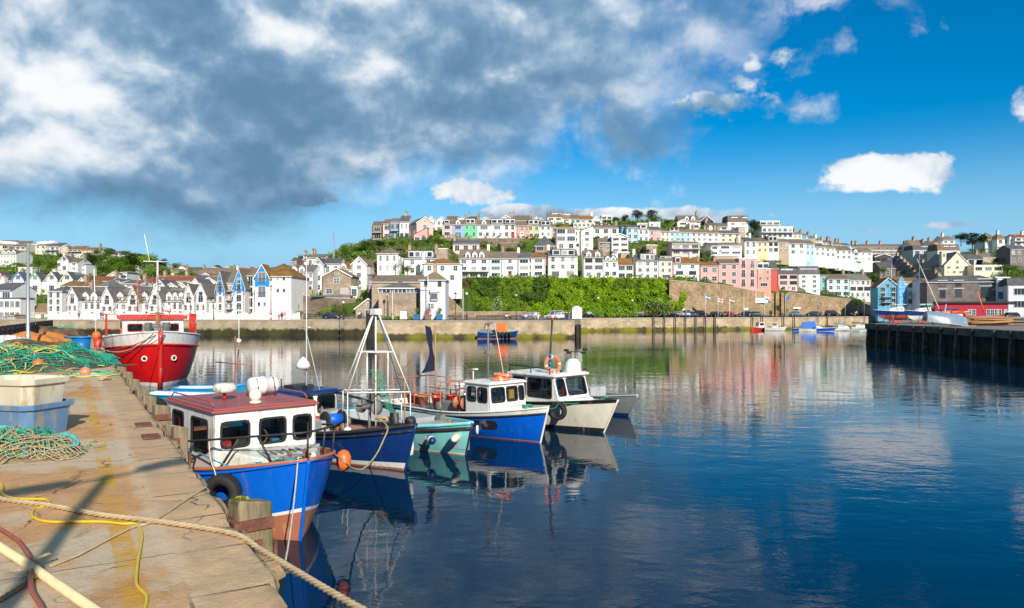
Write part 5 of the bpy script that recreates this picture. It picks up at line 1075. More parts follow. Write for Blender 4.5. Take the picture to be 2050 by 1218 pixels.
# ------------------------------------------------------------ cars
def car_parts(c, kind):
    k = ('car', kind)
    if k not in WM:
        hgt, L2 = (1.72, 2.2) if kind == 'suv' else ((1.95, 2.3) if kind == 'van' else (1.42, 2.05))
        b = MB(); belt = .92 if kind != 'van' else 1.1
        sec = [(-L2,.62,.35,.62),(-L2+.12,.8,.25,belt-.08),(-L2+.7,.86,.22,belt),(0,.88,.22,belt),(L2-.95,.86,.22,belt-.04),(L2-.3,.8,.24,belt-.16),(L2,.6,.34,.6)]
        vs = []
        for x, hw, z0, z1 in sec: vs += [(x,-hw*.94,z0),(x,-hw,(z0+z1)*.5),(x,-hw*.93,z1),(x,hw*.93,z1),(x,hw,(z0+z1)*.5),(x,hw*.94,z0)]
        fs = [[i*6+j,(i+1)*6+j,(i+1)*6+(j+1)%6,i*6+(j+1)%6] for i in range(6) for j in range(6)]+[[5,4,3,2,1,0],[36+j for j in range(6)]]
        b.add(vs, [f[::-1] for f in fs], 0, True)
        g = MB(); x0, x1 = -L2+.25, L2-1.0 if kind != 'van' else L2-.5
        g.hexa([(x0,-.8,belt-.03),(x1,-.8,belt-.05),(x1,.8,belt-.05),(x0,.8,belt-.03)], [(x0+.35,-.64,hgt-.06),(x1-.6,-.64,hgt-.06),(x1-.6,.64,hgt-.06),(x0+.35,.64,hgt-.06)])
        r = MB(); r.hexa([(x0+.33,-.66,hgt-.07),(x1-.58,-.66,hgt-.07),(x1-.58,.66,hgt-.07),(x0+.33,.66,hgt-.07)], [(x0+.5,-.56,hgt),(x1-.75,-.56,hgt),(x1-.75,.56,hgt),(x0+.5,.56,hgt)])
        for sy in (-1,1):
            for xa, xb in ((x0+.02,x0+.36),(x1,x1-.61),(0,0)): r.hexa([(xa-.05,sy*.81,belt-.05),(xa+.05,sy*.81,belt-.05),(xa+.05,sy*.77,belt-.05),(xa-.05,sy*.77,belt-.05)], [(xb-.05,sy*.66,hgt-.05),(xb+.05,sy*.66,hgt-.05),(xb+.05,sy*.62,hgt-.05),(xb-.05,sy*.62,hgt-.05)])
        w = MB(); w.lathe([(.32,-.1),(.33,-.06),(.33,.06),(.32,.1)], (0,0,0), 14, 0, 'Y'); w.lathe([(.19,-.105),(.2,.105)], (0,0,0), 10, 1, 'Y')
        hl = MB(); hl.box((0,0,0), (.12,.3,.14)); WM[k] = (b, g, r, w.mesh('wheel', [black, steel]), hl.mesh('headlight', [mat('lamp_lens', (.7,.7,.68), .1)]), hl.mesh('tail_light', [mat('tail_lens', (.4,.01,.01), .2)]), L2)
    b, g, r, w, hl, tl, L2 = WM[k]; kk = k+(c,)
    if kk not in WM:
        pm = mat('car_paint_'+c, {'silver':(.5,.52,.53),'white':(.75,.75,.75),'navy':(.01,.02,.07),'red':(.45,.01,.015),'black':(.01,.01,.012),'grey':(.12,.13,.14),'blue':(.03,.1,.25),'teal':(.12,.2,.22)}[c], .25, .03, coat=.6)
        WM[kk] = (b.mesh('body', [pm]), g.mesh('windows', [GL]), r.mesh('roof', [pm]))
    return WM[kk]+(w, hl, tl, L2)
def car(px, D, rz, c, kind, label, z=3.56):
    bm_, gm_, rm_, w, hl, tl, L2 = car_parts(c, kind); t = thing('parked_car' if kind != 'van' else 'van', label, 'car' if kind != 'van' else 'van', (XD(px, D), D, z), radians(rz), 'cars parked along the quay')
    link('body', bm_, t); link('windows', gm_, t); link('roof', rm_, t)
    for sx in (-1, 1):
        for sy in (-1, 1): link('wheel', w, t, (sx*L2*.62, sy*.78, .33))
    for sy in (-1, 1): link('headlight', hl, t, (L2-.12, sy*.55, .66)); link('tail_light', tl, t, (-L2+.08, sy*.6, .74))
def dq(px, k): return prof(px)[0][0]+k
Z4 = lambda x: 1040+x*.21345
Z5 = lambda x: 1400+x*.22989
for px, k, rz, c, kind, lab in [(Z4(110),11,160,'silver','car','pale small car left of the silver off roader near the benches'),(Z4(330),10,175,'silver','suv','silver off roader parked left of the white kiosk'),(Z4(375),7,200,'white','car','white hatchback in front of the silver off roader'),(Z4(645),5,-75,'navy','car','dark blue hatchback facing the water right of the white kiosk'),(Z4(860),9.5,180,'blue','van','blue people carrier with open white door by the ivy'),(Z4(932),9,-60,'red','car','small red car beside the blue people carrier'),(Z4(990),8.7,170,'navy','car','dark car right of the small red car'),
 (Z4(1130),6,-40,'grey','car','dark grey car at the left end of the car park row'),(Z4(1225),6,-38,'red','car','bright red car in the car park row'),(Z4(1295),6.5,-60,'navy','car','navy car right of the bright red one'),(Z4(1352),7,-70,'black','car','black car, second right of the bright red one'),(Z4(1425),7,-30,'black','car','long black car in the middle of the car park row'),(Z4(1505),6,-50,'silver','car','silver car behind the timber piles'),(Z4(1562),8,-80,'white','van','white van behind a timber pile'),(Z4(1605),6.5,-50,'blue','car','mid blue car right of the white van'),(Z4(1705),6.5,-25,'black','suv','black car below the left blue flag'),(Z4(1850),7,-60,'black','car','black car left of the gap in the parked row'),
 (Z5(170),8,-20,'black','car','black saloon left of the single red car under the wall'),(Z5(265),8,-45,'red','car','single red car parked under the tall brown wall'),(Z5(395),8,165,'navy','car','navy saloon under the white sign'),(Z5(505),8,-30,'teal','car','grey green car right of the navy saloon'),(Z5(845),7,-10,'teal','car','grey green hatchback right of the wall buttresses'),(Z5(985),7,170,'navy','car','dark estate behind the blue sailing boat mast'),(Z5(1155),6,10,'black','suv','tall black off roader near the right end of the quay'),(Z5(1380),6,175,'black','car','black car below the round quay tree')]:
    car(px, dq(px, k), rz, c, kind, lab)
for px, D, rz, c, lab in [(665,158,10,'navy','dark car in front of the stone boathouse'),(2022,178,180,'black','black car at the right edge in front of the white shop')]:
    car(px, D, rz, c, 'car', lab, 3.45 if px < 900 else 3.4)
# ------------------------------------------------------------ people
skin = mat('skin', (.55,.33,.24), .6, .05)
def skinmesh(name, verts, edges, radii, m, sub=1):
    me = bpy.data.meshes.new(name); me.from_pydata(verts, edges, []); o = bpy.data.objects.new(name, me); COL.objects.link(o)
    s = o.modifiers.new('s', 'SKIN'); s.use_smooth_shade = True
    for i, r in enumerate(radii): me.skin_vertices[0].data[i].radius = (r if isinstance(r, tuple) else (r, r))
    me.skin_vertices[0].data[0].use_root = True
    b = o.modifiers.new('b', 'SUBSURF'); b.levels = sub; b.render_levels = sub
    dg = bpy.context.evaluated_depsgraph_get(); ev = bpy.data.meshes.new_from_object(o.evaluated_get(dg)); ev.name = name
    bpy.data.objects.remove(o); bpy.data.meshes.remove(me); ev.materials.clear(); ev.materials.append(m); return ev
def pose(sit=False, walk=.0):
    if not sit:
        J = [(0,0,.95),(0,0,1.15),(0,.01,1.38),(0,.0,1.5),(0,-.02,1.6),(0,-.02,1.74), (-.1,0,.9),(-.1,-.12*walk,.5),(-.1,-.05*walk-.02,.09),(-.1,-.2,.04), (.1,0,.9),(.1,.12*walk,.5),(.1,.22*walk,.09),(.1,.1,.04), (-.2,.01,1.4),(-.25,.04+.05*walk,1.14),(-.26,-.08,.92),(-.26,-.1,.83), (.2,.01,1.4),(.25,.02-.05*walk,1.14),(.26,-.1,.93),(.26,-.12,.84)]
    else:
        J = [(0,0,.5),(0,.05,.72),(0,.08,.95),(0,.07,1.07),(0,.04,1.16),(0,.03,1.3), (-.1,-.02,.5),(-.12,-.42,.5),(-.12,-.42,.09),(-.12,-.58,.04), (.1,-.02,.5),(.12,-.42,.5),(.12,-.45,.09),(.12,-.6,.04), (-.2,.08,.96),(-.25,.0,.74),(-.18,-.25,.62),(-.15,-.33,.6), (.2,.08,.96),(.25,.0,.74),(.18,-.25,.62),(.15,-.33,.6)]
    return J
PE = [(0,1),(1,2),(2,3),(3,4),(4,5),(0,6),(6,7),(7,8),(8,9),(0,10),(10,11),(11,12),(12,13),(2,14),(14,15),(15,16),(16,17),(2,18),(18,19),(19,20),(20,21)]
PR = [.13,.12,.14,.055,.09,.085,.09,.06,.045,.035,.09,.06,.045,.035,.06,.045,.033,.03,.06,.045,.033,.03]
PM = {}
def person(loc, rz, top, bot, label, sit=False, walk=0, hair='brown', group=None):
    k = (sit, walk)
    if k not in PM:
        J = pose(sit, walk); PM[k] = (skinmesh('person_body', J, PE, PR, skin),
         skinmesh('shirt', [J[i] for i in (0,1,2,14,15,16,18,19,20)], [(0,1),(1,2),(2,3),(3,4),(4,5),(2,6),(6,7),(7,8)], [.155,.145,.165,.08,.06,.05,.08,.06,.05], skin),
         skinmesh('trousers', [J[i] for i in (0,6,7,8,10,11,12)], [(0,1),(1,2),(2,3),(0,4),(4,5),(5,6)], [.145,.11,.08,.06,.11,.08,.06], skin), J[5])
    b, s, tr, hd = PM[k]
    t = thing('person', label, 'person', loc, radians(rz), group); link('body', b, t)
    cols = {'red':(.5,.03,.03),'blue':(.08,.2,.45),'white':(.75,.75,.75),'black':(.02,.02,.02),'navy':(.02,.03,.1),'grey':(.2,.2,.2),'tan':(.4,.3,.2),'pink':(.7,.25,.3),'green':(.1,.25,.1),'brown':(.06,.035,.02)}
    for nm, me, c in (('shirt', s, top), ('trousers', tr, bot)):
        kk = (nm, k, c)
        if kk not in PM: m2 = me.copy(); m2.materials.clear(); m2.materials.append(mat('cloth_'+c, cols[c], .9, .1)); PM[kk] = m2
        link(nm, PM[kk], t)
    mb = MB(); mb.ball((hd[0], hd[1]+.02, hd[2]+.0), .115, 0, 10, (1,1,.95)); mb.build('hair', mat('hair_'+hair, cols[hair], .8), t)
GP = 'people on the far quay'
for px, D, rz, top, bot, lab, kw in [(Z4(-0)-0 if 0 else 660+590*.21345,145.5,-10,'red','white','person in red top and white trousers standing left of the first blue planter',{}),(660+725*.21345,146.5,160,'blue','tan','person in blue top walking left of the blue planter',{'walk':1}),
 (660+1660*.21345,150,0,'white','navy','person in white top sitting on a far quay bench',{'sit':True}),(660+1690*.21345,150,10,'red','black','person in red top sitting on a far quay bench',{'sit':True}),(660+1815*.21345,150,0,'blue','navy','person in blue sitting at the right end of the benches',{'sit':True}),(660+1840*.21345,150,0,'white','grey','person in white sitting at the right end of the benches',{'sit':True}),
 (1040+150*.21345,147,20,'white','tan','person in white strolling left of the white hatchback',{'walk':1}),(1040+175*.21345,147.5,20,'tan','white','person in tan strolling beside the one in white',{'walk':1}),(1040+443*.21345,149,0,'black','black','person dressed in black left of the white kiosk',{}),(1040+466*.21345,149,0,'navy','blue','person in navy beside the one in black at the kiosk',{}),
 (380+830*.1951,158.5,0,'red','white','person in red by the railings, leftmost of the group under the garden wall',{}),(380+915*.1951,158.5,10,'white','tan','person in white by the railings below the garden wall',{}),(380+945*.1951,158.7,0,'red','navy','person in red with dark trousers in the railings group',{}),(380+975*.1951,158.6,180,'pink','white','person in pink in the railings group',{}),(380+1185*.1951,158.5,0,'red','grey','person in red alone by the railings right of the group',{}),
 (380+1735*.1951,156.5,0,'white','navy','person in white in front of the boathouse',{'walk':1}),(380+1755*.1951,157,0,'navy','black','person in navy in front of the boathouse',{}),(440*0+740*.21345,157.5,0,'blue','navy','person in blue walking below the marina terrace, near the left end',{'walk':1}),(948*.21345,157.5,80,'black','black','person in black, left of the pair below the marina terrace',{'walk':1}),(966*.21345,157.6,80,'pink','navy','person in pink, right of the pair below the marina terrace',{'walk':1}),
 (1040+1105*.21345,dq(1275,9),0,'red','navy','person in red among the parked cars near the ivy',{}),(1040+1635*.21345,dq(1389,9),0,'tan','grey','person in tan jacket among the parked cars',{}),(1400+1060*.22989,dq(1644,5),0,'black','navy','person in black near the right end of the quay',{})]:
    person((XD(px, D), D, 3.42 if D < 160 else 3.57), rz, top, bot, lab, group=GP, **kw)
# ------------------------------------------------------------ quay furniture
t0 = thing('bench', 'dark slatted bench on the far quay in front of the low wall', 'bench', (XD(660+1110*.21345,151),151,3.42), 0, 'benches on the far quay')
wd_ = mat('bench_timber', (.05,.035,.025), .8)
mb = MB(); 
for i in range(4): mb.box((0,-.25+.13*i,.45), (2.6,.1,.04))
mb.build('seat', wd_, t0); mb = MB()
for i in range(3): mb.box((0,.28,.6+.14*i), (2.6,.04,.1))
mb.build('backrest', wd_, t0)
for sx in (-1.2, 1.2): mb = MB(); mb.box((sx,-.22,.22), (.07,.07,.44)); mb.box((sx,.3,.48), (.07,.07,.95)); mb.box((sx,.02,.68), (.07,.6,.05)); mb.build('bench_end', dkmetal, t0)
for x in (1235, 1430, 1500, 1580, 1700, 1760, 1850): c = copy_tree(t0); px = 660+x*.21345; c.location = (XD(px, 151), 151, 3.42)
def lamp(px, D, z, hgt, label, globe=False, zt=None):
    t = thing('street_lamp', label, 'street lamp', (XD(px, D), D, z), 0, 'lamp posts on the far quay')
    mb = MB(); mb.lathe([(.16,0),(.16,.5),(.09,.6),(.07,hgt*.5),(.05,hgt-.5),(.09,hgt-.45)], (0,0,0), 8); mb.tube([(-.3,0,hgt-.7),(.3,0,hgt-.7)], .025, 5); mb.build('pole', dkmetal, t)
    mb = MB()
    if globe: mb.ball((0,0,hgt-.15), .28, 0, 12); mb.build('globe', mat('lamp_globe', (.8,.8,.78), .3), t)
    else:
        mb.hexa([(-.14,-.14,hgt-.45),(.14,-.14,hgt-.45),(.14,.14,hgt-.45),(-.14,.14,hgt-.45)], [(-.24,-.24,hgt),(.24,-.24,hgt),(.24,.24,hgt),(-.24,.24,hgt)]); mb.build('lantern', mat('lantern_glass', (.55,.55,.5), .2), t)
        mb = MB(); mb.lathe([(.36,hgt),(.2,hgt+.18),(.04,hgt+.35),(.02,hgt+.45)], (0,0,0), 4); mb.build('lantern_cap', dkmetal, t)
for px, D, hh, lab, g in [(660+128*.21345,150,3.7,'globe topped lamp post by the boathouse shrubs',True),(660+540*.21345,146,5.4,'black lantern lamp post left of the harbour lawn',False),(660+1180*.21345,147,5.2,'black lantern lamp post right of the harbour office',False),(660+1285*.21345,147,5.4,'white lanterned lamp post left part of the ivy bank',True),(660+1750*.21345,148,5.2,'black lamp post in front of the bright ivy',False),(Z4(738),190,5.2,'white lantern lamp post right of the white kiosk',True),(Z4(1060),193,4.6,'white lantern lamp post at the car park row',True),(380+245*.1951,158,4.3,'slim lamp post below the steep gabled marina pair',False),(1785*.21345-0.0,158,4.4,'slim lamp post right of the red trawler railings',False),(380+835*.1951,159,7.0,'tall slim lamp by the white steps of the marina flats',False),(270*.21345,170,7,'hooked lamp post behind the cream building',False)]:
    lamp(px, D, 3.4, hh, lab, g)
def flagpole(px, D, z, pyt, label, flag=None, group='flagpoles on the far quay'):
    t = thing('flagpole', label, 'flagpole', (XD(px, D), D, z), 0, group); hh = W(0, pyt, D).z-z; mb = MB(); mb.tube([(0,0,0),(0,0,hh)], .09, 7, r2=.05); mb.ball((0,0,hh), .12, 0, 8); mb.build('pole', white, t)
    if flag:
        mb = MB(); n = 8; cs = flag; wv = lambda u: .18*sin(u*7)
        ms = [mat('flag_'+str(i), c, .8) for i, c in enumerate([(.8,.8,.8),(.05,.3,.6),(.6,.02,.04),(.02,.35,.1)])]
        for j, ci in enumerate(cs):
            z1 = hh-.1-.9*j/len(cs)-.35; z0 = z1-.9/len(cs)
            for i in range(n): a, b = i/n, (i+1)/n; mb.quad((.1+1.3*a,wv(a),z0-.4*a),(.1+1.3*b,wv(b),z0-.4*b),(.1+1.3*b,wv(b),z1-.4*b),(.1+1.3*a,wv(a),z1-.4*a), ci)
        mb.build('flag', ms, t)
for px, D, pyt, lab, fl in [(660+588*.21345,145,583,'white flagpole in front of the harbour lawn',None),(660+1250*.21345,145,580,'white flagpole against the left of the ivy bank',None),(Z5(52),dq(Z5(52),2.5),588,'flagpole with blue and white flag, leftmost along the car park',(1,0,1)),(Z5(163),dq(Z5(163),2.5),594,'flagpole with white and red flag',(0,2,0)),(Z5(262),dq(Z5(262),2.5),597,'flagpole with white, red and green flag',(0,2,3)),(Z5(388),dq(Z5(388),2.5),597,'bare white flagpole left of the white wall sign',None),(Z5(568),dq(Z5(568),2.5),590,'flagpole with pale blue flag beside the white wall sign',(0,1)),(Z5(750),dq(Z5(750),2.5),590,'flagpole with dark blue flag by the wall buttresses',(1,1))]:
    flagpole(px, D, 3.55, pyt, lab, fl)
t = thing('wooden_cross', 'white cross shaped mast between the blue planters', 'signal mast', (XD(660+921*.21345,144.5),144.5,3.5)); mb = MB(); mb.tube([(0,0,0),(0,0,9.0)], .08, 7); mb.tube([(-1.2,0,6.6),(1.2,0,6.6)], .05, 6); mb.build('mast', white, t)
# timber piles in front of the car park wall
pm = mat('pile_timber', (.09,.065,.045), .9, .4, 3, dirt=.4, dirtcol=(.05,.07,.02), bump=.5)
random.seed(4)
for i, px in enumerate([Z4(x) for x in (1262,1362,1463,1560,1655,1745,1835)]+[Z5(x) for x in (140,465,550,735,830,1115)]):
    t = thing('timber_pile', 'dark timber pile standing in the water against the car park wall', 'mooring pile', (XD(px, dq(px,-1.2)), dq(px,-1.2), 0), random.uniform(0,1), 'timber piles along the car park wall')
    mb = MB(); hh = random.uniform(3.8, 4.5); mb.lathe([(.17,-3),(.16,0),(.15,hh-.1),(.11,hh)], (0,0,0), 9); mb.build('pile', pm, t); mb = MB(); mb.lathe([(.18,hh*.6),(.18,hh*.6+.15)], (0,0,0), 9); mb.build('iron_band', dkmetal, t)
# planters, kiosk, railings, bins
pb = mat('planter_blue', (.02,.16,.36), .5)
for px, m, top, lab in [(660+815*.21345,pb,LG,'blue planter with a clipped round bush, left of the signal mast'),(660+1030*.21345,pb,LG,'blue planter with a clipped round bush, right of the signal mast'),(660+922*.21345,wmat('brown'),LM,'brown tub of red flowers at the foot of the signal mast')]:
    t = thing('planter', lab, 'planter', (XD(px,144.8),144.8,3.53)); mb = MB(); mb.hexa([(-.5,-.5,0),(.5,-.5,0),(.5,.5,0),(-.5,.5,0)], [(-.62,-.62,.95),(.62,-.62,.95),(.62,.62,.95),(-.62,.62,.95)]); mb.build('box', m, t)
    mb = MB(); mb.box((0,0,.98), (1.35,1.35,.1)); mb.build('rim', m, t)
    c = link('foliage', crown_mesh('round', 1, top), t, (0,0,1.7)); c.scale = (.6,.6,.75)
    if m != pb:
        mb = MB(); 
        for _ in range(60): d = rv(); leaf(mb, Vector((d.x*.65, -abs(d.y)*.65, 1.6+d.z*.5)), .12, d)
        mb.build('flowers', mat('red_flowers', (.6,.05,.08), .8), t)
t = thing('kiosk', 'white ticket kiosk with shallow domed roof beside the ivy bank', 'kiosk', (XD(Z4(540),160),160,3.45)); mb = MB(); mb.box((0,1,1.1), (2.1,2,2.2)); mb.build('wall', white, t)
mb = MB(); mb.lathe([(1.55,2.2),(1.5,2.35),(1.1,2.6),(.5,2.8),(.1,2.9)], (0,1,0), 4, M=Matrix.Translation((0,1,0)) @ Matrix.Rotation(pi/4,4,'Z') @ Matrix.Translation((0,-1,0))); mb.build('roof', white, t); MB().box((.2,-.03,1.0), (.9,.06,1.9)).build('door', wmat('lgrey'), t)
t = thing('notice_board', 'stone and white notice shelter with flowers on top by the harbour lawn', 'notice board', (XD(660+692*.21345,146),146,3.5)); mb = MB(); mb.box((0,.3,.95), (1.5,.6,1.9)); mb.build('base', wmat('stone'), t); MB().box((0,-.03,.9), (1.3,.06,1.5)).build('board', white, t)
t = thing('railing', 'black iron railing along the quay below the hanging gardens', 'railing', (0,0,0)); mb = MB(); pb_ = MB(); a, b = XD(602,156.6), XD(728,156.6)
for z in (4.0, 4.45): mb.tube([(a,156.6,z),(b,156.6,z)], .035, 5)
mb.build('rail', dkmetal, t)
for i in range(14): x = a+(b-a)*i/13; MB().tube([(x,156.6,3.4),(x,156.6,4.55)], .05, 6).build('post', dkmetal, t)
sgn = mat('sign_white', (.78,.78,.78), .5, .02)
for px, py, w, hh, lab in [(Z5(530),400+878*.22989,4.6*3,1.5*3,'long white banner board on the tall brown wall'),(Z5(390),400+953*.22989,2.4*3,.6*3,'small white sign low on the brown wall'),(Z5(850),400+944*.22989,2.4*3,.5*3,'narrow white sign right of the wall buttresses'),(Z4(1520),400+1033*.21345,2*3,.5*3,'small white sign at the left end of the brown wall')]:
    D = prof(px)[1][0]-1.2; c = W(px, py, D); t = thing('wall_sign', lab, 'sign', c); MB().box((0,0,0), (w*.5*.5*2/3*2, .12, hh/3)).build('board', sgn, t); 
    for s_ in (-1,1): MB().box((s_*w*.3,.3,0), (.08,.5,.08)).build('bracket', dkmetal, t)
# ------------------------------------------------------------ boats
def paint(name, c, dirt=.22, dc=(.30,.12,.05), rough=.45, **k):
    k.setdefault('bump', .12); k.setdefault('bscale', 3); k.setdefault('dscale', 1.5); k.setdefault('stretch', (1.9,1.9,.55))
    return mat(name, c, rough, .12, 1.2, dirt=dirt, dirtcol=dc, coat=.15, **k)
P = dict(
 blue=paint('hull_blue', (.0,.13,.66), .27, (.32,.06,.04)), navy=paint('hull_navy', (.004,.035,.17), .3, (.05,.08,.16)), turq=paint('hull_turquoise', (.22,.62,.62), .3, (.5,.62,.58)),
 cream=paint('hull_cream', (.86,.80,.64), .3, (.4,.33,.22)), white=paint('boat_white', (.80,.79,.75), .36, (.42,.36,.22)), wgreen=paint('weathered_white', (.70,.69,.60), .5, (.26,.26,.10)), red=paint('hull_red', (.62,.008,.012), .35, (.25,.01,.01)),
 rust=paint('antifoul_rust', (.42,.15,.08), .4, (.55,.30,.14), .8), maroon=paint('deck_maroon', (.36,.085,.075), .4, (.20,.10,.08), .7), black=paint('boat_black', (.02,.02,.025), .35, (.25,.22,.2), .6), grey=paint('boat_grey', (.42,.43,.43), .3, (.25,.23,.2)),
 bright=paint('hull_bright_blue', (.0,.12,.66), .35, (.02,.2,.7)), alu=paint('aluminium', (.36,.38,.38), .4, (.22,.22,.2), .4, metal=.4), cyan=paint('boat_cyan', (.02,.30,.60), .2, (.4,.45,.45)), wood=paint('boat_wood', (.42,.22,.08), .3, (.15,.08,.04), .6), teal=paint('wood_grey', (.2,.2,.18), .4, (.1,.09,.08), .8), redp=paint('bright_red_paint', (.62,.03,.01), .3, (.75,.72,.68)), orange=mat('float_orange', (.85,.16,.03), .4, .1, 3, dirt=.15, dirtcol=(.7,.5,.4)))
glassb = glassmat('cabin_glass', alpha=.85)
ropeM = mat('rope_tan', (.50,.38,.22), .95, .2, 8); ropeW = mat('rope_white', (.66,.62,.52), .9, .15, 8); ropeB = mat('rope_blue', (.02,.28,.42), .9, .2, 8); ropeG = mat('rope_green', (.03,.32,.18), .9, .25, 8)
def hull_pts(L, B, zb, zm, zst, keel, rake, bt, q, p_bow=.9, p_mid=.28, tum=0):
    def zs(s): return zm+(zst-zm)*max(0, (.45-s)/.45)**2+(zb-zm)*max(0, (s-.45)/.55)**2
    def hb(s):
        if s < .45: u = s/.45; return B/2*(bt+(1-bt)*(1-(1-u)**2))
        u = (s-.45)/.55; return B/2*max(0, 1-u**q)+.03
    def zk(s): return -keel*(1 if s < .7 else 1-.55*((s-.7)/.3)**2)
    def pt(s, f):   # f>=0: fraction of the freeboard, f<0: fraction of keel depth
        z = f*zs(s) if f >= 0 else -f*zk(s)
        t = (z-zk(s))/(zs(s)-zk(s)); p = p_mid+(p_bow-p_mid)*max(0, (s-.35)/.65)**1.5
        y = hb(s)*max(t, 0)**p
        x = L*(s-1)+rake*(max(0, (s-.4)/.6)**2)*(z/zb)
        return x, y, z
    return zs, hb, pt
def hull(t, L, B, zb, zm, zst, rake, mats, levels, keel=.7, bt=.75, q=2.4, deck=.3, deckm='grey', inner='white', gun=('black',.06), strake=None, thick=.07, p_bow=.9, p_mid=.28, sdeck=(0,1), deckz=None, ns=28, stemm=None, br=0):
    """levels: [(f, mat index)] bands upward; returns helpers"""
    zs, hb, pt_o = hull_pts(L, B, zb, zm, zst, keel, rake, bt, q, p_bow, p_mid)
    def pt(s, f): return pt_o(s, f+br*max(0, (s-.8)/.2)**1.5*f*(1-f) if f > 0 else f)
    fr = [-1, -.6, -.25]+[l[0] for l in levels]+[1.0]; ids = [levels[0][1]]*3+[l[1] for l in levels]
    # refine
    f2, i2 = [], []
    for a, b, m in zip(fr, fr[1:], ids):
        n = max(1, int((b-a)/.16)) if a >= 0 else 1
        for k in range(n): f2.append(a+(b-a)*k/n); i2.append(m)
    f2.append(1.0); S = [1-(1-i/ns)**1.25 for i in range(ns+1)]
    mb = MB(); nf = len(f2)
    for side in (-1, 1):
        vs = [];
        for s in S:
            for f in f2: x, y, z = pt(s, f); vs.append((x, y*side, z))
        base = len(mb.v); mb.v += vs
        for i in range(ns):
            for j in range(nf-1):
                a, b, c, d = base+i*nf+j, base+(i+1)*nf+j, base+(i+1)*nf+j+1, base+i*nf+j+1
                mb.f.append([a,b,c,d] if side < 0 else [d,c,b,a]); mb.m.append(i2[j]); mb.sm.append(True)
    # transom
    for j in range(nf-1):
        a = pt(0, f2[j]); b = pt(0, f2[j+1]); mb.quad((a[0],a[1],a[2]), (a[0],-a[1],a[2]), (b[0],-b[1],b[2]), (b[0],b[1],b[2]), i2[j])
    # stem bar
    mb2 = MB(); path = [(lambda q_: (q_[0]+.02, 0, q_[2]))(pt(1, f)) for f in f2]; mb2.tube(path, .045, 6)
    h_ = mb.build('hull', [P[m] if isinstance(m, str) else m for m in mats], t)
    if stemm: mb2.build('stem', P[stemm], h_)
    # inner bulwark + deck
    dk = MB(); inn = MB(); dz = lambda s: (zs(s)-deck if deckz is None else deckz)
    for i in range(ns):
        for side in (-1, 1):
            o = []
            for s in (S[i], S[i+1]):
                x, y, z = pt(s, 1); y2 = max(0, y-thick); y3 = min(y2*.98, max(0, pt(s, dz(s)/zs(s))[1]-thick*.6)); o.append((Vector((x, y*side, z)), Vector((x-(.12 if s > .95 else 0), y2*side, z)), Vector((x-(.12 if s > .95 else 0), y3*side, dz(s)))))
            inn.quad(o[0][0], o[1][0], o[1][1], o[0][1]) if side > 0 else inn.quad(o[0][1], o[1][1], o[1][0], o[0][0])
            inn.quad(o[0][1], o[1][1], o[1][2], o[0][2]) if side > 0 else inn.quad(o[0][2], o[1][2], o[1][1], o[0][1])
        a = pt(S[i],1); b = pt(S[i+1],1); ya = min(max(0,a[1]-thick)*.98, max(0,pt(S[i],dz(S[i])/zs(S[i]))[1]-thick*.6)); yb = min(max(0,b[1]-thick)*.98, max(0,pt(S[i+1],dz(S[i+1])/zs(S[i+1]))[1]-thick*.6))
        dk.quad((a[0],-ya,dz(S[i])), (b[0],-yb,dz(S[i+1])), (b[0],yb,dz(S[i+1])), (a[0],ya,dz(S[i])))
    a = pt(0,1); inn.box((a[0]+thick/2, 0, (a[2]+dz(0))/2), (thick, a[1]*2-.02, a[2]-dz(0)+.001))
    inn.build('bulwark', P[inner], h_); dk.build('deck', P[deckm], t)
    if gun:
        g = MB()
        for side in (-1, 1): g.tube([(pt(s,1)[0], pt(s,1)[1]*side, zs(s)+.01) for s in S], gun[1], 6)
        a = pt(0,1); g.tube([(a[0],-a[1],a[2]+.01),(a[0],a[1],a[2]+.01)], gun[1], 6); g.build('gunwale', P[gun[0]], t)
    if strake:
        for (fz, mt, r) in strake:
            g = MB()
            for side in (-1, 1): g.tube([(pt(s,fz)[0], (pt(s,fz)[1]+.02)*side, pt(s,fz)[2]) for s in S], r, 6)
            g.build('rubbing_strake', P[mt], t)
    return zs, hb, pt
def panel(mb, o, u, v, Wd, Ht, th, holes, m=0):
    """wall sheet from o along unit u (width) and v (height), thickness inwards, with rectangular holes (u0,v0,u1,v1)"""
    o, u, v = Vector(o), Vector(u), Vector(v); n = u.cross(v).normalized()
    us = sorted({0, Wd, *[h_[0] for h_ in holes], *[h_[2] for h_ in holes]}); vs = sorted({0, Ht, *[h_[1] for h_ in holes], *[h_[3] for h_ in holes]})
    for a, b in zip(us, us[1:]):
        for c, d in zip(vs, vs[1:]):
            cu, cv_ = (a+b)/2, (c+d)/2
            if any(h_[0] < cu < h_[2] and h_[1] < cv_ < h_[3] for h_ in holes): continue
            p = [o+u*x+v*y for x, y in ((a,c),(b,c),(b,d),(a,d))]; mb.hexa([q_-n*th for q_ in p], p, m)
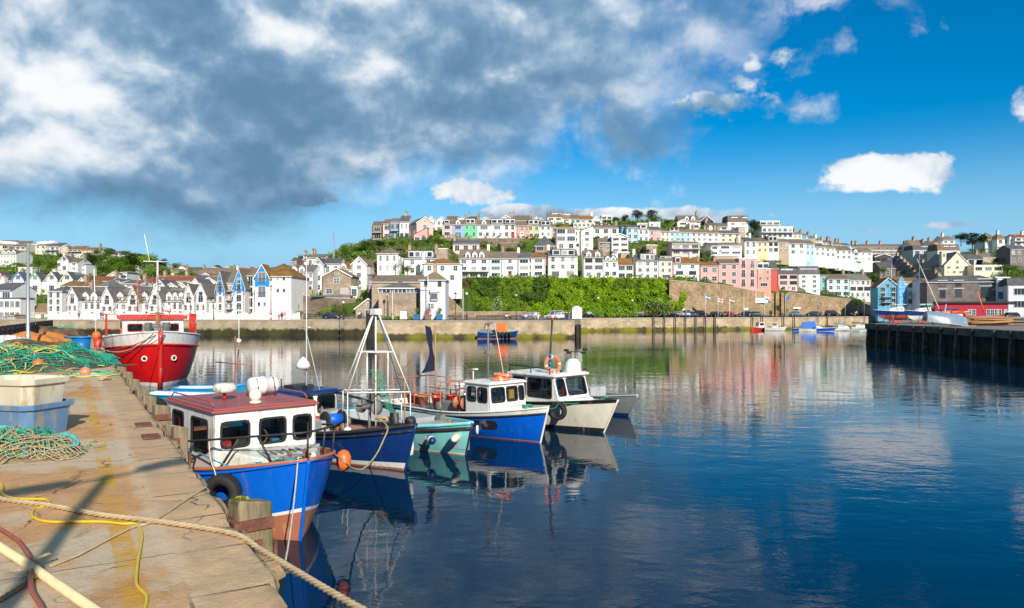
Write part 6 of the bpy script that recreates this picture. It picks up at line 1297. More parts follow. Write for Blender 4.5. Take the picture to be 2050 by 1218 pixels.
def winframe(t, o, u, v, hole, fm, glass=True, r=.14, fw=.05, out=.02):
    o, u, v = Vector(o), Vector(u), Vector(v); n = u.cross(v).normalized(); u0, v0, u1, v1 = hole; pts = []
    for cx, cy, a0 in ((u1-r,v0+r,-90),(u1-r,v1-r,0),(u0+r,v1-r,90),(u0+r,v0+r,180)):
        for k in range(5): a = radians(a0+22.5*k); pts.append((cx+r*cos(a), cy+r*sin(a)))
    mb = MB(); N = len(pts); cxx, cyy = (u0+u1)/2, (v0+v1)/2
    sq = []
    for (x, y) in pts:   # outer ring: square-ish cover
        dx, dy = x-cxx, y-cyy; k = min(((u1-u0)/2+.035)/max(abs(dx),1e-6), ((v1-v0)/2+.035)/max(abs(dy),1e-6)); sq.append((cxx+dx*k if 0 else x+(fw*.4)*(1 if dx > 0 else -1), y+(fw*.4)*(1 if dy > 0 else -1)))
    P3 = lambda q_, k: o+u*q_[0]+v*q_[1]+n*k
    inn = [(cxx+(x-cxx)*(1-fw/(u1-u0)*1.2), cyy+(y-cyy)*(1-fw/(v1-v0)*1.2)) for x, y in pts]
    # rounded corner fill in wall plane + rubber ring
    vs = [P3(q_, out) for q_ in sq]+[P3(q_, out) for q_ in inn]+[P3(q_, -.01) for q_ in sq]+[P3(q_, -.05) for q_ in inn]
    fs = [[i,(i+1)%N,N+(i+1)%N,N+i] for i in range(N)]+[[2*N+i,2*N+(i+1)%N,(i+1)%N,i] for i in range(N)]+[[N+i,N+(i+1)%N,3*N+(i+1)%N,3*N+i] for i in range(N)]
    mb.add(vs, fs)
    fo = mb.build('window_frame', fm, t)
    if glass: g = MB(); g.add([P3(q_, -.02) for q_ in inn], [list(range(N))]); g.build('pane', glassb, fo)
    return fo
def cabin(t, x0, x1, y, z0, z1, fh=(), sh=(), bh=(), rake=0, m='white', taper=0, rm=None, fm=None, over=.12, rth=.07, sides=(-1,1), side_rake=0, th=.05):
    """x0 back, x1 front, half width y. holes as fractions of panel (u0,v0,u1,v1)"""
    fm = fm or black; w = MB(); yt = y-taper; Hh = z1-z0
    def holes(hs, Wd, Ht): return [(a*Wd, b*Ht, c*Wd, d*Ht) for a, b, c, d in hs]
    faces = []
    fv = Vector((-rake, 0, Hh)); fl = fv.length; fv.normalize()
    faces.append(((x1,-y,z0), (0,1,0), fv, 2*y, fl, fh)); bx = Vector((0,0,1)); faces.append(((x0,y,z0), (0,-1,0), bx, 2*y, Hh, bh))
    faces.append(((x0,-y,z0), (1,0,0), bx, x1-x0-(rake if rake > .05 else 0), Hh, sh)); faces.append(((x1-(rake if rake > .05 else 0),y,z0), (-1,0,0), bx, x1-x0-(rake if rake > .05 else 0), Hh, [(1-c,b,1-a,d) for a,b,c,d in sh]))
    for o, u, v, Wd, Ht, hs in faces: panel(w, o, u, v, Wd, Ht, th, holes(hs, Wd, Ht))
    if rake > .05:
        for s_ in (-1, 1):
            yy = s_*(y-.01); q_ = Vector((0,-s_*th,0)); a, b, c = Vector((x1-rake,yy,z0)), Vector((x1-.01,yy,z0)), Vector((x1-rake,yy,z1)); w.add([a,b,c,a+q_,b+q_,c+q_], [[0,1,2],[5,4,3],[0,3,4,1],[1,4,5,2]])
    co_ = w.build('cabin_wall', P[m], t)
    for o, u, v, Wd, Ht, hs in faces:
        for h_ in holes(hs, Wd, Ht): winframe(co_, o, u, v, h_, fm, r=min(.14, (h_[3]-h_[1])*.3))
    r = MB(); r.box(((x0+x1-rake)/2, 0, z1+rth/2), (x1-x0-rake+2*over, 2*y+2*over*.7, rth)); r.box(((x0+x1-rake)/2, 0, z1+rth+.02), (x1-x0-rake+over, 2*y, .05)); ro = r.build('cabin_roof', P[rm or m], t, bevel=.02)
    return co_, ro
def railing(t, pts, r=.022, m=None, name='rail'):
    MB().tube(pts, r, 6).build(name, m or dkmetal, t)
def tyre(name, t, c, R, r, nrm, label=None):
    nrm = Vector(nrm).normalized(); M = nrm.to_track_quat('Z','Y').to_matrix().to_4x4()
    prof_ = []
    mb = MB(); seg = 36; cs = [(R-r*1.55,-r*.6),(R-r*.9,-r*.95),(R-.1*r,-r*.85),(R,-r*.55),(R,r*.55),(R-.1*r,r*.85),(R-r*.9,r*.95),(R-r*1.55,r*.6),(R-r*1.35,0)]
    vs = []; n = len(cs)
    for i in range(seg):
        a = 2*pi*i/seg
        for k, (rr, z) in enumerate(cs):
            rr2 = rr-(.012 if (k in (3,4) and i % 2) else 0); vs.append((M @ Vector((rr2*cos(a), rr2*sin(a), z)))+Vector(c))
    mb.add(vs, [[i*n+k, ((i+1)%seg)*n+k, ((i+1)%seg)*n+(k+1)%n, i*n+(k+1)%n] for i in range(seg) for k in range(n)], 0, True)
    return mb.build(name, black, t) 
def rope(name, pts, r, m, label=None, cat='rope', parent=None, twist=True, step=None):
    mb = MB()
    if twist: rope_mesh(mb, pts, r, step=step)
    else: mb.tube(smooth_path(pts, step or .15), r, 6)
    o = mb.build(name, m, parent)
    if label: tagged(o, label, cat)
    return o
def lifebuoy(name, label, c, nrm, R=.33, lean=0):
    t = thing(name, label, 'lifebuoy', c); M = Vector(nrm).normalized().to_track_quat('Z','Y').to_matrix().to_4x4(); mb = MB(); mb.torus((0,0,0), R, .075, 0, 32, 10, M, segm=lambda i: 1 if i % 8 in (0,) else 0); mb.build('ring', [P['orange'], sgn], t)
    mb = MB(); mb.torus((0,0,0), R+.09, .01, 0, 32, 4, M); mb.build('grab_rope', ropeW, t); return t
def boat(name, label, px, D, hd, cat='boat', z=0, group=None, wl=None):
    """root at the stem foot; hd = heading vector"""
    return thing(name, label, cat, (XD(px, D), D, z), atan2(hd[1], hd[0]), group)
def anchored(t, p): # world -> local
    return Matrix.Rotation(-t.rotation_euler.z, 4, 'Z') @ (Vector(p)-Vector(t.location))
def world(t, p): return Matrix.Rotation(t.rotation_euler.z, 4, 'Z') @ Vector(p)+Vector(t.location)
# ------------------------------------------------------------ boat A: blue, red roof
a = boat('fishing_boat', 'bright blue fishing boat with white wheelhouse and maroon roof, nearest in the row', 600, 17.6, (.67,-.74), 'fishing boat')
zs, hb, pt = hull(a, 9.8, 3.9, 1.98, 1.45, 1.4, .45, ['rust','white','blue'], [(0,0),(.21,1),(.24,2)], br=.95, keel=.6, bt=.8, q=5.0, deck=.12, deckm='maroon', inner='rust', gun=('rust',.05), strake=[(.93,'blue',.035)], p_bow=.36, p_mid=.15, stemm='blue')
cabin(a, -5.2, -1.85, 1.36, 1.25, 2.95, fh=[(.07,.48,.335,.86),(.43,.48,.69,.86),(.765,.48,.955,.86)], sh=[(.12,.05,.38,.9),(.55,.4,.9,.88)], bh=[(.15,.45,.85,.88)], m='white', rm='maroon', over=.1)
tr = MB(); tr.hexa([(-1.85,-1.3,1.3),(-.35,-.72,1.55),(-.35,.72,1.55),(-1.85,1.3,1.3)], [(-1.85,-1.2,2.05),(-.42,-.62,1.95),(-.42,.62,1.95),(-1.35,1.25,2.0)]); co_ = tr.build('coach_roof', P['wgreen'], a, bevel=.04)
mb = MB()
for i in range(6): mb.box((-.85, -.45+.17*i, 2.01), (.42,.05,.03))
mb.build('louvre', P['teal'], co_)
mb = MB(); mb.tube([(-4.8,-1.4,1.7),(-4.8,-1.49,1.75),(-4.8,-1.49,2.5),(-4.8,-1.4,2.55)], .02, 6); mb.build('grab_handle', P['redp'], a)
# inside
mb = MB(); mb.box((-2.2,0,1.9), (.45,2.5,.2)); mb.box((-4.6,0.8,1.6), (.5,.9,.9)); mb.box((-2.25,-.5,2.1), (.1,.3,.3)); mb.build('console', mat('cabin_interior', (.07,.055,.045), .8), a); 
for x_, y_, z_, c_, sz in ((-2.15,.75,2.12,'cream',(.3,.25,.25)),(-2.2,-.95,2.1,'redp',(.2,.3,.2)),(-3.4,-.9,1.9,'orange',(.25,.4,.5)),(-2.15,.35,2.06,'cyan',(.2,.2,.14)),(-4.2,.9,2.3,'cream',(.1,.5,.4))): MB().box((x_,y_,z_), sz).build('cabin_clutter', P[c_], a, bevel=.03)
mb = MB(); mb.torus((-2.5,.1,2.15), .2, .02, 0, 16, 5, Matrix.Rotation(pi/2,4,'Y')); mb.build('steering_wheel', P['wood'], a)
# roof gear
t = thing('life_raft', 'white life raft canister in a cradle on the maroon roof', 'life raft', world(a, (-3.7,.7,3.08)), a.rotation_euler.z); t.scale = (.8,.8,.8)
mb = MB(); mb.lathe([(.08,-.52),(.25,-.5),(.3,-.42),(.3,-.03),(.315,-.02),(.315,.02),(.3,.03),(.3,.42),(.25,.5),(.08,.52)], (0,0,.36), 20, 0, 'Y'); mb.build('canister', P['white'], t); mb = MB()
for s_ in (-.3,.3): mb.tube([(-.36,s_,.0),(-.36,s_,.3),(.36,s_,.3),(.36,s_,.0)], .02, 5); mb.tube([(-.34,s_,.3),(-.22,s_,.62),(.22,s_,.62),(.34,s_,.3)], .015, 5)
mb.build('cradle', dkmetal, t)
t = thing('radar_dome', 'round cream radar dome on a red post on the maroon roof', 'radar', world(a, (-3.5,-.45,3.08)), a.rotation_euler.z); t.scale = (.85,.85,.85)
mb = MB(); mb.lathe([(.06,0),(.05,.22)], (0,0,0), 10); mb.build('post', P['redp'], t); mb = MB(); mb.lathe([(.1,.2),(.33,.25),(.36,.33),(.35,.42),(.28,.5),(.05,.53)], (0,0,0), 22); mb.build('dome', P['wgreen'], t)
t = thing('roof_light', 'small beige domed lamp on the front of the maroon roof', 'lamp', world(a, (-2.2,-.15,3.08)), 0)
mb = MB(); mb.lathe([(.16,0),(.15,.05),(.09,.07)], (0,0,0), 14, 1); mb.lathe([(.1,.07),(.15,.13),(.16,.25),(.1,.35),(.02,.38)], (0,0,0), 14); mb.build('dome', [P['cream'], P['wgreen']], t)
mb = MB(); mb.tube([(-5.1,-1.3,3.1),(-4.9,-1.3,3.22),(-2.1,-1.3,3.22),(-1.95,-1.3,3.1)], .02, 6); mb.tube([(-5.1,1.3,3.1),(-4.9,1.3,3.22),(-2.4,1.3,3.22),(-2.2,1.3,3.1)], .02, 6); mb.build('roof_rail', P['maroon'], a)
# bow rail
rp = [(-2.9,-1.9,2.2),(-2.2,-1.88,2.3),(-1.3,-1.6,2.42),(-.5,-.95,2.52),(.25,-.12,2.6)]
RP = rp+[(.25,.12,2.6),(-.5,.95,2.52),(-1.2,1.6,2.45),(-2.4,1.85,2.3)]
railing(a, smooth_path(RP, .3), .03, dkmetal, 'bow_rail')
for top, bot in (((-1.9,-1.8,2.34),(-2.5,-1.8,1.45)),((-1.97,-1.81,2.33),(-2.42,-1.8,1.45)),((-.75,-1.15,2.48),(-1.35,-1.45,1.6)),((-.4,-.85,2.52),(-.2,-.55,1.8)),((.22,.1,2.6),(.2,.1,1.95)),((-.45,.9,2.52),(-.5,.85,1.75)),((-1.2,1.58,2.45),(-1.2,1.5,1.55)),((-1.3,1.62,2.44),(-1.3,1.55,1.55))):
    railing(a, [top, bot], .028, dkmetal, 'rail_stanchion')
mb = MB(); mb.lathe([(.05,0),(.05,.28),(.08,.3)], (-.12,-.2,1.8), 10); mb.lathe([(.05,0),(.05,.28),(.08,.3)], (-.12,.2,1.8), 10); mb.tube([(-.12,-.35,2.0),(-.12,.35,2.0)], .035, 8); mb.build('bollard', P['rust'], a)
def Lw(b, p): return world(b, p)
ty = tyre('tyre_fender', None, Lw(a, (-.86,-1.52,1.22)), .46, .17, Matrix.Rotation(a.rotation_euler.z, 4, 'Z') @ Vector((.72,-.8,-.05))); tagged(ty, 'big black tyre fender hanging on the side of the nearest blue boat', 'tyre fender')
rope('rope', [Lw(a,(-1.4,-1.62,2.42)),Lw(a,(-1.2,-1.66,2.0)),Lw(a,(-1.0,-1.64,1.75)),Lw(a,(-.78,-1.66,1.55))], .014, ropeW, 'white rope holding the big tyre fender', twist=False)
rope('rope', [Lw(a,(-4.4,-1.5,1.9)),Lw(a,(-2.6,-1.52,1.95)),Lw(a,(-1.3,-1.5,1.9)),Lw(a,(-1.0,-1.15,1.75)),Lw(a,(-.7,-.85,1.85)),Lw(a,(-.4,-.5,1.9)),Lw(a,(-.12,-.2,2.05)),Lw(a,(-.1,.2,2.0))], .022, ropeB, 'blue rope running along the coach roof of the nearest blue boat', step=.06)
random.seed(31)
def coil(name, c, R, r, m, n, label, jit=.25, h=.06):
    pts = []
    for i in range(n*10):
        a_ = 2*pi*i/10; k = R*(1+random.uniform(-jit, jit)); pts.append((c[0]+k*cos(a_), c[1]+k*sin(a_), c[2]+random.uniform(0, h)+h*.1*i/10))
    return rope(name, pts, r, m, label, step=max(.05, r*2))
coil('coiled_rope', Lw(a,(-.5,-.78,1.8)), .2, .022, ropeW, 4, 'cream rope heaped by the blue rope on the nearest boat')
coil('coiled_rope', Lw(a,(-.12,-.2,1.92)), .14, .026, ropeB, 5, 'blue rope wound on the bow bollard of the nearest boat')
rope('mooring_rope', sag(Lw(a,(.12,-.1,2.02)), (-3.75,12.0,1.1), .35, 14), .02, ropeW, 'pale mooring rope hanging from the nearest bow down to the quay wall', step=.06)
fl = MB(); fl.lathe([(.03,-.27),(.13,-.22),(.19,-.09),(.19,.09),(.13,.22),(.04,.27)], (0,0,0), 14); o = fl.build('fender', P['orange'], None, W(688,922,18.9)); tagged(o, 'orange fender between the two nearest boats', 'fender')
# ------------------------------------------------------------ boat B: navy with white gantry
b = boat('fishing_boat', 'navy fishing boat with maroon foredeck and tall white tubular gantry', 810, 25.2, (.75,-.66), 'fishing boat')
hull(b, 8.8, 3.1, 1.62, 1.05, 1.05, .55, ['rust','white','navy'], [(0,0),(.05,1),(.17,2)], keel=.6, q=2.6, deck=.1, deckm='maroon', inner='black', gun=('black',.07), strake=[(.88,'black',.045)], stemm='navy')
cabin(b, -7.4, -5.3, 1.0, .95, 2.25, fh=[(.05,.4,.45,.93),(.55,.4,.95,.93)], sh=[(.1,.4,.45,.93),(.55,.4,.92,.93)], m='white', rm='navy', over=.2, bh=[(.3,.05,.7,.93)])
mb = MB(); mb.box((-3.8,0,.97), (2.6,2.0,.06)); mb.build('work_deck', P['wood'], b)
MB().box((-4.6,.35,1.3), (.7,.7,.7)).build('deck_locker', P['grey'], b, bevel=.03); MB().box((-3.9,-.75,1.2), (.8,.35,.5)).build('gear_box', P['grey'], b, bevel=.03)
mb = MB(); mb.lathe([(.12,-.4),(.32,-.38),(.32,-.34),(.2,-.3),(.2,.3),(.32,.34),(.32,.38),(.12,.4)], (-3.6,-.35,1.45), 18, 0, 'Y'); mb.build('net_drum', black, b); mb = MB(); mb.lathe([(.2,-.28),(.22,0),(.2,.28)], (-3.55,-.35,1.45), 16, 0, 'Y'); mb.build('net_roll', P['bright'], b)
mb = MB(); mb.box((-4.6,-.6,1.25), (.6,.5,.45)); mb.build('fish_box', P['redp'], b)
mb = MB(); mb.lathe([(.05,-.5),(.26,-.48),(.26,-.44),(.1,-.4),(.1,.4),(.26,.44),(.26,.48),(.05,.5)], (-2.9,.75,1.85), 16, 0, 'X'); mb.tube([(-2.9,.75,1.0),(-2.9,.75,1.85)], .06, 6); mb.tube([(-3.3,1.1,1.0),(-3.3,1.1,2.3),(-2.6,1.1,2.3)], .04, 6); mb.build('winch', P['teal'], b)
gf = MB(); ap = Vector((-2.2,.5,5.4)); feet = [(-2.6,-.45,1.05),(-3.5,.0,1.05),(-1.15,1.25,1.2),(-2.0,1.55,1.15)]
kz = [2.5,2.5,2.45,2.45]
for (x,y,z), k in zip(feet, kz): gf.tube([(x,y,z),(x,y,k)], .022, 7); gf.tube([(x,y,k),(ap.x+(x-ap.x)*.06,ap.y+(y-ap.y)*.06,ap.z)], .026, 7)
def lerp3(f, k, z): t_ = (ap.z-z)/(ap.z-k); return (ap.x+(f[0]-ap.x)*(.06+.94*t_), ap.y+(f[1]-ap.y)*(.06+.94*t_), z)
for z in (3.95, 2.5):
    q4 = [lerp3(f, 2.45, z) for f in (feet[0],feet[1],feet[3],feet[2])]; gf.tube(q4, .032, 6, closed=True)
l0, r0 = lerp3(feet[0],2.45,3.95), lerp3(feet[2],2.45,3.95)
for u in (.18,.82): p_ = Vector(l0).lerp(Vector(r0), u); gf.tube([p_, (p_.x,p_.y,2.5)], .028, 6)
gf.tube([(ap.x,ap.y,ap.z),(ap.x,ap.y,1.2)], .03, 6); gf.box((ap.x,ap.y,ap.z+.02), (.3,.3,.22)); gf.build('gantry', P['white'], b)
mb = MB(); 
for k in range(7): mb.tube(sag((ap.x+.1*k-.3,ap.y,3.3),(ap.x+.3+.04*k,ap.y+.5,1.6),.12,8), .012, 4)
for k in range(5): mb.torus((ap.x,ap.y+.1*k,3.2-.3*k), .22-.03*k, .01, 0, 14, 4)
mb.build('hanging_net', ropeG, b)
mb = MB(); mb.tube([(-5.9,0,2.3),(-5.9,0,7.6)], .035, 6, r2=.012); mb.tube([(-5.9,.0,4.6),(-5.0,.0,2.4)], .012, 4); mb.tube([(-6.2,0,4.8),(-5.6,0,4.8)], .02, 5); mb.build('mast', P['white'], b)
mb = MB(); mb.lathe([(.05,2.9),(.25,2.95),(.28,3.05),(.22,3.2),(.03,3.4)], (-5.9,-.15,.25), 14); mb.build('radar_dome', P['white'], b)
mb = MB(); mb.box((-6.6,.1,2.42), (.7,.9,.14)); mb.box((-5.4,-.3,2.45), (.3,.2,.22)); mb.tube([(-6.9,-.5,2.3),(-6.9,-.5,2.75)], .03, 6); mb.tube([(-6.0,.7,2.35),(-4.0,1.3,2.0),(-2.2,1.4,1.7)], .05, 6); mb.build('roof_gear', dkmetal, b)
mb = MB(); mb.box((-.55,0,1.75), (.22,.22,.35)); mb.lathe([(.16,-.12),(.18,0),(.16,.12)], (.3,.0,1.72), 12, 0, 'Y'); mb.build('samson_post', P['black'], b)
random.seed(8)
for k in range(9): x = random.uniform(-4.9,-2.5); y = random.uniform(-.9,.9); MB().lathe([(.1,0),(.14,.1),(.13,.25),(.05,.3)], (x,y,1.0), 9).build('trap_buoy' if 0 else 'tackle_pot', [P['teal'],P['rust'],P['cyan'],P['cream']][k%4], b)
coil('coiled_rope', Lw(b,(-1.1,.0,1.62)), .22, .026, ropeM, 6, 'tan rope coiled on the maroon foredeck', .4, .1)
rope('mooring_rope', [Lw(b,(-1.0,-.2,1.66)),W(776,857,24.9),W(768,880,24.2),W(752,912,23.2),W(728,938,21.6),W(706,938,19.6),W(690,925,18.0),Lw(a,(-.9,1.4,1.75))], .028, ropeM, 'tan mooring rope looping from the maroon foredeck to the nearest boat', step=.07)
o = MB().lathe([(.02,-.3),(.1,-.25),(.12,0),(.1,.25),(.02,.3)], (0,0,0), 12).build('fender', P['white'], None, Lw(b,(-.1,.35,.75))); tagged(o, 'slim white fender hanging at the navy bow', 'fender')
# ------------------------------------------------------------ boat C: turquoise open boat
c = boat('open_boat', 'pale turquoise open fishing boat with grey thwarts and black rubbing strake', 932, 27.9, (.70,-.71), 'open boat')
hull(c, 8.0, 3.0, 1.25, .9, .9, .35, ['cream','turq'], [(0,0),(.05,1)], keel=.5, q=2.4, deckz=.22, deckm='teal', inner='grey', gun=('turq',.07), strake=[(.84,'black',.075)], thick=.1, stemm='black')
mb = MB(); mb.box((-2.0,0,.62), (1.2,1.6,.7)); mb.box((-3.6,.1,.68), (1.3,1.9,.8)); mb.build('engine_box', P['grey'], c, bevel=.04); MB().box((-5.3,0,.6), (.35,2.3,.06)).build('thwart', P['grey'], c); mb = MB(); mb.box((-1.0,0,.95), (.12,.12,.6)); mb.tube([(-1.0,-.2,1.15),(-1.0,.2,1.15)], .03, 6); mb.build('samson_post', P['wood'], c)
mb = MB(); mb.tube([(-2.6,-.9,.3),(-2.55,-.95,2.7)], .035, 6); mb.tube([(-2.6,-1.1,.95),(-1.1,.0,1.05)], .03, 6); mb.build('pole', P['wood'], c)
mb = MB(); mb.box((-2.6,.9,1.0), (.3,.25,.35)); mb.tube([(-2.6,.9,1.1),(-2.6,.9,1.9)], .03, 5); mb.lathe([(.13,-.05),(.17,-.03),(.17,.03),(.13,.05)], (-2.6,.8,1.55), 16, 0, 'Y'); mb.build('pot_hauler', P['teal'], c)
for k, (x, y, ln) in enumerate(((-.75,-1.05,1),(-1.75,-1.45,1),(.1,-.55,0))):
    t = thing('fender', ['cream fender with navy ends on the turquoise bow side, the right one of two','cream fender with navy ends on the turquoise side, the left one of two','long white sausage fender at the turquoise stem'][k], 'fender', Lw(c,(x,y,.62 if k < 2 else .75)), c.rotation_euler.z+(-.5 if k < 2 else -.9))
    r_ = .15; mb = MB(); mb.lathe([(r_,-.22),(r_,.22)] if k < 2 else [(.03,-.6),(.12,-.45),(.17,0),(.12,.45),(.03,.6)], (0,0,0), 14, 0, 'X'); mb.build('body', P['cream'], t)
    if k < 2:
        for s_ in (-1,1): MB().lathe([(r_,s_*.22),(r_*.8,s_*.31),(.03,s_*.36)], (0,0,0), 14, 0, 'X').build('end_cap', P['navy'], t)
t = thing('fender', 'round dark blue and white buoy fender on the tip of the turquoise bow', 'fender', Lw(c,(.5,.15,1.0))); MB().ball((0,0,0), .17, 0, 14).build('ball', P['navy'], t); MB().lathe([(.175,-.04),(.175,.04)], (0,0,0), 14, 0, 'X').build('stripe', P['white'], t)
# ------------------------------------------------------------ boat D: bright blue, white wheelhouse
d = boat('fishing_boat', 'bright blue fishing boat with small white wheelhouse and lifebuoy on its roof', 1081, 30.5, (.69,-.72), 'fishing boat')
hull(d, 9.8, 3.5, 1.5, 1.0, .95, .45, ['rust','bright','black','white'], [(0,0),(.03,1),(.80,2),(.86,3)], keel=.6, q=2.6, deck=.25, deckm='teal', inner='wgreen', gun=('white',.04), strake=[(.83,'black',.04)], stemm='white')
cabin(d, -3.5, -1.85, 1.05, .98, 2.3, fh=[(.05,.42,.42,.9),(.47,.42,.78,.9),(.82,.42,.97,.9)], sh=[(.08,.42,.46,.9),(.54,.42,.94,.9)], bh=[(.12,.4,.45,.9),(.55,.1,.88,.9)], m='white', rm='white', rake=.15)
mb = MB(); mb.hexa([(-1.9,-.85,1.0),(-1.0,-.42,1.15),(-1.0,.42,1.15),(-1.9,.85,1.0)], [(-1.85,-.8,1.35),(-1.05,-.36,1.42),(-1.05,.36,1.42),(-1.85,.8,1.35)]); mb.build('coach_roof', P['white'], d, bevel=.04)
MB().box((-2.25,.55,1.85), (.06,.35,.5)).build('oilskin', mat('oilskin_yellow', (.75,.4,.02), .6), d)
mb = MB(); mb.box((-2.1,0,1.5), (.3,1.8,.2)); mb.box((-2.9,.3,1.2), (.4,.5,.9)); mb.build('console', mat('cabin_interior', (.1,.08,.07)), d)
mb = MB(); pr_ = MB()
pp = [(.0,-1.4),(0,0)]
mb = MB()
vs = []; xs_ = (-2.05,-1.25)
o = MB(); n_ = 20
def porthull():   # long black recessed opening painted on the bow side
    zs_, hb_, pt_ = hull_pts(9.8, 3.5, 1.5, 1.0, .95, .6, .45, .75, 2.6)
    m2 = MB(); cols = []
    for i in range(17):
        u = i/16; s_ = .71+.115*u; hh = .17*min(1, (1-abs(2*u-1)**6)**.5+.0)+.004; cols.append((s_, hh))
    vs = []
    for s_, hh in cols:
        for f in (.52-hh, .52+hh): x, y, z = pt_(s_, f); vs.append((x, -(y+.012), z))
    m2.add(vs, [[2*i, 2*i+2, 2*i+3, 2*i+1] for i in range(16)]); return m2
porthull().build('freeing_port', P['black'], d)
mb = MB(); mb.tube([(-3.2,.0,2.3),(-3.2,.0,5.0)], .05, 7, r2=.03); mb.tube([(-3.7,0,4.3),(-2.7,0,4.35)], .015, 5); mb.tube([(-3.5,0,3.55),(-2.9,0,3.5)], .02, 5); mb.box((-3.2,.1,3.9), (.14,.14,.18)); mb.box((-3.2,-.05,3.6), (.16,.16,.14)); mb.box((-3.2,0,4.85), (.3,.12,.08)); mb.build('mast', P['teal'], d)
mb = MB(); mb.tube([(-2.6,.45,2.35),(-3.0,.2,4.9)], .022, 5, r2=.012); mb.build('aerial', P['white'], d)
mb = MB(); mb.tube([(-3.4,-.7,2.35),(-3.4,-.7,2.8)], .025, 5); mb.tube([(-3.65,-.7,2.85),(-3.1,-.7,2.9)], .035, 5); mb.build('loudhailer', P['white'], d)
lifebuoy('lifebuoy', 'orange lifebuoy lying on the small white wheelhouse roof', Lw(d,(-2.5,.1,2.48)), (0,0,1), .36); lifebuoy('lifebuoy', 'second orange lifebuoy stacked slightly askew on the wheelhouse roof', Lw(d,(-2.42,.16,2.64)), (.1,.05,1), .34)
mb = MB()
for y in (-1.1, 1.1):
    for x in (-5.2,-7.2,-8.9): mb.tube([(x,y,.7),(x,y,2.2)], .035, 6)
    mb.tube([(-5.2,y,1.55),(-8.9,y,1.55)], .025, 6); mb.tube([(-7.2,y,2.15),(-8.9,y,2.15)], .025, 6)
mb.tube([(-5.2,-1.1,2.2),(-5.2,1.1,2.2)], .03, 6); mb.tube([(-8.9,-1.1,2.15),(-8.9,1.1,2.15)], .03, 6); mb.build('stern_gantry', P['rust'], d)
mb = MB(); mb.tube([(-7.0,0,.7),(-7.0,0,4.7)], .04, 7); mb.tube([(-7.0,0,4.6),(-8.8,-.9,2.2)], .01, 4); mb.tube([(-7,0,4.3),(-5.2,1.0,2.3)], .01, 4); mb.build('mizzen_mast', P['wood'], d)
mb = MB(); n = 10; vs = []
for i in range(n+1):
    u = i/n; z = 2.55+2.1*u; ex = .42*(1-u)**7+.26+.03*sin(u*12)
    for k in range(4): o_ = .22*u**2; vs.append((-7.05-(ex*k/3+o_)*.6, -(ex*k/3+o_)*.75+.05*sin(u*9+k), z-.12*(k/3)*(1-u)+.1*u*k/3))
mb.add(vs, [[i*4+k, i*4+k+1, (i+1)*4+k+1, (i+1)*4+k] for i in range(n) for k in range(3)], 0, True); mb.build('mizzen_sail', mat('sail_navy', (.008,.012,.04), .9, .3, 3), d)
for i, (x, y, m) in enumerate(((-7.6,-.6,'redp'),(-8.2,-.5,'redp'),(-7.0,-.75,'rust'),(-6.4,.5,'redp'),(-7.5,.5,'redp'),(-6.2,-.5,'redp'))):
    t = thing('fish_basket', 'round red fish basket on the stern deck of the bright blue boat', 'basket', Lw(d,(x,y,.95)), 0, 'red fish baskets on the bright blue boat'); mb = MB(); mb.lathe([(.2,0),(.27,.42),(.3,.43),(.24,.42),(.18,.05)], (0,0,0), 14); mb.build('tub', P[m], t); mb = MB(); mb.torus((0,0,.44), .28, .02, 0, 16, 5); mb.build('rim', P[m], t)
t = thing('bucket', 'tall white plastic drum on the stern of the bright blue boat', 'drum', Lw(d,(-6.3,.95,1.35))); MB().lathe([(.2,0),(.24,.5),(.25,.52)], (0,0,0), 14).build('tub', P['white'], t); MB().lathe([(.26,.5),(.26,.58),(.1,.6)], (0,0,0), 14).build('lid', P['white'], t)
mb = MB(); mb.box((-5.0,0,1.0), (1.2,1.5,.6)); mb.build('hatch', P['teal'], d, bevel=.04); mb = MB(); mb.lathe([(.1,-.3),(.28,-.28),(.28,-.24),(.12,-.2),(.12,.2),(.28,.24),(.28,.28),(.1,.3)], (-4.1,-.8,1.35), 16, 0, 'X'); mb.tube([(-4.1,-.9,.8),(-4.1,-.9,2.3),(-4.3,-1.3,2.4),(-4.3,-1.4,2.1)], .04, 6); mb.build('net_hauler', P['rust'], d)
rope('rope', sag(Lw(d,(.1,-.2,1.55)), Lw(d,(-3.2,-1.5,.85)), .12, 12), .014, ropeM, 'tan rope drooping along the side of the bright blue boat', twist=False)
coil('coiled_rope', Lw(d,(-.9,.2,1.35)), .18, .02, ropeG, 4, 'green rope heaped in front of the small white wheelhouse', .5, .1)
# ------------------------------------------------------------ boat E: cream motor boat
e = boat('motor_boat', 'cream motor boat with black trim, raked windscreen and tyre fender', 1208, 33.0, (.70,-.71), 'motor boat')
hull(e, 9.2, 3.2, 1.55, 1.15, 1.05, .8, ['black','cream','black'], [(0,0),(.13,1),(.90,2)], keel=.6, q=2.2, deck=.08, deckm='white', inner='white', gun=('black',.045), stemm='cream')
cabin(e, -4.7, -1.6, 1.12, 1.0, 2.42, fh=[(.05,.38,.3,.93),(.36,.38,.95,.93)], sh=[(.03,.3,.35,.92),(.4,.3,.97,.92)], bh=[(.1,.3,.5,.9),(.58,.05,.92,.9)], m='white', rm='white', rake=.42, over=.18, rth=.1)
mb = MB(); mb.hexa([(-1.6,-.85,1.05),(-.8,-.35,1.25),(-.8,.35,1.25),(-1.6,.85,1.05)], [(-1.55,-.8,1.45),(-.85,-.3,1.5),(-.85,.3,1.5),(-1.55,.8,1.45)]); mb.build('foredeck_hatch', P['white'], e, bevel=.04)
